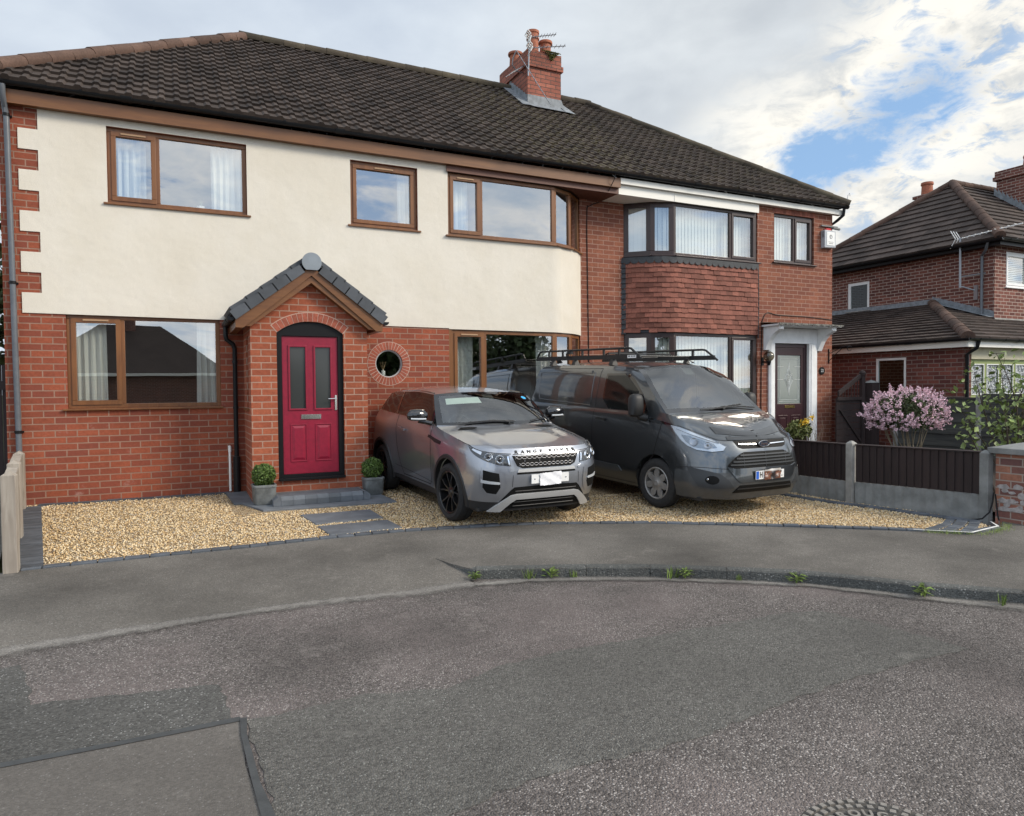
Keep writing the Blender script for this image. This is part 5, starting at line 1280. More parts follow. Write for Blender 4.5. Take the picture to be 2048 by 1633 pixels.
mb.build('raised_block', mat('iron_worn', (0.27, 0.25, 0.225), 0.5, metal=0.3, var=0.2, vscale=40), t)
mb = MB(); word = 'BOROUGH'
for i, ch_ in enumerate(word):
    a = R(90+(i-3.3)*-14.5+2); rr = 0.222
    def fn(x, y, d, a=a): X, Y_ = x, rr+y; b = a-math.pi/2; return mc(X*math.cos(b)-Y_*math.sin(b), X*math.sin(b)+Y_*math.cos(b), 0.004+d)
    l = text_mesh(ch_, 0.062, fn, 0.008, 1.0, 0.002); mb.add(l.v, l.f, 0.5)
mb.build('lettering', 'iron_worn', t)
for a in (40, 74, 110, 140):
    mb = MB(); c, s = 0.240*math.cos(R(a)), 0.240*math.sin(R(a)); mb.prism([(c+0.028*math.cos(q), s+0.011*math.sin(q)) for q in np.linspace(0, 6.28, 13)[:-1]], lambda u, v, d: mc(u, v, d), 0.0045, 0.006)
    mb.build('key_slot', 'ink', t)
# ------------------------------------------------------------------ vehicles: bodies lofted from plan-view outlines at several heights
def cat(P, n):
    """Catmull-Rom through the key points, n steps per span; returns array ((k-1)*n+1, 3)"""
    P = np.asarray(P, float); k = len(P); Q = np.vstack([2*P[0]-P[1], P, 2*P[-1]-P[-2]]); out = []
    for i in range(k-1):
        p0, p1, p2, p3 = Q[i], Q[i+1], Q[i+2], Q[i+3]
        l0, l1, l2 = [max(1e-6, np.linalg.norm(b-a))**0.5 for a, b in ((p0, p1), (p1, p2), (p2, p3))]
        m1 = ((p1-p0)/l0-(p2-p0)/(l0+l1)+(p2-p1)/l1)*l1; m2 = ((p2-p1)/l1-(p3-p1)/(l1+l2)+(p3-p2)/l2)*l1
        for t in np.linspace(0, 1, n, endpoint=False):
            out.append((2*t**3-3*t**2+1)*p1+(t**3-2*t**2+t)*m1+(-2*t**3+3*t**2)*p2+(t**3-t**2)*m2)
    out.append(P[-1]); return np.array(out)


def loft(rows, nu, nv):
    D = np.stack([cat(r, nu) for r in rows]); return np.stack([cat(D[:, j], nv) for j in range(D.shape[1])], 1)   # (v, u, 3)


def resamp(P, n):
    P = np.asarray(P, float); s = np.concatenate([[0], np.cumsum(np.linalg.norm(np.diff(P, axis=0), axis=1))]); t = np.linspace(0, s[-1], n)
    return np.stack([np.interp(t, s, P[:, i]) for i in range(3)], 1)


def coons(c0, c1, d0, d1, bulge=0.0):
    """c0, c1 run along u (v=0, v=1); d0, d1 along v (u=0, u=1)"""
    n, m = len(c0), len(d0); u = np.linspace(0, 1, n)[None, :, None]; v = np.linspace(0, 1, m)[:, None, None]
    S_ = (1-v)*c0[None]+v*c1[None]+(1-u)*d0[:, None]+u*d1[:, None]-((1-u)*(1-v)*c0[0]+u*(1-v)*c0[-1]+(1-u)*v*c1[0]+u*v*c1[-1])
    S_[..., 2] += (bulge*np.sin(np.pi*u)*np.sin(np.pi*v))[..., 0]
    return S_


class Car:
    def __init__(s, root, rows, aidx, wheels, arch_r):
        s.root = root; s.NU, s.NV = 16, 7; s.rows = rows; s.low = loft(rows, s.NU, s.NV); s.wheels = wheels; s.ar = arch_r
    def half(s, G, sx):
        H = np.array(G); H[..., 0] *= sx; return H
    def both(s, mb, G, keep=None):
        for sx in (-1, 1):
            H = s.half(G, sx); a, b = H.shape[:2]; base = len(mb.v); mb.v += [tuple(p) for p in H.reshape(-1, 3)]
            for i in range(a-1):
                for j in range(b-1):
                    c = H[i:i+2, j:j+2].reshape(4, 3).mean(0)
                    if keep is None or keep(i, j, c):
                        f = (base+i*b+j, base+i*b+j+1, base+(i+1)*b+j+1, base+(i+1)*b+j); f = f if sx > 0 else f[::-1]
                        mb.f.append(f); mb.t.append(0.5)
    def cut(s, G):
        """pull the grid back to the wheel arches"""
        G = np.array(G); dead = np.zeros(G.shape[:2], bool)
        for (wy, wz) in s.wheels:
            d = np.hypot(G[..., 1]-wy, G[..., 2]-wz); ins = (d < s.ar) & (G[..., 0] > 0.5); dead |= ins
            ang = np.arctan2(G[..., 2]-wz, G[..., 1]-wy)
            G[..., 1] = np.where(ins, wy+s.ar*np.cos(ang), G[..., 1]); G[..., 2] = np.where(ins, wz+s.ar*np.sin(ang), G[..., 2])
        return G, dead
    def surf(s, u, z):
        """point on the lower body at loop position u (key units, signed for side) and height z"""
        sx = -1 if u < 0 else 1; f = min(abs(u)*s.NU, s.low.shape[1]-1.001); j = int(f); t = f-j
        colm = s.low[:, j]*(1-t)+s.low[:, j+1]*t; zs = colm[:, 2]; z_ = min(max(z, zs[0]), zs[-1])
        p = np.array([np.interp(z_, zs, colm[:, 0]), np.interp(z_, zs, colm[:, 1]), z_]); p[0] *= sx
        return p
    def nrm(s, u, z):
        e = 0.03; sg = 1 if u >= 0 else -1
        a = s.surf(u-e if abs(u) > e else u, z); b = s.surf(u+e, z); c = s.surf(u, z-0.02); d = s.surf(u, z+0.02)
        if abs(u) < 2*e: a = s.surf(0.12, z)*np.array([-1, 1, 1]); b = s.surf(0.12, z)
        n = np.cross(b-a, d-c); l = np.linalg.norm(n); n = n/l if l > 1e-9 else np.array([0, -1, 0.])
        return -n if n @ (s.surf(u, z)-np.array([0, 1.3, 0.6])) < 0 else n
    def ux(s, x, z):
        us = np.linspace(0, 3.2, 65); xs = [s.surf(q, z)[0] for q in us]; return math.copysign(float(np.interp(abs(x), xs, us)), x)
    def at(s, u, z, off=0.0): return s.surf(u, z)+s.nrm(u, z)*off
    def decal(s, mb, poly, off, du=0.10, dzc=0.03, skirt=0.02, holes=()):
        """poly in (u, z): a patch lying on the body, raised by off, with turned-in edges"""
        us = [p[0] for p in poly]; zs = [p[1] for p in poly]
        def clip(P, ax, val, keep_lo):
            out = []
            for i in range(len(P)):
                a, b = P[i], P[(i+1) % len(P)]; ia = (a[ax] <= val) if keep_lo else (a[ax] >= val); ib = (b[ax] <= val) if keep_lo else (b[ax] >= val)
                if ia: out.append(a)
                if ia != ib: t = (val-a[ax])/(b[ax]-a[ax]); out.append((a[0]+(b[0]-a[0])*t, a[1]+(b[1]-a[1])*t))
            return out
        cache = {}
        def vid(p):
            k = (round(p[0], 4), round(p[1], 4))
            if k not in cache: cache[k] = len(mb.v); mb.v.append(tuple(s.at(p[0], p[1], off)))
            return cache[k]
        i0, i1 = math.floor(min(us)/du), math.ceil(max(us)/du); j0, j1 = math.floor(min(zs)/dzc), math.ceil(max(zs)/dzc)
        for i in range(i0, i1):
            strip = clip(clip(list(poly), 0, i*du, False), 0, (i+1)*du, True)
            if len(strip) < 3: continue
            for j in range(j0, j1):
                P = clip(clip(strip, 1, j*dzc, False), 1, (j+1)*dzc, True)
                ids = []
                for p in P:
                    q = vid(p)
                    if q not in ids: ids.append(q)
                if len(ids) >= 3: mb.f.append(tuple(ids)); mb.t.append(0.5)
        if skirt:
            ring = []
            for i in range(len(poly)):
                a, b = poly[i], poly[(i+1) % len(poly)]; n = max(1, int(max(abs(b[0]-a[0])/du, abs(b[1]-a[1])/dzc)))
                ring += [(a[0]+(b[0]-a[0])*q/n, a[1]+(b[1]-a[1])*q/n) for q in range(n)]
            n = len(ring); base = len(mb.v); mb.v += [tuple(s.at(*p, off)) for p in ring]+[tuple(s.at(*p, off-skirt)) for p in ring]
            for i in range(n): j = (i+1) % n; mb.f.append((base+i, base+j, base+j+n, base+i+n)); mb.t.append(0.5)
        return mb
    def ribbon(s, mb, pts, w, off=0.0015):
        """thin strip along a path on the body (a panel gap or a moulding)"""
        D = []
        for i in range(len(pts)-1):
            a, b = pts[i], pts[i+1]; n = max(2, int(max(abs(b[0]-a[0])/0.08, abs(b[1]-a[1])/0.03))); D += [(a[0]+(b[0]-a[0])*q/n, a[1]+(b[1]-a[1])*q/n) for q in range(n)]
        D.append(pts[-1]); P = [s.at(*p, off) for p in D]; N = [s.nrm(*p) for p in D]; base = len(mb.v)
        for i in range(len(P)):
            d = P[min(i+1, len(P)-1)]-P[max(i-1, 0)]; c = np.cross(d, N[i]); c /= max(1e-9, np.linalg.norm(c)); mb.v += [tuple(P[i]+c*w/2), tuple(P[i]-c*w/2)]
        for i in range(len(P)-1): mb.f.append((base+2*i, base+2*i+2, base+2*i+3, base+2*i+1)); mb.t.append(0.5)
    def line(s, mb, pts, r, off=0.0, n=6):
        D = []
        for i in range(len(pts)-1):
            a, b = pts[i], pts[i+1]; k = max(2, int(max(abs(b[0]-a[0])/0.10, abs(b[1]-a[1])/0.03))); D += [(a[0]+(b[0]-a[0])*q/k, a[1]+(b[1]-a[1])*q/k) for q in range(k)]
        D.append(pts[-1]); mb.tube([tuple(s.at(*p, off)) for p in D], r, n)


def L(mb, name, m, parent, **k): return mb.build(name, m, parent, local=True, **k)


def paint(name, col, flake=0.05, metal=0.85, rough=0.20):
    m = bpy.data.materials.new(name); m.use_nodes = True; t = m.node_tree; k = NT(t); p = t.nodes['Principled BSDF']; pos = k.n('ShaderNodeTexCoord').outputs['Object']
    f = k.noise(pos, 2.0, 1, 0.5); d = k.noise(pos, 4, 5, 0.7)
    c = k.mix(f, tuple(v*(1-flake) for v in col), tuple(min(1, v*(1+flake)) for v in col))
    z = k.n('ShaderNodeSeparateXYZ', {0: pos}).outputs[2]
    grime = k.m('MULTIPLY', k.sm(z, 0.60, 0.2), k.m('MULTIPLY', d, 0.4)); c = k.mix(grime, c, (0.12, 0.105, 0.09))
    t.links.new(c, p.inputs['Base Color']); p.inputs['Metallic'].default_value = metal
    p.inputs['Roughness'].default_value = rough
    p.inputs['Coat Weight'].default_value = 1.0; p.inputs['Coat Roughness'].default_value = 0.0; p.inputs['Coat IOR'].default_value = 1.65
    MATS[name] = m


paint('paint_grey', (0.37, 0.395, 0.445), metal=0.8, rough=0.29); paint('paint_graphite', (0.096, 0.106, 0.116), metal=0.85, rough=0.28)
mat('tyre', (0.020, 0.020, 0.021), 0.8, var=0.25, vscale=30, bump=0.2); mat('rim_black', (0.014, 0.014, 0.015), 0.28, metal=0.3, coat=0.5)
mat('rim_silver', (0.30, 0.29, 0.28), 0.45, metal=0.5, var=0.2, vscale=12)
mat('trim_black', (0.018, 0.018, 0.019), 0.55); mat('gloss_black', (0.006, 0.006, 0.007), 0.06, coat=1.0); mat('trim_silver', (0.52, 0.52, 0.52), 0.4, metal=0.35)
mat('cabin_dark', (0.030, 0.030, 0.032), 0.8); mat('cabin_grey', (0.10, 0.10, 0.10), 0.8); mat('lamp_chrome', (0.85, 0.87, 0.9), 0.15, metal=1.0); mat('lamp_dark', (0.03, 0.032, 0.035), 0.3, metal=0.3)
mat('tinted_glass', (0.008, 0.009, 0.009), 0.09, spec=0.5); mat('led_white', (0.62, 0.65, 0.68), 0.25, metal=0.3); mat('number_plate', (0.80, 0.80, 0.79), 0.4)
mat('grille_black', (0.005, 0.005, 0.005), 0.6, spec=0.2); mat('mesh_silver', (0.20, 0.20, 0.21), 0.4, metal=0.5); mat('van_bumper', (0.050, 0.054, 0.058), 0.36, var=0.15, vscale=8, coat=0.5)


def wheel(root, x, y, R_, w, label, style, steer=0.0, rim_r=0.24):
    sx = -1 if x < 0 else 1
    M = Matrix.Translation((x, y, R_)) @ Matrix.Rotation(steer, 4, 'Z') @ Matrix.Rotation(math.pi/2*sx, 4, 'Y')       # local z points outwards
    t = MB(); h = w/2; hub = rim_r+0.012
    pr = [(hub, -h+0.01), (R_-0.05, -h), (R_-0.012, -h+0.03), (R_, -h+0.06), (R_, -0.02)]+[(R_-0.007, -0.018), (R_-0.007, 0.018), (R_, 0.02), (R_, h-0.06), (R_-0.012, h-0.028), (R_-0.045, h-0.004), (rim_r+0.05, h), (hub, h-0.012), (hub-0.006, h-0.03)]
    t.lathe(pr, M, 56); to = L(t, 'wheel', 'tyre', root, smooth=True, angle=30, label=label)
    r = MB(); r.lathe([(hub, h-0.035), (hub-0.002, h-0.02), (rim_r-0.004, h-0.012), (rim_r-0.014, h-0.02), (rim_r-0.018, h-0.05), (rim_r-0.03, -h+0.05)], M, 56)
    r.lathe([(0, 0.0), (rim_r-0.03, 0.0)], M @ Matrix.Translation((0, 0, -0.03)), 40)
    P = lambda rr, a, z: tuple(M @ Vector((rr*math.cos(a), rr*math.sin(a), z)))
    if style == 'spoke':
        for i in range(5):
            for dl in (-0.15, 0.15):
                a = 2*math.pi*i/5+dl*1.0; a2 = 2*math.pi*i/5+dl*2.1; wz = 0.05; vs = []
                for rr, aa, ww, z in ((0.055, a, 0.020, h-0.045), (rim_r*0.6, (a+a2)/2, 0.017, h-0.028), (rim_r-0.008, a2, 0.022, h-0.026)):
                    vs += [P(rr, aa-ww/rr*0.5, z), P(rr, aa+ww/rr*0.5, z), P(rr, aa+ww/rr*0.6, z-wz), P(rr, aa-ww/rr*0.6, z-wz)]
                r.add(vs, [(0, 1, 5, 4), (4, 5, 9, 8), (1, 2, 6, 5), (5, 6, 10, 9), (3, 0, 4, 7), (7, 4, 8, 11)])
        r.lathe([(0, h-0.030), (0.030, h-0.032), (0.034, h-0.04), (0.075, h-0.05), (0.08, h-0.09)], M, 30)
        rm = 'rim_black'
    else:
        r.lathe([(0, h-0.012), (0.035, h-0.012), (0.045, h-0.020), (0.10, h-0.026), (0.11, h-0.05)], M, 40)
        n = 7
        for i in range(n):                                   # petals of the wheel trim
            a = 2*math.pi*i/n; out = []
            for rr, da, z in ((0.09, -0.40, h-0.026), (0.135, -0.33, h-0.024), (0.165, -0.28, h-0.024), (0.186, -0.17, h-0.024), (rim_r-0.012, -0.13, h-0.020), (rim_r-0.012, 0.13, h-0.020), (0.186, 0.17, h-0.024), (0.165, 0.28, h-0.024), (0.135, 0.33, h-0.024), (0.09, 0.40, h-0.026)): out.append(P(rr, a+da, z))
            b = [tuple(Vector(p)-(M.to_3x3() @ Vector((0, 0, 0.02)))) for p in out]; k = len(out); r.add(out+b, [tuple(range(k))]+[(q, (q+1) % k, (q+1) % k+k, q+k) for q in range(k)])
        rm = 'rim_silver'
    L(r, 'rim', rm, to, smooth=True, angle=35)
    return to


# ================= grey car
YR = 2.66
car = thing('parked_car', 'metallic grey three-door SUV with black wheels and paper taped over its number plate', 'car', (5.86, -3.34, -0.098), (R(1.5), 0, R(2.0)))
Y8 = [-0.42, 0, 0.40, 0.62, 1.30, 2.0, 2.24, YR, 3.05]
def row(front, ws, zs, rear, zf, zr):
    """front: [(w, y)]*4 for keys 0-3; ws and zs at the nine side stations; rear: [(w, y)]*3"""
    zf = zf if isinstance(zf, list) else [zf]*4; zr = zr if isinstance(zr, list) else [zr]*3
    return [(w, y, z) for (w, y), z in zip(front, zf)]+[(w, y, z) for w, y, z in zip(ws, Y8, zs)]+[(w, y, z) for (w, y), z in zip(rear, zr)]
rows = [
    row([(0, -.76), (.45, -.74), (.68, -.67), (.80, -.56)], [.86, .89, .885, .87, .865, .875, .89, .915, .90], [.25]*2+[.25, .26, .27, .28, .28, .28, .30], [(.80, 3.34), (.60, 3.44), (0, 3.46)], [.22, .22, .23, .24], .32),
    row([(0, -.845), (.46, -.825), (.70, -.745), (.83, -.60)], [.895, .93, .915, .885, .872, .885, .92, .950, .935], [.42]*9, [(.85, 3.37), (.62, 3.48), (0, 3.50)], .42, .45),
    row([(0, -.875), (.47, -.855), (.715, -.775), (.845, -.625)], [.91, .945, .93, .905, .888, .905, .94, .965, .95], [.60]*9, [(.86, 3.36), (.62, 3.46), (0, 3.48)], .60, .65),
    row([(0, -.865), (.47, -.845), (.715, -.765), (.845, -.61)], [.905, .935, .93, .918, .912, .925, .945, .962, .945], [.79, .80, .82, .83, .85, .87, .88, .89, .90], [(.85, 3.32), (.61, 3.41), (0, 3.43)], .775, .90),
    row([(0, -.845), (.46, -.825), (.70, -.745), (.825, -.585)], [.885, .915, .918, .918, .917, .925, .935, .945, .925], [.93, .98, 1.01, 1.03, 1.06, 1.08, 1.09, 1.10, 1.12], [(.82, 3.28), (.58, 3.37), (0, 3.39)], [.885, .885, .895, .91], 1.12),
    row([(0, -.80), (.44, -.775), (.665, -.69), (.785, -.53)], [.838, .862, .872, .878, .880, .880, .878, .868, .835], [1.00, 1.07, 1.13, 1.19, 1.22, 1.24, 1.245, 1.255, 1.27], [(.74, 3.20), (.52, 3.27), (0, 3.29)], [.965, .965, .97, .98], 1.27)]
AK = 7                                                       # key where the windscreen pillar stands
c = Car(car, rows, AK, [(0, 0.365), (YR, 0.365)], 0.435)
lowG, dead = c.cut(c.low)
top = c.low[-1]; NU = c.NU
zsplit = 0.36
mb = MB(); vv = lowG
def keep_body(i, j, p): return not (dead[i:i+2, j:j+2].all())
isdoor = lambda p: 0.60 < p[1] < 1.98 and abs(p[0]) > 0.6 and p[2] > 0.335
isclad = lambda p: p[2] < 0.335
c.both(mb, vv, lambda i, j, p: keep_body(i, j, p) and not isdoor(p) and not isclad(p))
L(mb, 'body', 'paint_grey', car, smooth=True, angle=50)
for sx, nm in ((-1, 'right'), (1, 'left')):
    mb = MB(); H = c.half(vv, sx); a, b = H.shape[:2]; mb.v = [tuple(p) for p in H.reshape(-1, 3)]
    for i in range(a-1):
        for j in range(b-1):
            p = H[i:i+2, j:j+2].reshape(4, 3).mean(0)
            if isdoor(p): mb.f.append((i*b+j, i*b+j+1, (i+1)*b+j+1, (i+1)*b+j)); mb.t.append(.5)
    used = sorted({q for f in mb.f for q in f}); mp = {q: k for k, q in enumerate(used)}; mb.v = [mb.v[q] for q in used]; mb.f = [tuple(mp[q] for q in f) for f in mb.f]
    do = L(mb, 'door', 'paint_grey', car, smooth=True, angle=50)
    g = MB(); s_ = sx; uy = lambda y: float(np.interp(y, Y8, range(4, 13)))*s_
    for pts in ([(uy(.60), 1.19), (uy(.61), .95), (uy(.63), .70), (uy(.66), .45), (uy(.72), .37)], [(uy(1.97), 1.23), (uy(2.0), 1.0), (uy(1.98), .75), (uy(1.90), .52), (uy(1.78), .37)], [(uy(.72), .365), (uy(1.78), .365)]): c.ribbon(g, pts, 0.011, 0.0025)
    L(g, 'shut_line', 'ink', do)
    g = MB(); c.decal(g, [(uy(1.58), 1.015), (uy(1.82), 1.035), (uy(1.82), 1.062), (uy(1.58), 1.042)], 0.034, 0.03, 0.02, 0.015); c.decal(g, [(uy(1.60), 1.02), (uy(1.64), 1.022), (uy(1.64), 1.05), (uy(1.60), 1.045)], 0.02, .03, .02, .02); c.decal(g, [(uy(1.77), 1.032), (uy(1.81), 1.036), (uy(1.81), 1.058), (uy(1.77), 1.054)], 0.02, .03, .02, .02)
    L(g, 'handle', 'paint_grey', do, smooth=True)
mb = MB(); c.both(mb, vv, lambda i, j, p: keep_body(i, j, p) and isclad(p))
for (wy, wz) in c.wheels:                                    # arch mouldings
    for sx in (-1, 1):
        n = 30; vs = []; a0, a1 = R(-14), R(194)
        for q in range(n+1):
            a = a0+(a1-a0)*q/n
            for rr, o in ((0.428, -0.05), (0.430, 0.012), (0.470, 0.014), (0.482, 0.0)):
                y, z = wy+rr*math.cos(a), wz+rr*math.sin(a); z = max(z, 0.23); k = abs(float(np.interp(y, [-.55, -.42]+Y8[1:], [3.35]+list(range(4, 13)))))
                w = c.surf(k, max(z, 0.25))[0]; vs.append((sx*(w+o), y, z))
        mb.add(vs, [(q*4+e, q*4+e+1, q*4+e+5, q*4+e+4) for q in range(n) for e in range(3)])
L(mb, 'black_cladding', 'trim_black', car, smooth=True, angle=40)
def side_u(y): return float(np.interp(y, [-.62]+Y8, [3.0]+list(range(4, 13))))
# greenhouse
A0 = np.array(rows[-1][AK]); A0 = np.array([.872, .50, 1.165])
edge_low = top[int((4+2.55)*NU):12*NU+1]                      # belt from the pillar to the tail
edge_low = np.vstack([[A0], edge_low[edge_low[:, 1] > 0.56]])
roof_e = cat([(.725, .98, 1.555), (.728, 1.4, 1.575), (.712, 1.9, 1.575), (.69, 2.4, 1.56), (.655, 2.9, 1.535), (.63, 3.10, 1.52)], 10)
gr0 = resamp(edge_low, 49); gr2 = resamp(roof_e, 49)
gm = (gr0*0.46+gr2*0.54); gm[:, 0] += 0.006
GH = np.stack([cat([gr0[j], gm[j], gr2[j]], 6) for j in range(49)], 1)
mb = MB(); c.both(mb, GH); L(mb, 'side_window', 'tinted_glass', car, smooth=True, angle=60)
mb = MB()
for sx in (-1, 1):
    H = c.half(GH, sx)
    def gp(u, v): q = u*48; j = min(int(q), 47); r = v*12; i = min(int(r), 11); return H[i, j]*(1-q+j)*(1-r+i)+H[i, j+1]*(q-j)*(1-r+i)+H[i+1, j]*(1-q+j)*(r-i)+H[i+1, j+1]*(q-j)*(r-i)
    o = np.array([sx*0.003, 0, 0.001])
    for (ua, ub, w) in ((0.625, 0.60, 0.03), (0.0, 0.0, 0.03), (0.985, 0.985, 0.03)):
        vs = []
        for v in np.linspace(0, 1, 8): um = ua+(ub-ua)*v; vs += [tuple(gp(min(max(um-w/2, 0), 1), v)+o), tuple(gp(min(um+w/2, 1), v)+o)]
        mb.add(vs, [(2*q, 2*q+1, 2*q+3, 2*q+2) for q in range(7)])
    mb.tube([tuple(gp(u, 0)+o*1.5) for u in np.linspace(0, 1, 30)], 0.007, 6)
L(mb, 'window_pillar', 'gloss_black', car)
# windscreen, roof, bonnet, tail as curved patches (half, then mirrored)
apil = GH[:, 0]; n = len(apil)
cow_c, top_c = np.array([0, .27, 1.165]), np.array([0, .88, 1.59])
def arc(E, Cc, py=2.2, pz=2.0, k=25):
    t = np.linspace(1, 0, k)[:, None]; P = np.zeros((k, 3)); P[:, 0:1] = E[0]*t; P[:, 1:2] = Cc[1]+(E[1]-Cc[1])*t**py; P[:, 2:3] = Cc[2]+(E[2]-Cc[2])*t**pz; return P
wc = np.stack([cow_c+(top_c-cow_c)*q+np.array([0, -.02, .03])*math.sin(math.pi*q) for q in np.linspace(0, 1, n)])
WS = np.stack([arc(apil[i], wc[i]) for i in range(n)])       # (v up, u edge->centre)
a, b = WS.shape[:2]
glass_in = lambda i, j, p: i >= 1 and i < a-2 and j >= 2
mb = MB(); c.both(mb, WS, glass_in); ws = L(mb, 'windscreen', 'car_screen', car, smooth=True, angle=60)
mb = MB(); c.both(mb, WS, lambda i, j, p: not glass_in(i, j, p)); L(mb, 'black_border', 'gloss_black', ws, smooth=True)
rc_ = cat([(0, .88, 1.59), (0, 1.3, 1.635), (0, 2.0, 1.655), (0, 2.6, 1.635), (0, 3.14, 1.565)], 12); rc_ = resamp(rc_, 49)
RF = np.stack([arc(gr2[j], rc_[j], 1.6, 2.6) for j in range(49)])
mb = MB(); c.both(mb, RF); L(mb, 'roof', 'paint_grey', car, smooth=True, angle=60)
mb = MB()
for sx in (-1, 1):
    mb.tube([tuple(p*np.array([sx, 1, 1])+np.array([-sx*0.045, 0, 0.012])) for p in gr2[2:]], 0.008, 6)
L(mb, 'roof_seam', 'gloss_black', car)
iA = int((4+2.55)*NU); side = resamp(np.vstack([top[3*NU:iA+1], [A0]]), 40); front = resamp(top[0:3*NU+1], 25)[::-1]
cen = resamp(cat([(0, -.80, .965), (0, -.6, 1.02), (0, -.2, 1.10), (0, .27, 1.165)], 12), 40); cow = arc(A0, cow_c)
BN = coons(front, cow, side, cen, 0.012)
vv_, uu_ = np.meshgrid(np.linspace(0, 1, BN.shape[0]), np.linspace(0, 1, BN.shape[1]), indexing='ij')
BN[..., 2] += 0.020*np.exp(-((uu_-0.30)/0.10)**2)*np.sin(np.pi*np.clip(vv_, 0, 1))**0.8
mb = MB(); c.both(mb, BN); bo = L(mb, 'bonnet', 'paint_grey', car, smooth=True, angle=60)
bt = BVHTree.FromPolygons(mb.v, mb.f)
def on_bonnet(x, y, o=0.0):
    h = bt.ray_cast(Vector((x, y, 3)), Vector((0, 0, -1))); return tuple((h[0] if h[0] else Vector((x, y, 1.0)))+Vector((0, 0, o)))
mb = MB()
for sx in (-1, 1):
    q = [(.72, .25), (.62, .17), (.50, .20), (.42, .28), (.52, .33), (.64, .32)]
    mb.add([on_bonnet(sx*x, y-.08, 0.008) for x, y in q], [tuple(range(6))])
    for k in range(5): mb.tube([on_bonnet(sx*(.66-k*.05), .13+k*.012, 0.008), on_bonnet(sx*(.66-k*.05), .21, 0.008)], 0.003, 5)
L(mb, 'bonnet_vent', 'grille_black', bo)
for w, x0 in (('RANGE', -0.225), ('ROVER', 0.235)):
    for q, ch_ in enumerate(w):
        mb = MB(); l = text_mesh(ch_, 0.056, lambda x, y, d: tuple(Vector(c.at(c.ux(x0+(q-2)*.083+x*1.25, .93), 0.922+y*0.85, 0.003+d))), 0.004, 1.0, 0.0012); mb.add(l.v, l.f, .5)
        L(mb, 'bonnet_letter', 'ink', bo)
tailT = RF[-1]; tb = resamp(top[12*NU:], 25); sideT = resamp(GH[:, -1][::-1], 20)
TG = coons(tailT, tb, np.linspace(1, 0, 20)[:, None]*0+resamp(np.array([GH[-1, -1], GH[0, -1]]), 20), resamp(np.array([tailT[-1], tb[-1]]), 20), 0.0)
mb = MB(); c.both(mb, TG); L(mb, 'rear_window', 'tinted_glass', car, smooth=True)
# wheels, arch liners, underside, cabin
for x, y, st in ((-.815, 0, R(5)), (.815, 0, R(5)), (-.84, YR, 0), (.84, YR, 0)): wheel(car, x, y, 0.365, 0.235, None, 'spoke', st, 0.262)
mb = MB()
for (wy, wz) in c.wheels:
    for sx in (-1, 1):
        n = 20; vs = []
        for q in range(n+1):
            a_ = R(-20)+R(220)*q/n
            for w in (0.45, 0.87): vs.append((sx*w, wy+0.43*math.cos(a_), wz+0.43*math.sin(a_)))
        mb.add(vs, [(2*q, 2*q+1, 2*q+3, 2*q+2) for q in range(n)]); mb.add([(sx*.45, wy+0.43*math.cos(R(-20+220*q/n)), wz+0.43*math.sin(R(-20+220*q/n))) for q in range(n+1)], [tuple(range(n+1))])
mb.box(-.80, .80, -.60, 3.3, .215, .26); L(mb, 'underbody', 'trim_black', car)
mb = MB(); mb.box(-.84, .84, .55, 3.1, .27, .34); mb.box(-.82, .82, .30, .72, .75, 1.08)
for sx in (-1, 1):
    mb.box(sx*.38-.25, sx*.38+.25, 1.45, 2.0, .34, .62)
    mb.add([(sx*.38+a_*.24, 1.92+d, z) for a_ in (-1, 1) for d, z in ((0, .6), (.14, 1.22), (.26, 1.22), (.2, .6))], [(0, 1, 5, 4), (1, 2, 6, 5), (2, 3, 7, 6), (0, 3, 2, 1), (4, 5, 6, 7)])
    mb.box(sx*.38-.13, sx*.38+.13, 2.10, 2.18, 1.24, 1.40)
mb.box(-.78, .78, 2.75, 2.95, .34, 1.2); L(mb, 'cabin_seat', 'cabin_grey', car, bevel=0.03)
mb = MB(); ct = Vector((-.38, .86, 1.10)); e1 = Vector((1, 0, 0)); e2 = Vector((0, .42, .9)).normalized()
mb.tube([ct+e1*.185*math.cos(q)+e2*.185*math.sin(q) for q in np.linspace(0, 2*math.pi, 30)[:-1]], .016, 8, closed=True); mb.tube([ct-e1*.18, ct+e1*.18], .02, 6); mb.tube([ct, ct+Vector((0, -.25, -.1))], .03, 8); L(mb, 'steering_wheel', 'cabin_dark', car, smooth=True)
wsp = lambda u, v: Vector(WS[int(round((a-1)*v)), int(round((b-1)*(1-abs(u))))])*1.0
def wpt(u, v, o=0.0):                                        # u -1..1 across, v 0..1 up the windscreen
    i = v*(a-1); j = (1-abs(u))*(b-1); i0, j0 = min(int(i), a-2), min(int(j), b-2); p = WS[i0, j0]*(1-i+i0)*(1-j+j0)+WS[i0+1, j0]*(i-i0)*(1-j+j0)+WS[i0, j0+1]*(1-i+i0)*(j-j0)+WS[i0+1, j0+1]*(i-i0)*(j-j0)
    p = np.array(p); p[0] *= (1 if u >= 0 else -1); return tuple(p+np.array([0, -o*.55, o*.83]))
mb = MB(); G_ = np.array([[wpt(u, v, -0.03) for u in np.linspace(-.80, -.18, 9)] for v in np.linspace(.66, .87, 5)]); mb.grid(G_); sv = L(mb, 'sun_visor', mat('visor', (0.55, 0.58, 0.54), 0.8), car, smooth=True, angle=180)
mb = MB(); G_ = np.array([[wpt(u, v, -0.008) for u in np.linspace(-.10, .10, 5)] for v in np.linspace(.74, .93, 4)]); mb.grid(G_); L(mb, 'mirror_mount', 'cabin_dark', car)
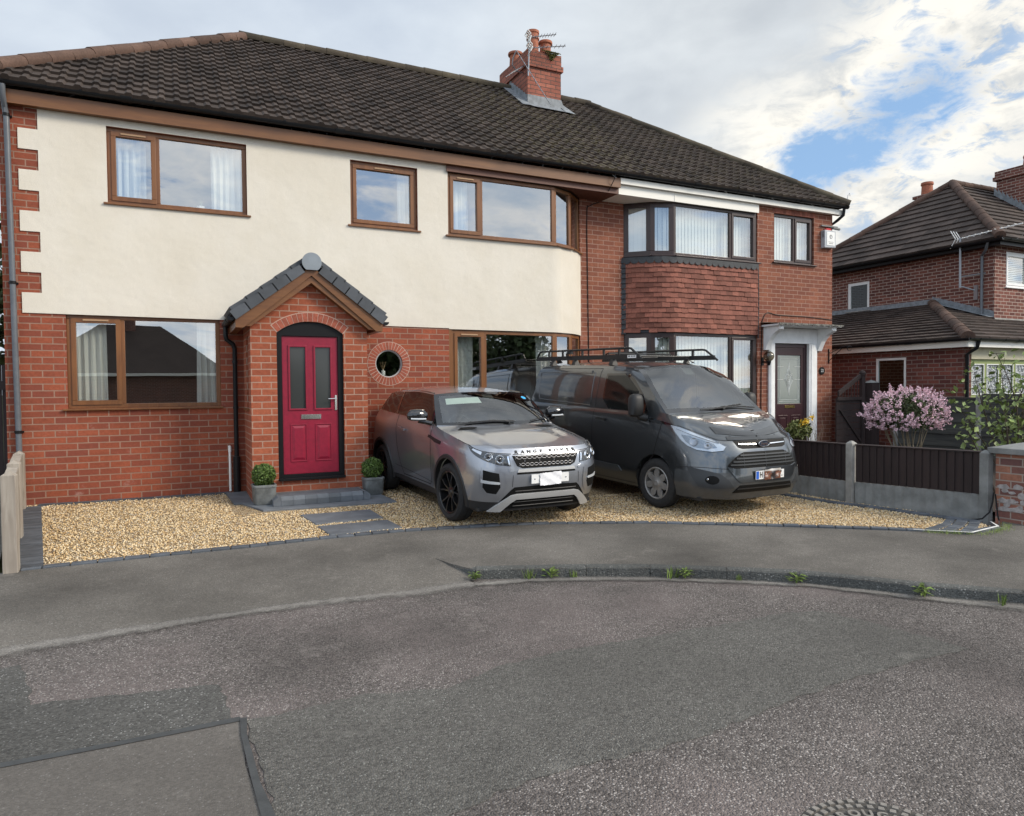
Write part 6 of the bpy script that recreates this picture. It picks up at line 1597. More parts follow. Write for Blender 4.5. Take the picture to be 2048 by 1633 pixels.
mb = MB(); pc = [wpt(.80+.055*math.cos(q), .80+.055*math.sin(q), 0.004) for q in np.linspace(0, 6.28, 21)[:-1]]; mb.add(pc, [tuple(range(20))]); L(mb, 'permit_sticker', 'sticker_blue', ws)
mb = MB()
for pts, r in (([(-.72, -.10), (-.55, .045), (-.30, .065), (.02, .06), (.20, .05)], .010), ([(-.60, .02), (-.2, .085), (.15, .06)], .007), ([(.52, .045), (.70, .085), (.93, .10)], .008), ([(.08, -.06), (.10, .03), (.02, .06)], .014)):
    mb.tube([wpt(u, max(v, -0.02), 0.022) for u, v in pts], r, 6)
L(mb, 'wiper', 'trim_black', ws, smooth=True)
# door mirrors
for sx in (-1, 1):
    mb = MB(); n = 14; rings = []
    for q, (ox, ss) in enumerate(((0.0, .55), (.05, .95), (.14, 1.0), (.22, .92), (.265, .62), (.28, .2))):
        rings.append([(sx*(.93+ox), .72+.075*ss*math.cos(t_)-.02*ox, 1.285+.092*ss*math.sin(t_)*(1.0 if math.sin(t_) > 0 else .75)) for t_ in np.linspace(0, 2*math.pi, n, endpoint=False)])
    mb.add([p for r_ in rings for p in r_], [(i*n+j, i*n+(j+1) % n, (i+1)*n+(j+1) % n, (i+1)*n+j) for i in range(5) for j in range(n)]+[tuple(range(5*n, 6*n)), tuple(range(n))])
    mb.tube([(sx*.87, .66, 1.18), (sx*.95, .70, 1.20), (sx*1.05, .72, 1.215)], [.035, .03, .025], 8); mo = L(mb, 'door_mirror', 'gloss_black', car, smooth=True, angle=50)
    mb = MB(); mb.tube([(sx*.97, .635, 1.245), (sx*1.08, .637, 1.245), (sx*1.17, .66, 1.25)], .012, 6); L(mb, 'indicator_lens', 'led_white', mo)
# front: lamps, grille, bumper
fx = lambda pts: [(c.ux(x, z), z) for x, z in pts]
for sx in (-1, 1):
    s2 = lambda P: [(sx*u, z) for u, z in P]
    hl = [(1.02, .765), (1.11, .895), (1.5, .905), (2.0, .915), (2.6, .93), (3.2, .955), (3.85, .985), (3.35, .93), (2.8, .872), (2.3, .832), (1.6, .785)]
    mb = MB(); c.decal(mb, s2(hl), 0.006, 0.08, 0.02, 0.02); ho = L(mb, 'headlight', 'lamp_dark', car, smooth=True)
    mb = MB()
    for uc, zc_, rr in ((1.52, .843, .050), (2.08, .872, .046)):
        n_ = c.nrm(sx*uc, zc_); M = Matrix.Translation(c.at(sx*uc, zc_, .009)) @ Vector(n_).to_track_quat('Z', 'Y').to_matrix().to_4x4()
        mb.lathe([(rr*.62, .004), (rr*.70, .012), (rr*.80, .005)], M, 28); mb.lathe([(rr*.92, .004), (rr, .011), (rr*1.1, .004)], M, 28)
    c.decal(mb, s2([(2.55, .895), (3.3, .945), (3.2, .955), (2.6, .93), (2.5, .925)]), .009, .08, .02, .006); c.decal(mb, s2([(1.06, .785), (1.12, .787), (1.20, .875), (1.14, .885)]), .009, .05, .02, .006)
    L(mb, 'reflector', 'lamp_chrome', ho, smooth=True)
    mb = MB()
    for uc, zc_, rr in ((1.52, .843, .03), (2.08, .872, .026)): mb.ball(tuple(c.at(sx*uc, zc_, .006)), rr, 8, (1, .6, 1))
    L(mb, 'projector_lens', 'gloss_black', ho, smooth=True)
    mb = MB(); c.decal(mb, s2(hl), 0.018, 0.08, 0.02, 0.018); L(mb, 'lens_cover', 'lamp_lens', ho, smooth=True)
    fg = [(1.28, .70), (2.50, .755), (2.66, .67), (2.70, .58), (2.40, .44), (1.60, .395), (1.36, .45), (1.22, .56)]
    mb = MB(); c.decal(mb, s2(fg), 0.003, .08, .03, .02); fo = L(mb, 'fog_light_recess', 'paint_grey', car, smooth=True, angle=30)
    mb = MB(); c.decal(mb, s2([(1.55, .685), (2.40, .725), (2.46, .52), (2.2, .455), (1.70, .44), (1.50, .52)]), .005, .08, .03, .004); L(mb, 'recess_shadow_panel', 'grille_black', fo)
    mb = MB(); c.decal(mb, s2([(1.54, .583), (2.54, .610), (2.57, .582), (2.45, .573), (1.56, .556), (1.50, .567)]), .012, .06, .02, .014); L(mb, 'led_strip', 'led_white', fo, smooth=True, angle=40)
    mb = MB(); c.ribbon(mb, s2([(1.28, .70), (2.50, .755), (2.66, .67), (2.70, .58), (2.40, .44), (1.60, .395), (1.36, .45), (1.22, .56), (1.28, .70)]), .016, .006); L(mb, 'recess_lip', 'paint_grey', fo)
gpoly = fx([(-.455, .885), (-.40, .765), (-.33, .735), (.33, .735), (.40, .765), (.455, .885)]); gpoly = [(u, z) for u, z in gpoly]
mb = MB(); c.decal(mb, gpoly, 0.003, .1, .03, .02); go = L(mb, 'grille', 'grille_black', car)
mb = MB()
for (za, zb) in ((.845, .875), (.765, .795)):
    n = 13; x0, x1 = (-.435, .435) if za > .8 else (-.385, .385); wz = (x1-x0)/n
    for i in range(n+1):
        x = x0+i*wz
        for P in ([(x-wz*.5, za+(zb-za)*.5), (x-wz*.22, zb)], [(x-wz*.22, zb), (x+wz*.22, zb)], [(x+wz*.22, zb), (x+wz*.5, za+(zb-za)*.5)], [(x-wz*.5, za+(zb-za)*.5), (x-wz*.22, za)], [(x-wz*.22, za), (x+wz*.22, za)], [(x+wz*.22, za), (x+wz*.5, za+(zb-za)*.5)]):
            if all(x0-.01 <= q[0] <= x1+.01 for q in P): c.line(mb, fx(P), .0038, .008, 5)
for x in (-.30, -.10, .10, .30): c.line(mb, fx([(x, .812), (x, .828)]), .006, .008, 5)
L(mb, 'grille_mesh', 'mesh_silver', go)
mb = MB(); c.decal(mb, fx([(-.385, .725), (-.40, .69), (.40, .69), (.385, .725)]), .012, .1, .02, .015); L(mb, 'bumper_bar', 'trim_silver', car, smooth=True, angle=40)
mb = MB(); c.decal(mb, fx([(-.40, .688), (-.405, .665), (.405, .665), (.40, .688)]), .004, .1, .02, .008)
c.decal(mb, fx([(-.43, .515), (-.60, .33), (-.66, .25), (.66, .25), (.60, .33), (.43, .515), (.0, .525)]), .004, .1, .03, .015); L(mb, 'lower_intake', 'grille_black', car)
mb = MB(); c.decal(mb, fx([(-.40, .435), (-.47, .42), (-.70, .222), (-.56, .222), (-.40, .375), (.40, .375), (.56, .222), (.70, .222), (.47, .42), (.40, .435)]), .030, .1, .02, .03); L(mb, 'skid_plate', 'trim_silver', car, smooth=True, angle=40)
mb = MB()
for z in (.335, .285, .47): c.line(mb, fx([(-.42, z), (.42, z)]), .006, .010, 5)
L(mb, 'intake_bar', 'trim_black', car)
mb = MB()
for sx in (-1, 1): c.decal(mb, [(sx*u, z) for u, z in ((.92, .725), (1.10, .742), (1.12, .705), (.95, .69))], .005, .05, .02, .006)
L(mb, 'washer_cap', 'paint_grey', car)
mb = MB()
for sx in (-1, 1):
    c.ribbon(mb, [(sx*u, z) for u, z in ((.95, .66), (.98, .52))], .005, .003); c.ribbon(mb, [(sx*u, z) for u, z in ((1.02, .905), (1.5, .914), (2.0, .924), (2.6, .938), (3.2, .965), (3.9, .995))], .009, .004)
    c.ribbon(mb, [(sx*u, z) for u, z in ((3.3, .965), (4.0, 1.01), (4.6, 1.045))], .007, .003); c.ribbon(mb, [(sx*side_u(.62), .40), (sx*side_u(2.1), .48)], .006, .003)
    c.decal(mb, [(sx*side_u(y), z) for y, z in ((.22, .985), (.38, 1.0), (.70, 1.035), (.72, 1.00), (.45, .955), (.24, .94))], .005, .06, .02, .004)
c.ribbon(mb, fx([(-.44, .90), (0, .893), (.44, .90)]), .008, .004)
L(mb, 'panel_gap', 'ink', car)
mb = MB(); pf_ = lambda x, y, d: (0.03+x, -.895-d, .605+y); mb.prism(rect(-.26, .26, -.055, .055), pf_, 0, .008); npx = L(mb, 'number_plate', 'number_plate', car, bevel=.003)
mb = MB()
for x in (-.215, .215): mb.lathe([(0, .004), (.008, .003), (.010, 0)], Matrix.Translation((.03+x, -.905, .605)) @ Matrix.Rotation(math.pi/2, 4, 'X'), 14)
L(mb, 'plate_screw', 'chrome', npx)
mb = MB(); mb.prism(rect(-.15, -.135, -.045, .04), pf_, .0085, .0095); mb.prism(rect(.13, .142, .03, .045), pf_, .0085, .0095); L(mb, 'plate_lettering', 'ink', npx)
rnd_ = random.Random(5); G_ = np.array([[(0.03-.15+.30*i/16+.006*rnd_.uniform(-1, 1), -.914-.0025*rnd_.random()-.004*math.sin(i*.6+j*.8), .605-.085+.15*j/9+.004*rnd_.uniform(-1, 1)+.012*i/16) for i in range(17)] for j in range(10)])
mb = MB(); mb.grid(G_); mb.build('paper_sheet', 'paper', car, local=True, smooth=True, angle=180, label='crumpled white paper taped over the number plate')

# ================= van
van = thing('parked_van', 'dark graphite panel van with a black roof rack parked on the gravel', 'van', (8.80, -3.72, -0.108), (R(1.5), 0, R(2.6)))
Y8 = [-.42, -.15, .42, 1.0, 1.47, 2.15, 2.51, 2.93, 3.33]
SW = lambda a, b: [a, b]+[b+.01]*6+[b]
rows = [
    row([(0, -.99), (.50, -.96), (.73, -.86), (.87, -.67)], [.925, .935]+[.94]*6+[.93], [.24]*9, [(.90, 3.54), (.62, 3.60), (0, 3.61)], [.23, .23, .24, .24], .34),
    row([(0, -1.07), (.52, -1.04), (.77, -.93), (.925, -.70)], [.975, .985]+[.988]*6+[.98], [.42]*9, [(.94, 3.56), (.64, 3.62), (0, 3.63)], .42, .45),
    row([(0, -1.06), (.51, -1.03), (.76, -.915), (.92, -.68)], [.972, .985]+[.990]*6+[.98], [.63]*9, [(.94, 3.57), (.64, 3.63), (0, 3.64)], .62, .65),
    row([(0, -1.025), (.49, -.99), (.735, -.87), (.885, -.65)], [.950, .970, .985, .988, .988, .988, .988, .988, .975], [.93, .96, 1.0, 1.02, 1.03, 1.03, 1.03, 1.03, 1.03], [(.935, 3.57), (.63, 3.63), (0, 3.64)], [.84, .84, .86, .89], 1.02),
    row([(0, -.965), (.47, -.925), (.695, -.81), (.83, -.61)], [.905, .94, .968, .975, .978, .980, .980, .978, .962], [1.14, 1.20, 1.235, 1.255, 1.265, 1.285, 1.295, 1.30, 1.305], [(.925, 3.56), (.62, 3.62), (0, 3.63)], [.985, .985, 1.00, 1.05], 1.305),
    row([(0, -.90), (.44, -.86), (.655, -.75), (.785, -.565)], [.865, .915, .950, .957, .960, .962, .962, .960, .945], [1.225, 1.31, 1.31, 1.31, 1.315, 1.325, 1.33, 1.335, 1.34], [(.91, 3.555), (.61, 3.615), (0, 3.625)], [1.03, 1.03, 1.05, 1.10], 1.34)]
AK = 5
c = Car(van, rows, AK, [(0, .345), (2.93, .345)], 0.40)
lowG, dead = c.cut(c.low); top = c.low[-1]; NU = c.NU; vv = lowG
isbump = lambda p: (p[2] < .60 and p[1] < -.40 and p[2] < .585+0.12*max(0, -p[1]-.62)) 
isdoor = lambda p: .30 < p[1] < 1.47 and abs(p[0]) > .6 and p[2] > .29
mb = MB(); c.both(mb, vv, lambda i, j, p: keep_body(i, j, p) and not isbump(p) and not isdoor(p)); L(mb, 'body', 'paint_graphite', van, smooth=True, angle=50)
mb = MB(); c.both(mb, vv, lambda i, j, p: keep_body(i, j, p) and isbump(p)); L(mb, 'bumper', 'van_bumper', van, smooth=True, angle=50)
uy = lambda y: float(np.interp(y, Y8, range(4, 13)))
r0 = np.vstack([top[5*NU:12*NU+1]]); r0 = resamp(r0, 61)
def grow(P): return resamp(cat(P, 8), 61)
g1 = grow([(.862, .22, 1.60), (.905, .55, 1.62), (.925, 1.0, 1.63), (.935, 1.47, 1.64), (.938, 2.5, 1.65), (.935, 3.33, 1.65)])
g2 = grow([(.800, .50, 1.83), (.835, .72, 1.86), (.862, 1.0, 1.88), (.875, 1.47, 1.89), (.88, 2.5, 1.90), (.875, 3.30, 1.89)])
g3 = grow([(.745, .68, 1.91), (.765, .85, 1.945), (.785, 1.1, 1.965), (.795, 1.5, 1.975), (.80, 2.5, 1.985), (.79, 3.26, 1.965)])
GH = np.stack([cat([r0[j], g1[j], g2[j], g3[j]], 5) for j in range(61)], 1)
vdoor = lambda p: .0 < p[1] < 1.47 and p[2] < 1.93
mb = MB(); c.both(mb, GH); L(mb, 'upper_side', 'paint_graphite', van, smooth=True, angle=60)
for sx in (-1, 1):
    mb = MB(); H = c.half(vv, sx); a, b = H.shape[:2]; mb.v = [tuple(p) for p in H.reshape(-1, 3)]
    for i in range(a-1):
        for j in range(b-1):
            p = H[i:i+2, j:j+2].reshape(4, 3).mean(0)
            if isdoor(p) and keep_body(i, j, p): mb.f.append((i*b+j, i*b+j+1, (i+1)*b+j+1, (i+1)*b+j)); mb.t.append(.5)
    used = sorted({q for f in mb.f for q in f}); mp = {q: k for k, q in enumerate(used)}; mb.v = [mb.v[q] for q in used]; mb.f = [tuple(mp[q] for q in f) for f in mb.f]
    do = L(mb, 'door', 'paint_graphite', van, smooth=True, angle=50)
    mb = MB()
    for pts in ([(5.1, 1.20), (5.2, 1.0), (5.35, .72), (5.75, .50)], [(uy(1.46), 1.295), (uy(1.50), 1.1), (uy(1.51), .55), (uy(1.51), .30)], [(uy(.45), .285), (uy(1.5), .285)]): c.ribbon(mb, [(sx*u, z) for u, z in pts], .012, .003)
    L(mb, 'shut_line', 'ink', do)
    mb = MB(); c.decal(mb, [(sx*uy(y), z) for y, z in ((1.14, 1.135), (1.38, 1.15), (1.38, 1.185), (1.14, 1.17))], .03, .05, .02, .02); L(mb, 'handle', 'trim_black', do, smooth=True)
    H = c.half(GH, sx); nv, nu_ = H.shape[:2]
    bv = BVHTree.FromPolygons([tuple(p) for p in H.reshape(-1, 3)], [(i*nu_+j, i*nu_+j+1, (i+1)*nu_+j+1, (i+1)*nu_+j) for i in range(nv-1) for j in range(nu_-1)])
    def on_side(y, z, o=.003):
        h = bv.ray_cast(Vector((sx*2.5, y, z)), Vector((-sx, 0, 0))); return (h[0].x+sx*o, y, z) if h[0] else (sx*(.95+o-max(0, z-1.3)*.17), y, z)
    def patch(poly, o, m, name, parent, sk=.012):
        mb = MB(); k = len(poly); cy, cz_ = sum(p[0] for p in poly)/k, sum(p[1] for p in poly)/k; ringN = 5; P = []
        dn = []
        for i in range(k):
            a_, b_ = poly[i], poly[(i+1) % k]; n_ = max(1, int(math.dist(a_, b_)/.06)); dn += [(a_[0]+(b_[0]-a_[0])*q/n_, a_[1]+(b_[1]-a_[1])*q/n_) for q in range(n_)]
        n_ = len(dn); mb.v = [on_side(*p, o-sk) for p in dn]
        for r_ in range(ringN): f_ = 1-r_/ringN; mb.v += [on_side(cy+(p[0]-cy)*f_, cz_+(p[1]-cz_)*f_, o) for p in dn]
        mb.v.append(on_side(cy, cz_, o))
        for r_ in range(ringN): mb.f += [(r_*n_+i, r_*n_+(i+1) % n_, (r_+1)*n_+(i+1) % n_, (r_+1)*n_+i) for i in range(n_)]
        mb.f += [(ringN*n_+i, ringN*n_+(i+1) % n_, (ringN+1)*n_) for i in range(n_)]; mb.t = [.5]*len(mb.f)
        return L(mb, name, m, parent, smooth=True, angle=40)
    patch([(.20, 1.325), (.34, 1.29), (1.08, 1.29), (1.27, 1.46), (1.24, 1.85), (.74, 1.855), (.60, 1.77), (.36, 1.56)], .004, 'gloss_black', 'window_surround', do)
    patch([(.42, 1.325), (1.04, 1.32), (1.22, 1.47), (1.20, 1.82), (.78, 1.825), (.66, 1.75), (.46, 1.60)], .009, 'tinted_glass', 'side_window', do)
    c2 = MB(); c.decal(c2, [(sx*u, z) for u, z in ((4.35, 1.165), (5.0, 1.20), (5.55, 1.235), (5.55, 1.18), (5.2, 1.165))], .006, .08, .02, .008); L(c2, 'quarter_trim', 'gloss_black', van, smooth=True)
    if True:
        mb = MB(); P = [(1.58, 1.35), (3.18, 1.40), (3.20, 1.86), (1.55, 1.86)]; dn = []
        for i in range(4):
            a_, b_ = P[i], P[(i+1) % 4]; n_ = int(math.dist(a_, b_)/.08); dn += [(a_[0]+(b_[0]-a_[0])*q/n_, a_[1]+(b_[1]-a_[1])*q/n_) for q in range(n_)]
        mb.tube([on_side(y, z, .001) for y, z in dn], .008, 6, closed=True); L(mb, 'pressed_panel_edge', 'paint_graphite', van, smooth=True, angle=180)
        mb = MB()
        for seg in ([(1.46, 1.33), (1.42, 1.6), (1.40, 1.92)], [(1.40, 1.925), (3.25, 1.93)]):
            for q in range(len(seg)-1): mb.tube([on_side(seg[q][0]+(seg[q+1][0]-seg[q][0])*t_, seg[q][1]+(seg[q+1][1]-seg[q][1])*t_, .0) for t_ in np.linspace(0, 1, 12)], .005, 5)
        L(mb, 'panel_gap', 'ink', van)
    mb = MB(); c.decal(mb, [(sx*uy(y), z) for y, z in ((.72, .43), (.80, .50), (2.45, .53), (2.45, .45), (.85, .40))], .014, .1, .03, .014); L(mb, 'rubbing_strip', 'van_bumper', van, smooth=True)
    mb = MB(); mb.tube([(sx*.95, .22, 1.23), (sx*1.05, .26, 1.25), (sx*1.10, .27, 1.30)], [.05, .045, .03], 8)
    n = 14; rings = []
    for z, kx, ky in ((1.25, .5, .6), (1.28, .95, 1.0), (1.40, 1.0, 1.05), (1.50, .95, 1.0), (1.55, .75, .8), (1.57, .3, .4)): rings.append([(sx*1.10+.105*kx*math.copysign(abs(math.cos(t_))**.6, math.cos(t_)), .28+.085*ky*math.copysign(abs(math.sin(t_))**.7, math.sin(t_)), z) for t_ in np.linspace(0, 2*math.pi, n, endpoint=False)])
    mb.add([p for r_ in rings for p in r_], [(i*n+j, i*n+(j+1) % n, (i+1)*n+(j+1) % n, (i+1)*n+j) for i in range(5) for j in range(n)]+[tuple(range(5*n, 6*n)), tuple(range(n))]); L(mb, 'door_mirror', 'trim_black', van, smooth=True, angle=50)
apil = GH[:, 0]; n = len(apil); cow_c, top_c = np.array([0, -.10, 1.325]), np.array([0, .52, 1.985])
wc = np.stack([cow_c+(top_c-cow_c)*q+np.array([0, -.03, .03])*math.sin(math.pi*q) for q in np.linspace(0, 1, n)]); WS = np.stack([arc(apil[i], wc[i], 2.4, 2.2) for i in range(n)]); a, b = WS.shape[:2]
glass_in = lambda i, j, p: i >= 1 and i < a-2 and j >= 2
mb = MB(); c.both(mb, WS, glass_in); ws = L(mb, 'windscreen', 'car_screen', van, smooth=True, angle=60)
mb = MB(); c.both(mb, WS, lambda i, j, p: not glass_in(i, j, p)); L(mb, 'black_border', 'gloss_black', ws, smooth=True)
rc_ = resamp(cat([(0, .52, 1.985), (0, .9, 2.03), (0, 1.6, 2.045), (0, 2.6, 2.045), (0, 3.28, 2.0)], 12), 61); RF = np.stack([arc(g3[j], rc_[j], 1.6, 2.6) for j in range(61)])
mb = MB(); c.both(mb, RF); L(mb, 'roof', 'paint_graphite', van, smooth=True, angle=60)
side = resamp(top[3*NU:5*NU+1], 40); front = resamp(top[0:3*NU+1], 25)[::-1]; cen = resamp(cat([(0, -.90, 1.03), (0, -.72, 1.115), (0, -.40, 1.225), (0, -.10, 1.325)], 12), 40)
BN = coons(front, arc(top[5*NU], cow_c, 2.4, 2.2), side, cen, 0.01); vv_, uu_ = np.meshgrid(np.linspace(0, 1, BN.shape[0]), np.linspace(0, 1, BN.shape[1]), indexing='ij')
BN[..., 2] += 0.007*np.exp(-((uu_-.35)/.18)**2)*np.sin(np.pi*vv_)**.8
mb = MB(); c.both(mb, BN); bo = L(mb, 'bonnet', 'paint_graphite', van, smooth=True, angle=60); bt = BVHTree.FromPolygons(mb.v, mb.f)
tailT = RF[-1]; tb = resamp(top[12*NU:], 25); TG = coons(tailT, tb, resamp(GH[:, -1][::-1], 20), resamp(np.array([tailT[-1], tb[-1]]), 20), 0.0)
mb = MB(); c.both(mb, TG); L(mb, 'rear_door', 'paint_graphite', van, smooth=True)
mb = MB()                                                    # smoked bonnet guard with its studs
for sx in (-1, 1):
    G_ = []
    for i in range(15):
        x = .60*i/14; G_.append([tuple(Vector(on_bonnet(sx*x, -.892+.14*(x/.6)**2+.125*j/6, .005+.004*math.sin(math.pi*j/6)))) for j in range(7)])
    mb.grid(np.array(G_))
c.decal(mb, [(-1.28, 1.04), (-1.28, .99), (1.28, .99), (1.28, 1.04)], .009, .1, .02, .012)
L(mb, 'bonnet_guard', 'gloss_black', bo, smooth=True, angle=60)
mb = MB()
for x, y in ((-.42, -.84), (0, -.90), (.42, -.84), (-.40, -.30), (.30, -.33)): mb.lathe([(0, .005), (.012, .003), (.014, 0)], Matrix.Translation(on_bonnet(x, y, .028 if y < -.5 else .002)), 12)
L(mb, 'stud', 'ink', bo)
for x, y in ((-.905, 0), (.905, 0), (-.905, 2.93), (.905, 2.93)): wheel(van, x*.955, y, .345, .225, None, 'cap', R(6) if y == 0 else 0, .215)
mb = MB()
for (wy, wz) in c.wheels:
    for sx in (-1, 1):
        n = 20; vs = []
        for q in range(n+1):
            a_ = R(-20)+R(220)*q/n
            for w in (0.5, 0.955): vs.append((sx*w, wy+0.397*math.cos(a_), wz+0.397*math.sin(a_)))
        mb.add(vs, [(2*q, 2*q+1, 2*q+3, 2*q+2) for q in range(n)]); mb.add([(sx*.5, wy+0.397*math.cos(R(-20+220*q/n)), wz+0.397*math.sin(R(-20+220*q/n))) for q in range(n+1)], [tuple(range(n+1))])
mb.box(-.86, .86, -.75, 3.5, .205, .25); L(mb, 'underbody', 'trim_black', van)
mb = MB(); mb.box(-.92, .92, .4, 1.7, .26, .5); mb.box(-.90, .90, -.05, .45, .85, 1.20); mb.box(-.90, .90, 1.62, 1.66, .5, 1.9)
for x in (-.5, .12, .55): mb.box(x-.24, x+.24, .85, 1.3, .5, .78); mb.box(x-.23, x+.23, 1.25, 1.38, .7, 1.42); mb.box(x-.13, x+.13, 1.28, 1.36, 1.43, 1.62)
L(mb, 'cabin_seat', 'cabin_grey', van, bevel=.03)
mb = MB(); ct = Vector((-.48, .50, 1.22)); e1 = Vector((1, 0, 0)); e2 = Vector((0, .6, .8)); mb.tube([ct+e1*.19*math.cos(q)+e2*.19*math.sin(q) for q in np.linspace(0, 6.2832, 30)[:-1]], .016, 8, closed=True); mb.tube([ct-e1*.18, ct+e1*.18], .02, 6); L(mb, 'steering_wheel', 'cabin_dark', van, smooth=True)
mb = MB(); G_ = np.array([[wpt(u, v, -.02) for u in np.linspace(-.13, .10, 5)] for v in np.linspace(.78, .96, 4)]); mb.grid(G_); L(mb, 'mirror_mount', 'cabin_dark', van)
mb = MB(); rng_ = random.Random(2); mb.grid(np.array([[(-.55+.5*i/8, -.0+.22*j/5, 1.215+.03*rng_.random()) for i in range(9)] for j in range(6)])); L(mb, 'dashboard_papers', 'paper', van)
mb = MB()
for pts, r in (([(-.10, .0), (.2, .045), (.62, .085)], .011), ([(-.30, -.0), (.1, .02), (.55, .05), (.86, .03)], .009), ([(.18, .0), (.24, .03), (.30, .05)], .013)): mb.tube([wpt(u, max(v, 0.0), .026) for u, v in pts], r, 6)
L(mb, 'wiper', 'trim_black', ws, smooth=True)
# van front
for sx in (-1, 1):
    s2 = lambda P: [(sx*u, z) for u, z in P]
    hl = [(1.42, .915), (1.58, .865), (2.1, .85), (2.8, .865), (3.35, .915), (3.85, .99), (4.35, 1.10), (4.62, 1.165), (4.0, 1.14), (3.4, 1.10), (2.8, 1.055), (2.2, 1.005), (1.75, .96)]
    mb = MB(); c.decal(mb, s2(hl), .005, .08, .02, .02); ho = L(mb, 'headlight', mat('lamp_silver', (0.50, 0.54, 0.58), .3, metal=.45), van, smooth=True)
    cu, cz_ = 2.75, .955; sc = lambda k: [(cu+(u-cu)*k, cz_+(z-cz_)*k) for u, z in hl]
    mb = MB(); c.decal(mb, s2([(1.85, .90), (2.4, .885), (3.0, .90), (3.5, .965), (3.85, 1.05), (3.3, 1.04), (2.6, .995), (2.0, .95)]), .008, .08, .02, .006); L(mb, 'inner_bezel', mat('lamp_grey', (.22, .25, .28), .25, metal=.8), ho)
    mb = MB()
    for uc, zc_, rr in ((2.30, .928, .048), (3.0, .965, .055)):
        M = Matrix.Translation(c.at(sx*uc, zc_, .010)) @ Vector(c.nrm(sx*uc, zc_)).to_track_quat('Z', 'Y').to_matrix().to_4x4(); mb.lathe([(0, .001), (rr*.45, .003), (rr*.8, .009), (rr*.95, .014), (rr, .014), (rr*1.05, .002)], M, 28)
    c.line(mb, s2([(1.75, .955), (2.3, .99), (2.9, 1.03), (3.5, 1.07), (4.2, 1.12)]), .004, .012); L(mb, 'reflector', mat('lamp_bowl', (.30, .32, .35), .22, metal=1.0), ho, smooth=True)
    mb = MB(); mb.ball(tuple(c.at(sx*2.30, .928, .008)), .019, 8); L(mb, 'projector_lens', 'gloss_black', ho, smooth=True)
    mb = MB(); c.decal(mb, s2(hl), .027, .08, .02, .027); L(mb, 'lens_cover', 'lamp_lens', ho, smooth=True)
    mb = MB(); c.ribbon(mb, s2(hl+[hl[0]]), .012, .004); L(mb, 'lamp_gasket', 'ink', ho)
    mb = MB(); c.decal(mb, s2([(1.05, .39), (1.35, .50), (1.75, .575), (2.3, .61), (3.35, .655), (3.0, .50), (2.75, .40), (1.9, .385)]), .004, .08, .03, .006); fo = L(mb, 'fog_light_panel', mat('bumper_dark', (0.036, 0.039, 0.043), .5), van, smooth=True)
    mb = MB(); c.decal(mb, [(sx*(2.12+.32*math.cos(q)), .495+.055*math.sin(q)) for q in np.linspace(0, 6.283, 21)[:-1]], .006, .06, .02, .004); L(mb, 'fog_light_recess', 'grille_black', fo)
    mb = MB(); mb.ball(tuple(c.at(sx*2.32, .50, .002)), .020, 8, (1, .6, 1)); L(mb, 'fog_light', 'lamp_bowl', fo, smooth=True)
fx = lambda pts: [(c.ux(x, z), z) for x, z in pts]
mb = MB(); c.decal(mb, fx([(-.47, .985), (-.43, .905), (-.36, .885), (.36, .885), (.43, .905), (.47, .985)]), .004, .1, .03, .02); uo = L(mb, 'upper_grille', 'grille_black', van)
mb = MB()
for s_ in (-1, 1): c.decal(mb, fx([(s_*.13, .941), (s_*.42, .947), (s_*.412, .937), (s_*.13, .929)]), .016, .06, .02, .012)
L(mb, 'chrome_bar', 'chrome', uo, smooth=True)
ec = Vector(c.at(0, .935, .016)); mb = MB(); mb.prism([(.098*math.cos(q), .041*math.sin(q)) for q in np.linspace(0, 6.283, 33)[:-1]], lambda x, y, d: (x, ec.y-d, ec.z+y), 0, .012); bd = L(mb, 'badge', mat('badge_blue', (.045, .06, .09), .3, metal=.6), van, smooth=True, angle=30)
mb = MB(); mb.tube([(.097*math.cos(q), ec.y-.012, ec.z+.040*math.sin(q)) for q in np.linspace(0, 6.283, 33)[:-1]], .005, 6, closed=True)
l = text_mesh('Ford', .058, lambda x, y, d: (x*1.15+y*.25, ec.y-.0122-d, ec.z+y-.002), .003, .95, .001); mb.add(l.v, l.f, .5); L(mb, 'badge_lettering', 'chrome', bd)
mb = MB(); c.decal(mb, fx([(-.42, .825), (-.36, .845), (.36, .845), (.42, .825), (.60, .70), (.62, .665), (.50, .64), (-.50, .64), (-.62, .665), (-.60, .70)]), .004, .1, .03, .02); lo = L(mb, 'lower_grille', 'grille_black', van)
mb = MB()
for z, x in ((.805, .43), (.765, .49), (.725, .54), (.685, .58)): c.decal(mb, fx([(-x, z+.009), (x, z+.009), (x, z-.009), (-x, z-.009)]), .016, .1, .02, .014)
for x in (-.38, 0, .38): c.line(mb, fx([(x, .65), (x, .835)]), .004, .008, 4)
L(mb, 'grille_slat', mat('slat_grey', (0.045, 0.048, 0.05), 0.35), lo)
mb = MB(); c.decal(mb, fx([(-.62, .655), (-.50, .63), (.50, .63), (.62, .655), (.60, .62), (.45, .46), (-.45, .46), (-.60, .62)]), .010, .1, .03, .012); L(mb, 'plate_panel', 'paint_graphite', van, smooth=True)
mb = MB(); c.decal(mb, fx([(-.46, .425), (.46, .425), (.54, .325), (-.54, .325)]), .004, .1, .03, .02); li = L(mb, 'lower_intake', 'grille_black', van)
mb = MB(); c.decal(mb, fx([(-.48, .385), (.48, .385), (.49, .372), (-.49, .372)]), .012, .1, .02, .01); L(mb, 'intake_bar', 'trim_black', li)
mb = MB()
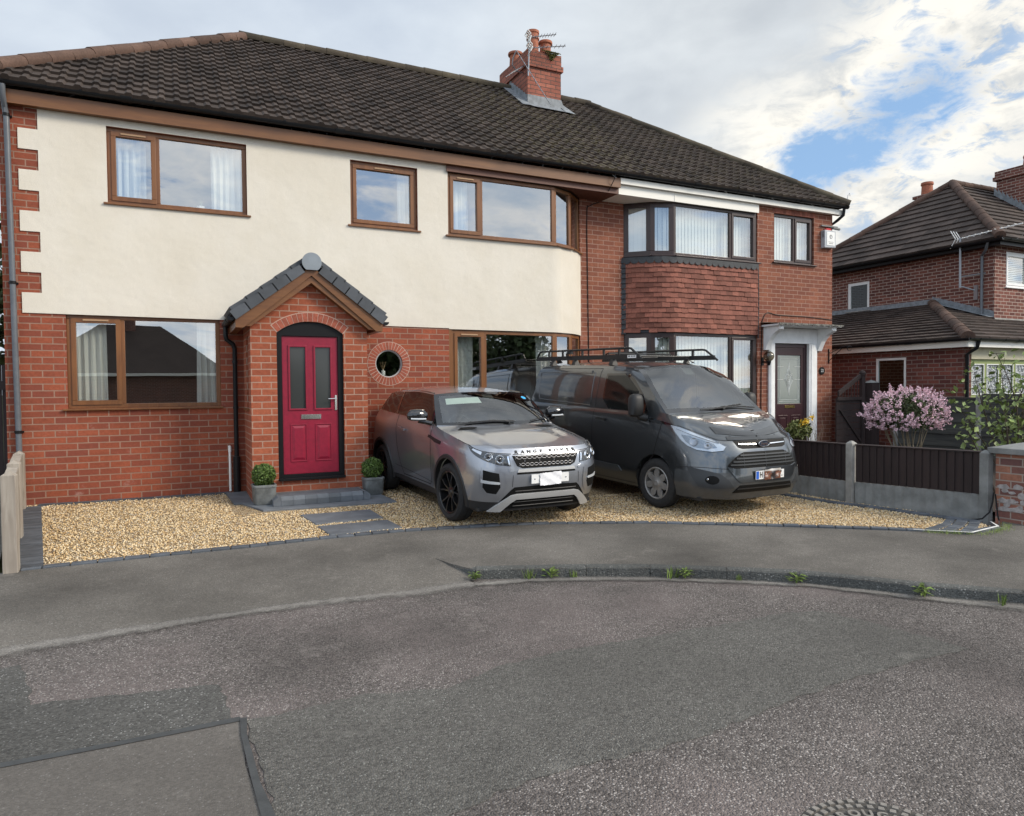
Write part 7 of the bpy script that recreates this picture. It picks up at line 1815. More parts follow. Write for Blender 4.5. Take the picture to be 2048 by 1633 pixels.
for sx in (-1, 1): c.ribbon(mb, [(sx*u, z) for u, z in ((3.9, .62), (3.2, .645), (2.4, .65), (1.25, .635))], .008, .003); c.ribbon(mb, [(sx*u, z) for u, z in ((1.3, .99), (1.8, 1.0), (2.6, 1.06), (3.4, 1.115), (4.2, 1.165))], .008, .004); c.ribbon(mb, [(sx*u, z) for u, z in ((3.9, .62), (4.0, .63), (4.0, .75))], .006, .003)
L(mb, 'panel_gap', 'ink', van)
pf_ = lambda x, y, d: (.03+x, -1.095-d, .545+y); mb = MB(); mb.prism(rect(-.26, .26, -.055, .055), pf_, 0, .008); npx = L(mb, 'number_plate', 'number_plate', van, bevel=.003)
mb = MB(); mb.prism(rect(-.255, -.205, -.05, .05), pf_, .0085, .0095); L(mb, 'country_band', 'blue_label', npx)
mb = MB()
for ch_, x in (('H', -.165), ('.', .22), ("'", .205)): l = text_mesh(ch_, .105, lambda X, Y_, d: pf_(x+X*.75, Y_, .009+d), .001, 1.0, .003); mb.add(l.v, l.f, .5)
L(mb, 'plate_lettering', 'ink', npx)
G_ = np.array([[(.03-.115+.30*i/14, -1.112-.012*math.sin(i*.7)*math.sin(j)-.004*rnd_.random(), .545-.068+.135*j/8+.012*i/14) for i in range(15)] for j in range(9)]); mb = MB(); mb.grid(G_)
def cover_mat():
    m = bpy.data.materials.new('printed_wrapper'); m.use_nodes = True; t = m.node_tree; k = NT(t); p = t.nodes['Principled BSDF']; pos = k.n('ShaderNodeTexCoord').outputs['Object']; sp = k.n('ShaderNodeSeparateXYZ', {0: pos})
    n_ = k.noise(pos, 26, 5, .7); col = k.ramp(n_, [(.3, (.03, .02, .018)), (.46, (.28, .11, .06)), (.56, (.05, .035, .035)), (.66, (.55, .42, .36))])
    col = k.mix(k.m('MULTIPLY', k.sm(sp.outputs[0], .02, .05), k.sm(sp.outputs[0], .14, .10)), col, (.035, .03, .032))
    col = k.mix(k.sm(sp.outputs[2], .585, .60), col, (.62, .60, .58)); t.links.new(col, p.inputs['Base Color']); p.inputs['Roughness'].default_value = .3; MATS['printed_wrapper'] = m
cover_mat(); co_ = L(mb, 'plate_cover', 'printed_wrapper', van, smooth=True, angle=180, label='crumpled printed wrapper taped over the number plate')
# roof rack
rr_ = MB(); zR, zT = 2.105, 2.235
for sx in (-1, 1):
    w = .74
    rr_.box(sx*w-.014, sx*w+.014, .66, 3.62, zR-.035, zR+.035)
    rr_.tube([(sx*w, .60, zR-.04), (sx*w, .66, zR-.0), (sx*w, .86, zT-.01), (sx*w, .93, zT), (sx*w, 3.45, zT), (sx*w, 3.52, zT-.015), (sx*w, 3.64, zR-.02)], .017, 8)
    for y in (1.15, 1.55, 2.15, 2.75, 3.2): rr_.box(sx*w-.012, sx*w+.012, y-.018, y+.018, zR+.03, zT)
rk = L(rr_, 'roof_rack', 'trim_black', van, smooth=True, angle=40)
mb = MB()
for y in (1.2, 2.0, 2.75, 3.4): mb.tube([(-.74, y, zR+.02), (.74, y, zR+.02)], .014, 8)
mb.tube([(-.66, 1.55, 2.06), (-.66, 1.55, 2.12), (-.62, 1.56, 2.17), (.62, 1.56, 2.17), (.66, 1.55, 2.12), (.66, 1.55, 2.06)], .016, 8); L(mb, 'cross_bar', 'trim_black', rk, smooth=True)
for sx in (-1, 1):
    for y in (1.3, 2.35, 3.05):
        mb = MB(); mb.add([(sx*.74+dx, y+dy, z) for z, q in ((1.98, .055), (zR-.035, .028)) for dx, dy in ((-q, -q), (q, -q), (q, q), (-q, q))], [(0, 1, 5, 4), (1, 2, 6, 5), (2, 3, 7, 6), (3, 0, 4, 7)])
        L(mb, 'rack_foot', 'trim_black', rk)
mb = MB(); mb.box(-.7555, -.7545, .72, .93, zR-.022, zR+.022); lb = L(mb, 'rack_label', 'sign_white', rk)
mb = MB()
for i, (y, w_) in enumerate(((.74, .03), (.78, .02), (.81, .03), (.86, .05))): mb.box(-.7565, -.7558, y, y+w_, zR-.002, zR+.012)
L(mb, 'label_marking', 'ink', lb)
mb = MB(); mb.tube([(.35, .72, 2.02), (.33, .86, 2.10)], .006, 6); mb.lathe([(0, .0), (.02, 0), (.015, .02), (0, .025)], Matrix.Translation((.35, .72, 2.015)), 10); L(mb, 'aerial', 'trim_black', van)
for i, (x, y, lb_) in enumerate(((-.74, 2.52, 'dark clamp with straps hanging on the near rail of the roof rack'), (.74, 2.62, 'dark clamp with straps hanging on the far rail of the roof rack'))):
    mb = MB(); mb.box(x-.03, x+.03, y-.05, y+.05, zT-.06, zT+.012)
    for q in range(3): mb.tube([(x-.02*(1 if x < 0 else -1), y-.05+.05*q, zT-.05), (x-.03*(1 if x < 0 else -1), y-.055+.05*q, zT-.10), (x, y-.06+.05*q, zT-.135)], .006, 5)
    L(mb, 'ratchet_clamp', 'ink', rk)
# ------------------------------------------------------------------ planters, fences, plants, neighbours
def planter(x, y, s, h, r, label, rot=0.0):
    z = gz(y)+0.014; t = thing('potted_topiary', label, 'potted plant', (x, y, z), (0, 0, rot)); M = Matrix.Translation((x, y, z)) @ Matrix.Rotation(rot, 4, 'Z')
    mb = MB(); prof = []
    def ring(hw, zz, rad=0.045):
        P = []
        for cx, cy, a0 in ((1, 1, 0), (-1, 1, 90), (-1, -1, 180), (1, -1, 270)):
            for q in range(5): a = R(a0+q*22.5); P.append(M @ Vector((cx*(hw-rad)+rad*math.cos(a), cy*(hw-rad)+rad*math.sin(a), zz)))
        return P
    rings = [ring(s*0.86, 0.0), ring(s*0.92, 0.02), ring(s*0.985, h-0.045), ring(s*0.99, h-0.04), ring(s*1.03, h-0.035), ring(s*1.03, h-0.006), ring(s*1.01, h), ring(s*0.90, h), ring(s*0.86, h-0.05)]
    n = len(rings[0]); vs = [p for q in rings for p in q]; mb.add(vs, [(a*n+i, a*n+(i+1) % n, (a+1)*n+(i+1) % n, (a+1)*n+i) for a in range(len(rings)-1) for i in range(n)]+[tuple(range(n))])
    mb.build('planter', 'pot_zinc', t, smooth=True, angle=30)
    mb = MB(); mb.add(ring(s*0.87, h-0.045), [tuple(range(n))]); mb.build('soil', 'soil', t)
    c = M @ Vector((0, 0, h+r*0.86)); pts = RNG.normal(size=(4200, 3)); pts /= np.linalg.norm(pts, axis=1)[:, None]; nb = pts.copy()
    lump = 1+0.05*np.sin(pts[:, 0]*9+1)*np.cos(pts[:, 2]*8)+0.05*RNG.normal(size=4200)
    pts = pts*(r*lump*(1-0.16*RNG.random(4200)**2))[:, None]+np.array(c)
    f = leaves(pts, 0.021, nb, aspect=1.5).build('foliage', 'leaf_box', t)
    MB().ball(c, r*0.80, 10).build('shaded_core', mat('leaf_shade', (0.02, 0.03, 0.01), 0.9), t)  # solid dark ball: shade deep inside the leaf shell put into its colour
planter(2.985, -1.27, 0.155, 0.27, 0.150, 'clipped box ball in a square zinc planter left of the front door')
planter(4.56, -1.13, 0.150, 0.26, 0.150, 'clipped box ball in a square zinc planter between the door and the grey car', 0.06)

# left boundary: posts with weathered boards between
t = thing('fence', 'low pale weathered fence along the left side of the drive', 'fence', (0.25, -2.0, -0.1))
def lp(y): return -0.055+(-y)*0.142
for y, zt_ in ((-3.72, 0.83), (-2.25, 0.815), (-0.32, 0.78)):
    x = lp(y); mb = MB(); w = 0.06
    mb.add([(x-w, y-w, gz(y)-0.1), (x+w, y-w, gz(y)-0.1), (x+w, y+w, gz(y)-0.1), (x-w, y+w, gz(y)-0.1), (x-w, y-w, zt_-0.04), (x+w, y-w, zt_-0.04), (x+w, y+w, zt_-0.04), (x-w, y+w, zt_-0.04), (x, y-w*.6, zt_), (x, y+w*.6, zt_)],
           [(0, 1, 5, 4), (1, 2, 6, 5), (2, 3, 7, 6), (3, 0, 4, 7), (4, 5, 8), (5, 6, 9, 8), (6, 7, 9), (7, 4, 8, 9)])
    mb.build('fence_post', 'fence_pale', t, bevel=0.006)
for (ya, yb) in ((-3.65, -2.32), (-2.18, -0.39)):
    mb = MB(); n = int((yb-ya)/0.10)
    for i in range(n):
        y0 = ya+(yb-ya)*i/n; y1 = ya+(yb-ya)*(i+1)/n-0.006; x0, x1 = lp(y0)-0.02, lp(y1)-0.02; o = 0.012*(i % 2)
        mb.add([(x0+o, y0, gz(y0)-0.05), (x1+o, y1, gz(y1)-0.05), (x1+o, y1, 0.70), (x0+o, y0, 0.70), (x0+o-.015, y0, gz(y0)-0.05), (x1+o-.015, y1, gz(y1)-0.05), (x1+o-.015, y1, 0.70), (x0+o-.015, y0, 0.70)], [(0, 1, 2, 3), (4, 7, 6, 5), (0, 3, 7, 4), (1, 5, 6, 2), (3, 2, 6, 7)])
    mb.build('board_panel', 'fence_pale', t)
    mb = MB(); mb.add([(lp(ya)-.06, ya, 0.702), (lp(ya)+.035, ya, 0.702), (lp(yb)+.035, yb, 0.702), (lp(yb)-.06, yb, 0.702), (lp(ya)-.06, ya, 0.745), (lp(ya)+.035, ya, 0.735), (lp(yb)+.035, yb, 0.735), (lp(yb)-.06, yb, 0.745)], [(0, 1, 2, 3), (4, 5, 6, 7), (0, 1, 5, 4), (1, 2, 6, 5), (2, 3, 7, 6), (3, 0, 4, 7)]); mb.build('capping_rail', 'fence_pale', t)
t = thing('side_gate', 'tall black side gate beyond the left corner of the rendered house', 'gate', (-0.75, 0.35, 0))
mb = MB()
for i in range(9): mb.box(-1.25+i*0.12, -1.25+i*0.12+0.114, 0.33, 0.355, 0.02, 1.95)
mb.build('boards', 'fence_dark', t); mb = MB(); mb.box(-1.3, -0.2, 0.30, 0.329, 1.6, 1.72); mb.box(-1.3, -0.2, 0.30, 0.329, 0.3, 0.42); mb.build('cross_rail', 'fence_dark', t)

# right boundary: dark feather-edge panels on concrete gravel boards
t = thing('fence', 'low dark brown feather-edge fence on concrete gravel boards right of the van', 'fence', (10.7, -4.5, -0.13))
TOPZ = 0.72
fp = [(10.50, -2.62), (10.685, -4.62), (11.05, -6.28)]
for (xa, ya), (xb, yb) in zip(fp[:-1], fp[1:]):
    a, b = Vector((xa, ya, 0)), Vector((xb, yb, 0)); d = (b-a); L = d.length; d.normalize(); n = Vector((d.y, -d.x, 0)); M = lambda s, o, z: tuple(a+d*s+n*o+Vector((0, 0, z)))
    s0, s1 = 0.07, L-0.05; gb = 0.17
    mb = MB(); k = 40; G = np.array([[M(s0+(s1-s0)*i/k, 0.030+0.004*math.sin(i*1.9), z) for z in (-0.2, gb-0.012, gb+0.006*math.sin(i*1.7))] for i in range(k+1)]); mb.grid(G)
    mb.grid(np.array([[M(s0+(s1-s0)*i/k, -0.03, z) for z in (-0.2, gb)] for i in range(k+1)])); mb.grid(np.array([[M(s0+(s1-s0)*i/k, o, gb-0.001) for o in (-0.03, 0.028)] for i in range(k+1)]))
    mb.build('gravel_board', 'concrete_dark', t)
    mb = MB(); k = int((s1-s0)/0.098)
    for i in range(k):
        sa, sb = s0+(s1-s0)*i/k, s0+(s1-s0)*(i+1)/k-0.002; h = random.uniform(-0.006, 0.004)
        mb.add([M(sa, 0.012, gb+0.004), M(sb, 0.030, gb+0.004), M(sb, 0.030, TOPZ-0.02+h), M(sa, 0.012, TOPZ-0.02+h), M(sa, 0.0, gb+0.004), M(sb, 0.006, gb+0.004), M(sb, 0.006, TOPZ-0.02+h), M(sa, 0.0, TOPZ-0.02+h)], [(0, 1, 2, 3), (4, 7, 6, 5), (1, 5, 6, 2), (3, 2, 6, 7), (0, 3, 7, 4)])
    mb.build('board_panel', 'fence_dark', t)
    mb = MB(); mb.add([M(s0, -.02, TOPZ-.018), M(s1, -.02, TOPZ-.018), M(s1, .042, TOPZ-.018), M(s0, .042, TOPZ-.018), M(s0, -.02, TOPZ), M(s1, -.02, TOPZ), M(s1, .042, TOPZ-.006), M(s0, .042, TOPZ-.006)], [(0, 1, 2, 3), (4, 5, 6, 7), (0, 1, 5, 4), (1, 2, 6, 5), (2, 3, 7, 6), (3, 0, 4, 7)]); mb.build('capping_rail', 'fence_dark', t)
for (x, y), m_, zt_ in ((fp[0], 'concrete', 0.74), (fp[1], 'concrete', 0.725), (fp[2], 'concrete_dark', 0.70)):
    mb = MB(); w = 0.055
    mb.add([(x-w, y-w, -0.2), (x+w, y-w, -0.2), (x+w, y+w, -0.2), (x-w, y+w, -0.2), (x-w, y-w, zt_), (x+w, y-w, zt_), (x+w, y+w, zt_), (x-w, y+w, zt_), (x-w*.3, y-w*.3, zt_+.035), (x+w*.3, y-w*.3, zt_+.035), (x+w*.3, y+w*.3, zt_+.035), (x-w*.3, y+w*.3, zt_+.035)],
           [(0, 1, 5, 4), (1, 2, 6, 5), (2, 3, 7, 6), (3, 0, 4, 7), (4, 5, 9, 8), (5, 6, 10, 9), (6, 7, 11, 10), (7, 4, 8, 11), (8, 9, 10, 11)])
    mb.build('fence_post', m_, t, bevel=0.008)
t = thing('brick_pier', 'squat weathered brick gate pier with a concrete cap at the right edge', 'gate pier', (11.2, -6.66, -0.13))
mb = MB(); mb.box(11.09, 11.49, -6.80, -6.37, -0.25, 0.70); pb = mb.build('shaft', 'brick_pier', t)
mb = MB(); zc = 0.70; mb.add([(11.03, -6.87, zc), (11.56, -6.87, zc), (11.56, -6.30, zc), (11.03, -6.30, zc), (11.03, -6.87, zc+.07), (11.56, -6.87, zc+.07), (11.56, -6.30, zc+.07), (11.03, -6.30, zc+.07), (11.29, -6.58, zc+.14)], [(3, 2, 1, 0), (0, 1, 5, 4), (1, 2, 6, 5), (2, 3, 7, 6), (3, 0, 4, 7), (4, 5, 8), (5, 6, 8), (6, 7, 8), (7, 4, 8)]); mb.build('cap', 'concrete_dark', t, bevel=0.006)
mb = MB()
for i in range(26):
    z = random.choice([0.02, 0.12, 0.2, 0.3]) if i > 8 else random.uniform(0.0, 0.35); y = random.uniform(-6.78, -6.45); w = random.uniform(0.03, 0.09); h = random.uniform(0.015, 0.04)
    q = [(y+w*math.cos(a)*random.uniform(.7, 1.1), z+h*math.sin(a)*random.uniform(.7, 1.1)) for a in np.linspace(0, 6.28, 10)[:-1]]
    mb.prism(q, lambda u, v, d: (11.09-d, u, v), 0.0, random.uniform(0.004, 0.010))
for i in range(16):
    z = random.uniform(0.0, 0.35); x = random.uniform(11.12, 11.45); w = random.uniform(0.03, 0.09); h = random.uniform(0.015, 0.035)
    q = [(x+w*math.cos(a)*random.uniform(.7, 1.1), z+h*math.sin(a)*random.uniform(.7, 1.1)) for a in np.linspace(0, 6.28, 10)[:-1]]
    mb.prism(q, lambda u, v, d: (u, -6.80-d, v), 0.0, random.uniform(0.004, 0.010))
mb.build('mortar_smear', mat('mortar_grey', (0.36, 0.33, 0.32), 0.95, var=0.3, vscale=20, bump=0.5), t)
mb = MB(); mb.tube([(11.0, -6.40, 0.22), (10.98, -6.40, 0.10), (10.92, -6.40, -0.02), (10.84, -6.36, -0.10), (10.72, -6.30, -0.115)], 0.010, 6); mb.tube([(11.0, -6.42, 0.20), (10.99, -6.44, 0.08), (10.95, -6.48, -0.06), (10.94, -6.50, -0.11)], 0.009, 6)
mb.build('cable', 'black_plastic', None, smooth=True, label='two black cables looping out of the gravel at the foot of the brick pier', cat='cable')

# slatted garden fence and gate between the two houses
t = thing('fence', 'grey horizontal slat fence with concrete posts behind the lilac', 'fence', (16.9, -3.0, -0.1))
ys = [-0.9, -2.75, -4.6, -6.4]; SX = 16.9
for i in range(3):
    mb = MB(); z = -0.10; k = 0
    while z < 1.22:
        h = random.uniform(0.12, 0.15); ya, yb = ys[i]-0.05, ys[i+1]+0.05; o = 0.018*(k % 2)+random.uniform(-.004, .004); w1, w2 = random.uniform(-.012, .012), random.uniform(-.012, .012)
        n = 8; G0 = [[(SX-0.02-o-0.004*math.sin(j+k), ya+(yb-ya)*j/n, z+w1*(1-j/n)+w2*j/n+0.004*math.sin(j*1.7+k)) for j in range(n+1)], [(SX-0.045-o, ya+(yb-ya)*j/n, z+0.004+w1*(1-j/n)+w2*j/n) for j in range(n+1)], [(SX-0.035-o, ya+(yb-ya)*j/n, z+h+w1*(1-j/n)+w2*j/n+0.005*math.sin(j*2.1+k)) for j in range(n+1)], [(SX-0.015-o, ya+(yb-ya)*j/n, z+h) for j in range(n+1)]]
        mb.grid(np.array(G0)); z += h-0.012; k += 1
    mb.build('slat_panel', 'fence_grey', t)
for y in ys:
    mb = MB(); mb.box(SX-0.09, SX+0.03, y-0.05, y+0.05, -0.3, 1.34); mb.build('fence_post', 'concrete', t, bevel=0.012)
mb = MB(); mb.box(SX-0.06, SX+0.02, -6.4, -0.9, 1.26, 1.29); mb.build('capping_rail', 'fence_grey', t)
t = thing('garden_gate', 'black boarded gate with a sloping brace between the brick house and the lilac', 'gate', (16.2, -0.35, 0))
mb = MB()
for i in range(9): mb.box(15.55, 16.44, -0.36, -0.335+0.006*(i % 2), -0.02+i*0.145, -0.02+i*0.145+0.138)
mb.build('boards', 'fence_dark', t)
mb = MB(); mb.box(15.55, 16.40, -0.40, -0.362, 1.22, 1.30); mb.prism([(15.60, 1.32), (16.34, 1.74), (16.34, 1.84), (15.60, 1.43)], lambda u, v, d: (u, d, v), -0.39, -0.34); mb.prism([(15.62, 1.0), (15.70, 1.0), (16.40, 0.26), (16.40, 0.16)], lambda u, v, d: (u, d, v), -0.39, -0.362)
mb.build('brace', 'fence_dark', t)
mb = MB(); mb.box(16.34, 16.45, -0.41, -0.33, -0.05, 1.80); mb.lathe([(0, -0.02), (0.07, 0.0), (0.078, 0.06), (0.05, 0.10), (0, 0.12)], Matrix.Translation((16.395, -0.37, 1.80)), 16); mb.build('stile', 'fence_dark', t)
mb = MB()
for i in range(7): mb.box(15.6+i*0.105, 15.62+i*0.105, -0.37, -0.36, 1.30, 1.36+0.058*i)
mb.build('spindle', 'fence_dark', t)
mb = MB(); mb.box(16.43, 16.55, -0.425, -0.412, 1.16, 1.19); mb.box(16.46, 16.49, -0.43, -0.412, 1.10, 1.17); mb.build('latch', 'chrome', t)
t = thing('gate_post', 'thick black timber gate post with a pointed top', 'gate post', (16.62, -0.4, 0))
mb = MB(); x, y, w, z = 16.63, -0.42, 0.125, 1.62
mb.add([(x-w, y-w, -0.2), (x+w, y-w, -0.2), (x+w, y+w, -0.2), (x-w, y+w, -0.2), (x-w, y-w, z), (x+w, y-w, z), (x+w, y+w, z), (x-w, y+w, z)], [(0, 1, 5, 4), (1, 2, 6, 5), (2, 3, 7, 6), (3, 0, 4, 7)]); mb.build('post', 'fence_dark', t)
mb = MB(); mb.add([(x-w-.01, y-w-.01, z), (x+w+.01, y-w-.01, z), (x+w+.01, y+w+.01, z), (x-w-.01, y+w+.01, z), (x, y, z+.07)], [(3, 2, 1, 0), (0, 1, 4), (1, 2, 4), (2, 3, 4), (3, 0, 4)]); mb.build('cap', 'concrete_dark', t)
mb = MB(); mb.add([(11.45, -6.3, -0.09), (10.75, -4.6, -0.09), (10.55, -2.6, -0.09), (10.55, -0.0, -0.06), (17.3, 0.0, -0.06), (17.3, -6.5, -0.09)], [(0, 1, 2, 3, 4, 5)]); mb.build('flower_bed', 'soil', None, kind='structure')

# plants
def branch(mb, a, b, r0, r1, bend=0.1, n=6, rnd=random):
    a, b = Vector(a), Vector(b); L = (b-a).length; o = Vector((rnd.uniform(-1, 1), rnd.uniform(-1, 1), rnd.uniform(0, 1)))*L*bend
    pts = [a.lerp(b, t)+o*math.sin(math.pi*t) for t in np.linspace(0, 1, n)]; mb.tube(pts, [r0+(r1-r0)*t for t in np.linspace(0, 1, n)], 6); return pts
t = thing('lilac_bush', 'round bush covered in pale pink blossom in front of the slat fence', 'bush', (13.55, -3.5, -0.1))
c0 = Vector((13.50, -3.5, 1.04)); mb = MB(); tips = []
for i in range(24):
    a = random.random()*6.28; u = random.uniform(-0.25, 1.0); rr = math.sqrt(max(0.05, 1-u*u)); tip = c0+Vector((0.62*rr*math.cos(a)*random.uniform(.6, 1), 0.55*rr*math.sin(a)*random.uniform(.6, 1), 0.50*u))
    base = Vector((13.62+random.uniform(-.05, .05), -3.5+random.uniform(-.05, .05), -0.1)); mid = base.lerp(tip, 0.5)+Vector((0, 0, -0.08)); branch(mb, base+Vector((0, 0, random.uniform(0, .3))), mid, 0.013, 0.008, 0.06); branch(mb, mid, tip, 0.008, 0.003, 0.08); tips.append(tip)
mb.build('stem', mat('lilac_stem', (0.20, 0.17, 0.12), 0.9, var=0.2), t)
pts = []; nb = []
for i in range(460):
    a = random.random()*6.28; u = random.uniform(-0.75, 1.0); rr = math.sqrt(max(0, 1-u*u)); k = random.uniform(0.78, 1.0)+(0.14 if random.random() < .16 else 0)*(1+0.06*math.sin(3*a+1)*math.cos(4*u))
    cc = c0+Vector((0.72*rr*math.cos(a)*k, 0.58*rr*math.sin(a)*k, (0.44 if u > 0 else 0.34)*u*k)); up = Vector((rr*math.cos(a), rr*math.sin(a), u+0.7)).normalized()
    for j in range(20): q = random.random(); w = 0.034*(1-q*0.75); pts.append(tuple(cc+up*0.09*q+Vector((random.gauss(0, w*.6), random.gauss(0, w*.6), random.gauss(0, w*.6))))); nb.append(tuple(up))
leaves(np.array(pts), 0.023, np.array(nb)*0.6, aspect=1.2, curl=0.35).build('blossom', 'petal_pink', t)
pts = []
for i in range(4200):
    a = random.random()*6.28; u = random.uniform(-0.8, 1.0); rr = math.sqrt(max(0, 1-u*u)); k = random.random()**0.4
    pts.append((c0.x+0.64*rr*math.cos(a)*k, c0.y+0.54*rr*math.sin(a)*k, c0.z+(0.42 if u > 0 else 0.32)*u*k))
leaves(np.array(pts), 0.032, None, aspect=1.7).build('foliage', 'leaf_lilac', t)
t = thing('rose_shrub', 'leggy green shrub with large leaves behind the brick pier', 'shrub', (12.9, -5.2, -0.1))
mb = MB(); pts = []; nb = []
base = Vector((13.2, -5.3, -0.1))
ends = [(12.55, -4.9, 1.35), (12.75, -5.1, 1.75), (12.95, -5.3, 2.02), (13.25, -5.2, 1.80), (13.5, -5.5, 1.72), (13.75, -5.2, 1.55), (13.1, -5.0, 1.50), (13.7, -5.6, 1.30), (12.80, -5.5, 1.15), (13.4, -5.6, 2.0), (13.9, -5.5, 1.95), (14.1, -5.3, 1.7), (13.9, -5.8, 1.15), (14.2, -5.6, 1.4), (12.5, -5.1, 1.0)]
for e in ends:
    P = branch(mb, base+Vector((random.uniform(-.12, .12), random.uniform(-.1, .1), 0)), e, 0.015, 0.004, 0.08, 10)
    for p in P[4:]:
        for j in range(4):
            d = Vector((random.gauss(0, 1), random.gauss(0, 1), random.gauss(0, .6))).normalized()*random.uniform(.05, .24)
            if j < 2: branch(mb, p, p+d, 0.004, 0.002, 0.1, 4)
            for q in range(2): pts.append(tuple(p+d+Vector((random.gauss(0, .04), random.gauss(0, .04), random.gauss(0, .03))))); nb.append((0, -0.1, 0.9))
mb.build('stem', 'bark', t)
leaves(np.array(pts), 0.062, np.array(nb), aspect=1.5, curl=0.2).build('foliage', 'leaf_rose', t)
t = thing('azalea', 'small shrub with yellow flowers beside the maroon door', 'shrub', (13.75, -0.85, 0))
c0 = np.array((13.80, -0.85, 0.62)); d = RNG.normal(size=(700, 3)); d /= np.linalg.norm(d, axis=1)[:, None]
leaves(c0+d*np.array((0.30, 0.24, 0.22))*(RNG.random((700, 1))**0.4), 0.045, d*0.4+np.array((0, 0, .5)), aspect=2.0).build('foliage', mat('leaf_azalea', (0.13, 0.15, 0.04), 0.6, tint=0.4), t)
fl = []; fb = []
for i in range(6):
    u = c0+np.array((0.05+RNG.normal()*0.10, -0.1+RNG.normal()*0.06, 0.18+RNG.normal()*0.05))
    for j in range(16): fl.append(u+RNG.normal(size=3)*0.025); fb.append((0, -0.6, 0.6))
leaves(np.array(fl), 0.05, np.array(fb), aspect=1.3, curl=0.3).build('flower', 'petal_yellow', t)
mb = MB()
for i in range(14): branch(mb, (13.8, -0.85, 0), tuple(c0+np.array((random.uniform(-.2, .2), random.uniform(-.15, .15), random.uniform(-.1, .15)))), 0.008, 0.004)
mb.build('stem', 'bark', t)
mb = MB()
for i in range(26): branch(mb, (14.55+random.uniform(-.15, .3), -0.55, 0.0), (14.6+random.uniform(-.25, .35), -0.55+random.uniform(-.1, .1), random.uniform(0.5, 1.05)), 0.005, 0.002, 0.12)
mb.build('dry_shrub', mat('dry_twig', (0.16, 0.12, 0.09), 0.9), None, label='bare twiggy shrub in front of the white door jamb', cat='shrub')

# weeds along the kerb: each tuft is its own thing
def weed(x, y, z, s, kind, label):
    mb = MB(); n = 26 if kind == 'grass' else 30
    for i in range(n):
        a = random.random()*6.28
        if kind == 'grass':
            r = random.uniform(0.01, 0.06)*s; h = random.uniform(0.05, 0.13)*s; b = Vector((x+random.gauss(0, .03)*s, y+random.gauss(0, .02)*s, z)); tp = b+Vector((r*math.cos(a), r*math.sin(a), h)); w = Vector((-math.sin(a), math.cos(a), 0))*0.004*s
            md = b.lerp(tp, .55)+Vector((0, 0, 0.012*s)); mb.add([b-w, b+w, md+w*.8, md-w*.8, tp], [(0, 1, 2, 3), (3, 2, 4)])
        else:
            r = random.uniform(0.02, 0.085)*s; h = random.uniform(0.015, 0.10)*s; c = Vector((x+r*math.cos(a), y+r*math.sin(a), z+h)); d = Vector((math.cos(a), math.sin(a), random.uniform(-.2, .5))).normalized()*0.034*s; w = Vector((-math.sin(a), math.cos(a), 0))*0.014*s
            mb.add([c-d, c+w+Vector((0, 0, .006)), c+d, c-w+Vector((0, 0, .006))], [(0, 1, 2), (0, 2, 3)])
            if i % 4 == 0: mb.tube([(x, y, z), tuple(c-d)], 0.002, 4)
    return mb.build('weed', 'weed', None, label=label, cat='weed', group='weeds along the kerb')
for x, y, s, kd, lb in ((4.36, -5.63, 0.7, 'leaf', 'small weed at the tapered left end of the kerb'), (4.83, -5.83, 0.9, 'grass', 'low grass tuft at the kerb foot left of the dock leaves'), (5.02, -5.90, 0.9, 'leaf', 'dock leaves growing at the kerb foot in front of the grey car'),
                        (5.22, -5.97, 0.6, 'grass', 'thin grass tuft right of the dock leaves'), (6.02, -6.42, 1.0, 'grass', 'upright grass tuft at the middle of the kerb'), (6.12, -6.48, 0.8, 'leaf', 'leafy weed just right of the upright grass tuft'),
                        (6.50, -6.76, 0.5, 'grass', 'sparse grass tuft at the kerb joint below the van'), (6.88, -7.08, 0.9, 'leaf', 'bushy weed against the kerb right of the van'), (7.50, -7.86, 1.0, 'leaf', 'pale green weed near the right end of the kerb'), (7.85, -8.28, 0.8, 'grass', 'grass tuft at the kerb by the right edge of the photo')):
    weed(x, y, ROADZ+0.012, s, kd, lb)
mb = MB()
for i in range(420):
    t_ = random.random(); x = 9.55+1.25*t_+random.gauss(0, .05); y = float(np.interp(x, [9.55, 10.0, 10.6, 10.9], [-6.48, -6.86, -6.80, -6.62]))+random.gauss(0, .035); h = random.uniform(.02, .055); a = random.random()*6.28; w = 0.003
    mb.add([(x-w, y, -0.126), (x+w, y, -0.126), (x+.02*math.cos(a), y+.02*math.sin(a), -0.126+h)], [(0, 1, 2)])
mb.build('grass_verge', 'weed', None, kind='stuff')
# dark trees beyond the left corner
def tree(x, y, h, rx, label, n=2600, m='leaf_tree', size=0.16, seed=1):
    rnd = random.Random(seed); t = thing('tree', label, 'tree', (x, y, -0.3)); mb = MB(); tips = []
    tr = [Vector((x, y, -0.3)), Vector((x+.1, y, h*0.3)), Vector((x, y+.1, h*0.6))]; mb.tube(tr, [0.16, 0.12, 0.07], 8)
    for i in range(16):
        a = rnd.random()*6.28; e = Vector((x+rx*.8*math.cos(a)*rnd.uniform(.4, 1), y+rx*.8*math.sin(a)*rnd.uniform(.4, 1), h*rnd.uniform(.45, .98))); branch(mb, tr[1].lerp(tr[2], rnd.random()), e, 0.06, 0.012, 0.12, 6, rnd); tips.append(e)
    mb.build('trunk', 'bark', t)
    P = []
    for i in range(n):
        e = tips[rnd.randrange(len(tips))]; P.append((e.x+rnd.gauss(0, rx*.28), e.y+rnd.gauss(0, rx*.28), e.z+rnd.gauss(0, rx*.25)))
    leaves(np.array(P), size, None, aspect=1.5, rng=np.random.default_rng(seed)).build('crown', m, t)
tree(-2.6, 5.5, 4.6, 1.5, 'dark leafy tree showing past the left corner of the rendered house', seed=3)
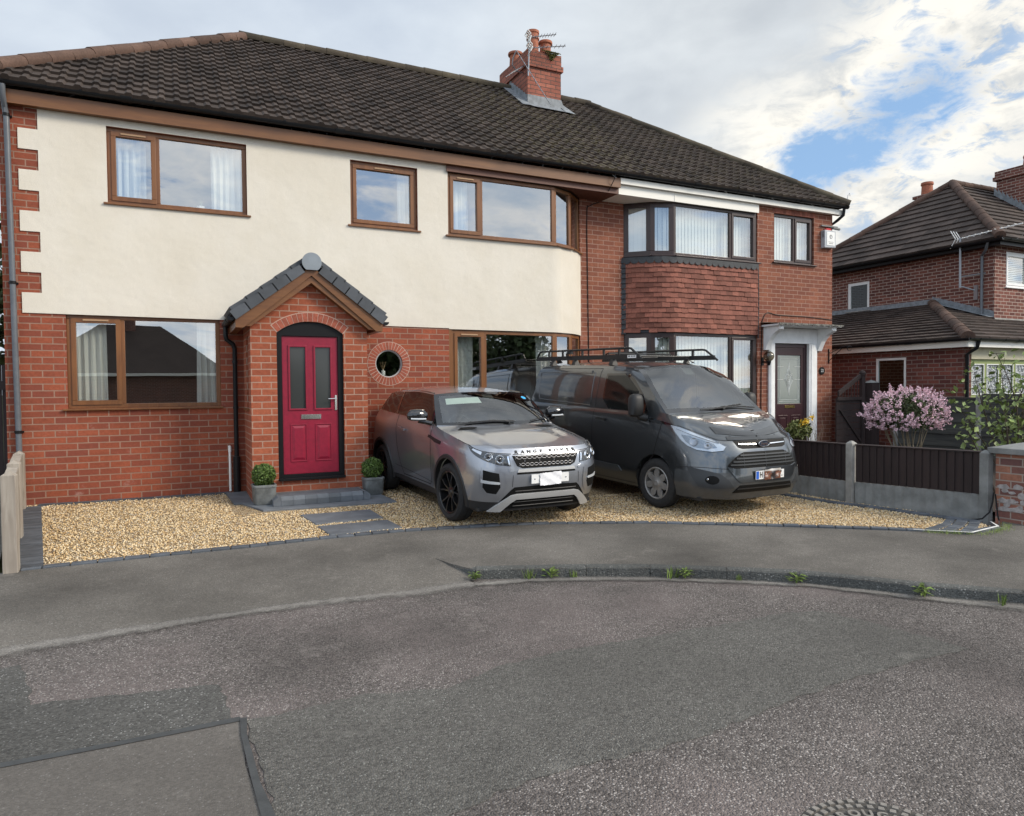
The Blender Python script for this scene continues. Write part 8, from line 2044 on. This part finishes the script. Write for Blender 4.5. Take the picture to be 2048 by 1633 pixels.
tree(-3.4, 9.0, 6.0, 2.0, 'taller dark tree further back past the left corner of the rendered house', seed=4)

# ------------------------------------------------------------------ the house beyond the right-hand gate
NH = thing('brick_neighbour_house', 'dark red brick house with brown hipped roofs and a low garage at the right edge', 'house', (25.5, 3, 0))
NX0, NX1, NY0, NY1, NE = 21.9, 32.0, -0.13, 6.2, 5.42
mb = MB()
mb.prism(rect(0, NY1-NY0, -0.4, NE), fr((NX0, NY1), (0, -1)), 0.0, 0.15, holes=[rect(NY1-4.47, NY1-3.66, 3.97, 4.90)])
mb.prism(rect(0.004, NX1-NX0, -0.4, NE), fr((NX0, NY0), (1, 0)), 0.001, 0.15, holes=[rect(0.52, 2.6, 4.22, 5.19)])
mb.prism(rect(0, NX1-NX0, -0.4, NE), fr((NX1, NY1), (-1, 0)), 0.001, 0.15)
mb.prism(rect(0, NY1-NY0, -0.4, NE), fr((NX1, NY0), (0, 1)), 0.001, 0.15)
mb.build('wall', 'brick_far', NH)
mb = MB(); mb.box(NX0+.15, NX1-.15, NY0+.15, NY1-.15, 2.6, 2.7); mb.box(NX0+2.8, NX0+2.9, NY0+.15, NY1-.15, 2.7, 5.4); mb.box(NX0+.15, NX1-.15, 2.0, 2.1, 2.7, 5.4); mb.build('interior_partition', 'room', NH)
mb = MB(); mb.box(NX0-0.012, NX0+2.9, NY0-0.03, NY0-0.001, 3.22, 3.36); mb.build('string_course', 'concrete', NH)
window(NH, fr((NX0, 4.47), (0, -1)), 0.81, 3.97, 4.90, fm='white_upvc', gm='glass_dim', fw=0.10, rec=0.03, sill_m='concrete')
w = window(NH, fr((NX0+0.52, NY0), (1, 0)), 2.08, 4.22, 5.19, (1.04,), (0, 1), fm='white_upvc', gm='window_glass_plain', fw=0.07, rec=0.03)
t = None
mb = MB(); f = fr((NX0+0.55, NY0), (1, 0))
for i in range(17): mb.add([f(0, 4.28+i*0.05, 0.16), f(2.0, 4.28+i*0.05, 0.16), f(2.0, 4.315+i*0.05, 0.19), f(0, 4.315+i*0.05, 0.19)], [(0, 1, 2, 3)])
mb.build('venetian_blind', 'blind', None, label='white venetian blind in the upper window of the dark brick house', cat='blind')
fprof = [(0, 0), (0.97, 0.006), (1.0, 0.0)]
def flat_roof(mb, E0, U, up, length, sL, sR, seed): roof_plane(mb, E0, U, up, 0, length, sL, sR, gauge=0.34, period=0.36, prof=fprof, step=0.042, seed=seed)
ov = 0.32; ex0, ex1, ey0, ey1 = NX0-ov, NX1+ov, NY0-ov, NY1+ov; hw = (ey1-ey0)/2; rz_ = 8.12-NE; ez_ = NE+0.03
mb = MB()
u1 = Vector((hw, 0, rz_)).normalized(); l1 = math.hypot(hw, rz_)
flat_roof(mb, (ex0, ey1, ez_), (0, -1, 0), u1, l1, lambda t: hw*t/l1, lambda t: 2*hw-hw*t/l1, 21)
flat_roof(mb, (ex0, ey0, ez_), (1, 0, 0), Vector((0, hw, rz_)), l1, lambda t: hw*t/l1, lambda t: (ex1-ex0)-hw*t/l1, 22)
flat_roof(mb, (ex1, ey1, ez_), (-1, 0, 0), Vector((0, -hw, rz_)), l1, lambda t: hw*t/l1, lambda t: (ex1-ex0)-hw*t/l1, 23)
nr = mb.build('roof', 'roof_tile_brown', NH)
ax_, ay_ = ex0+hw, ey0+hw; az_ = ez_+rz_
mb = MB()
for p in ((ex0, ey0), (ex0, ey1)): ridge_run(mb, (p[0], p[1], ez_+0.06), (ax_, ay_, az_+0.06), 0.13)
ridge_run(mb, (ax_, ay_, az_+0.05), (ex1-hw, ay_, az_+0.05), 0.13); mb.build('hip_tiles', 'ridge_tile', nr, smooth=True)
mb = MB(); mb.box(ex0+.03, ex0+.05, ey0+.05, ey1-.05, NE-0.16, NE+0.02); mb.box(ex0+.05, ex1-.05, ey0+.03, ey0+.05, NE-0.16, NE+0.02); mb.box(ex0+.05, NX0, ey0+.05, ey1, NE-.15, NE-.14); mb.build('fascia_board', 'black_plastic', NH)
gutter('gutter', NH, (ex0-0.05, ey1, NE-0.01), (ex0-0.05, ey0-0.1, NE-0.01)); gutter('gutter', NH, (ex0-0.05, ey0-0.05, NE-0.01), (ex1, ey0-0.05, NE-0.01))
mb = MB(); mb.tube([(ex0-0.02, ey0+.3, NE-0.05), (ex0+.05, ey0+.4, NE-.25), (NX0-.06, ey0+.62, NE-0.35), (NX0-.06, ey0+.62, 3.42), (NX0-.2, ey0+.5, 3.30)], 0.036, 10); mb.build('downpipe', 'grey_pipe', NH, smooth=True)
mb = MB(); mb.box(26.45, 27.8, 1.35, 2.45, 6.9, 8.25); mb.box(26.37, 27.88, 1.27, 2.53, 8.251, 8.37); mb.box(26.41, 27.84, 1.31, 2.49, 8.371, 8.55); ch3 = mb.build('chimney', 'brick_far', NH)
for x, y in ((26.95, 1.75), (27.35, 1.95)): MB().lathe([(0.17, 0), (0.14, 0.3), (0.16, 0.36), (0.14, 0.42), (0.10, 0.42), (0.10, 0.1)], Matrix.Translation((x, y, 8.55)), 20).build('chimney_pot', 'terracotta', ch3, smooth=True)
mb = MB(); zs = lambda y: ez_+(y-ey0)*rz_/hw
for i in range(9):
    y0 = 1.35+i*0.13; mb.add([(26.435, y0, zs(y0)+.05), (26.435, y0+.13, zs(y0+.13)+.05), (26.435, y0+.13, zs(y0+.13)+.34), (26.435, y0, zs(y0)+.22)], [(0, 1, 2, 3)])
mb.add([(26.3, 1.0, zs(1.0)+.07), (28.2, 1.0, zs(1.0)+.07), (28.2, 1.345, zs(1.345)+.08), (26.3, 1.345, zs(1.345)+.08)], [(0, 1, 2, 3)])
mb.build('lead_flashing', 'lead', ch3)
mb = MB(); mb.box(25.3, 25.9, 4.0, 4.5, 6.8, 8.02); mb.box(25.25, 25.95, 3.95, 4.55, 8.021, 8.12); c4 = mb.build('chimney', 'brick_far', NH)
MB().lathe([(0.19, 0), (0.17, 0.35), (0.20, 0.38), (0.19, 0.46), (0.1, 0.46)], Matrix.Translation((25.6, 4.25, 8.12)), 20).build('chimney_pot', 'terracotta', c4, smooth=True)
# garage with lean-to hip
GX, GY, GE = 17.4, -2.08, 2.50
mb = MB(); mb.prism(rect(0, 9.0, -0.4, GE), fr((GX, GY+9.0), (0, -1)), 0.0, 0.15, holes=[rect(9.0-(0.03-GY), 9.0-(-0.75-GY), 1.0, 2.21)])
mb.prism([(0.004, -0.4), (5.2, -0.4), (5.2, GE), (0.004, GE)], fr((GX, GY), (1, 0)), 0.001, 0.15, holes=[rect(0.28, 4.9, -0.2, 2.14)])
mb.build('garage_wall', 'brick_garage', NH)
window(NH, fr((GX, 0.03), (0, -1)), 0.78, 1.0, 2.21, fm='white_upvc', gm='glass_dim', fw=0.055, rec=0.0, sill=False)
mb = MB(); f = fr((GX, GY), (1, 0)); mb.prism(rect(0.26, 4.92, 2.12, 2.44), f, -0.02, 0.05); mb.build('door_lintel', 'cream_paint', NH)
mb = MB(); xs_ = [0.34+i*0.55 for i in range(8)]
mb.prism(rect(0.285, 4.895, -0.2, 2.115), f, 0.04, 0.09, holes=[rect(x+.03, x+.45, 1.35, 2.0) for x in xs_])
gd = mb.build('garage_door', 'green_paint', NH, label='pale green garage door with a row of glazed panels')
mb = MB()
for x in xs_: mb.prism(rect(x+.012, x+.468, 1.332, 2.018), f, 0.028, 0.041, holes=[rect(x+.032, x+.448, 1.352, 1.998)])
mb.build('glazing_bead', 'white_upvc', gd)
def lace():
    m = bpy.data.materials.new('patterned_glass'); m.use_nodes = True; t = m.node_tree; k = NT(t); p = t.nodes['Principled BSDF']; pos = k.n('ShaderNodeNewGeometry').outputs['Position']
    v = k.noise(pos, 34, 3, 0.7); t.links.new(k.mix(k.sm(v, 0.50, 0.56), (0.06, 0.07, 0.08), (0.62, 0.64, 0.66)), p.inputs['Base Color']); p.inputs['Roughness'].default_value = 0.25; MATS['patterned_glass'] = m
lace()
mb = MB()
for x in xs_: mb.add([f(u, v, 0.06) for u, v in rect(x+.03, x+.45, 1.35, 2.0)], [(0, 1, 2, 3)])
mb.build('glazed_panel', 'patterned_glass', gd)
gx0, gy0 = GX-0.26, GY-0.26; apx = Vector((NX0, 1.587, 3.90)); ge = GE+0.06
mb = MB()
us = Vector((NX0-gx0, 0, apx.z-ge)); ls = us.length
flat_roof(mb, (gx0, 9.0, ge), (0, -1, 0), us, ls, lambda t: 0.0, lambda t: (9.0-gy0)-(apx.y-gy0)*t/ls, 31)
uf = Vector((0, apx.y-gy0, apx.z-ge)); lf = uf.length
flat_roof(mb, (gx0, gy0, ge), (1, 0, 0), uf, lf, lambda t: (NX0-gx0)*t/lf, lambda t: (NX0-gx0) if t > lf*(NY0-gy0)/(apx.y-gy0) else 9.0, 32)
gr_ = mb.build('garage_roof', 'roof_tile_brown', NH)
mb = MB(); ridge_run(mb, (gx0, gy0, ge+.05), (NX0, apx.y, apx.z+.06), 0.13); mb.build('hip_tiles', 'ridge_tile', gr_, smooth=True)
mb = MB(); zg = lambda y: ge+(y-gy0)*(apx.z-ge)/(apx.y-gy0)
for i in range(10):
    y0 = NY0+i*0.172; mb.add([(NX0-.01, y0, zg(y0)+.04), (NX0-.01, y0+.172, zg(y0+.172)+.04), (NX0-.01, y0+.172, zg(y0+.172)+.24), (NX0-.01, y0, zg(y0+.172)+.16)], [(0, 1, 2, 3)])
mb.add([(NX0-.2, NY0, zg(NY0)+.06), (NX0-.01, NY0, zg(NY0)+.07), (NX0-.01, apx.y, apx.z+.08), (NX0-.2, apx.y, apx.z+.06)], [(0, 1, 2, 3)])
mb.add([(NX0-.012, apx.y, apx.z+.02), (NX0-.012, 6.2, apx.z+.02), (NX0-.012, 6.2, apx.z+.16), (NX0-.012, apx.y, apx.z+.16)], [(0, 1, 2, 3)])
mb.build('lead_flashing', 'lead', gr_)
mb = MB(); mb.box(gx0+.04, gx0+.06, gy0+.05, 6.8, GE-0.13, GE+0.05); mb.box(gx0+.06, 26, gy0+.03, gy0+.05, GE-0.13, GE+0.05); mb.box(gx0+.06, GX, gy0+.05, 6.8, GE-.12, GE-.11); mb.build('garage_fascia', 'white_trim', NH)
gutter('gutter', NH, (gx0-.03, 6.8, GE+.05), (gx0-.03, gy0-.06, GE+.05)); gutter('gutter', NH, (gx0-.03, gy0-.03, GE+.05), (26, gy0-.03, GE+.05))
mb = MB(); mb.tube([(GX+.08, gy0-.02, GE), (GX+.08, gy0+.02, GE-.15), (GX+.06, GY-.05, GE-.28), (GX+.06, GY-.05, -0.2)], 0.04, 10); mb.build('downpipe', 'black_gutter', NH, smooth=True)
t = thing('tv_aerial', 'white wall-mounted television aerial on the side of the dark brick house', 'aerial', (21.7, 0.6, 4.2))
mb = MB(); mb.tube([(21.62, 0.62, 4.25), (21.62, 0.62, 5.62)], 0.030, 8); mb.tube([(21.62, 0.62, 4.3), (21.9, 0.35, 4.15)], 0.02, 6); mb.tube([(21.62, 0.62, 4.55), (21.9, 0.1, 4.6)], 0.02, 6); mb.box(21.87, 21.90, 0.3, 0.4, 3.9, 4.3); mb.build('mast', 'aerial_metal', t)
mb = MB(); mb.tube([(21.62, 0.72, 5.60), (21.75, -0.9, 5.72)], 0.016, 6)
for i in range(9): y = 0.5-i*0.16; mb.tube([(21.62+.08*i/9-.10, y, 5.61+.12*i/9), (21.72+.08*i/9+.05, y, 5.61+.12*i/9)], 0.008, 5)
for s in (-1, 1):
    for a in (-.12, 0, .12): mb.tube([(21.62+a, 0.68, 5.60), (21.62+a, 0.82, 5.60+s*.24)], 0.012, 5)
mb.build('boom', 'aerial_white', t)
t = thing('tv_aerial', 'thin aerial beside the far chimney at the right edge', 'aerial', (27.8, 1.6, 8.55))
mb = MB(); mb.tube([(27.75, 1.5, 8.5), (27.75, 1.5, 9.3)], 0.02, 6); mb.build('mast', 'aerial_metal', t)
mb = MB(); mb.tube([(27.45, 1.5, 9.1), (28.4, 1.3, 9.2)], 0.012, 5)
for i in range(6): mb.tube([(27.5+i*.15, 1.38, 9.10+i*.014), (27.5+i*.15, 1.58, 9.16+i*.014)], 0.008, 5)
mb.build('boom', 'aerial_metal', t)
# house across the road, behind the viewer: it is what the windows mirror
OH = thing('house_opposite', 'dark brick house with a hipped roof across the road', 'house', (4, -40, 0))
mb = MB(); mb.box(-6.0, 4.8, -44, -37, -0.3, 2.7); mb.box(5.2, 10.5, -43.5, -38.5, -0.3, 2.3); mb.build('wall', 'brick_far', OH)
mb = MB(); e = 0.4; z0, z1 = 2.7, 5.9
vs = [(-6-e, -44-e, z0), (4.8+e, -44-e, z0), (4.8+e, -37+e, z0), (-6-e, -37+e, z0), (-2.3, -40.5, z1), (1.2, -40.5, z1)]
mb.add(vs, [(0, 1, 5, 4), (1, 2, 5), (2, 3, 4, 5), (3, 0, 4), (3, 2, 1, 0)])
mb.add([(4.9, -44, 2.32), (10.9, -44, 2.32), (10.9, -38.1, 2.32), (4.9, -38.1, 2.32), (6.5, -41, 3.9), (9.5, -41, 3.9)], [(0, 1, 5, 4), (1, 2, 5), (2, 3, 4, 5), (3, 0, 4), (3, 2, 1, 0)]); mb.build('roof', 'roof_tile_brown', OH)
mb = MB(); mb.box(-6.4, 5.2, -36.62, -36.58, 2.55, 2.72); mb.box(4.9, 10.9, -38.09, -38.05, 2.17, 2.32); mb.build('fascia_board', 'white_trim', OH)
mb = MB(); mb.box(-1.2, -0.3, -41, -40, 5.4, 6.6); mb.build('chimney', 'brick_far', OH)
for x, y, h, r_, lb, sd in ((10.6, -20.5, 4.6, 1.7, 'nearest leafy tree across the road', 9), (15.0, -23, 5.6, 2.0, 'tall unseen tree added across the road opposite the van', 10), (19.0, -25, 5.0, 2.0, 'broad unseen tree added across the road opposite the brick house', 11)):
    tree(x, y, h, r_, lb, n=3600, seed=sd, size=0.24)  # farther two trees are added so the lower bay windows mirror something dark
for o in list(bpy.data.objects):
    if '_w' in o: del o['_w']
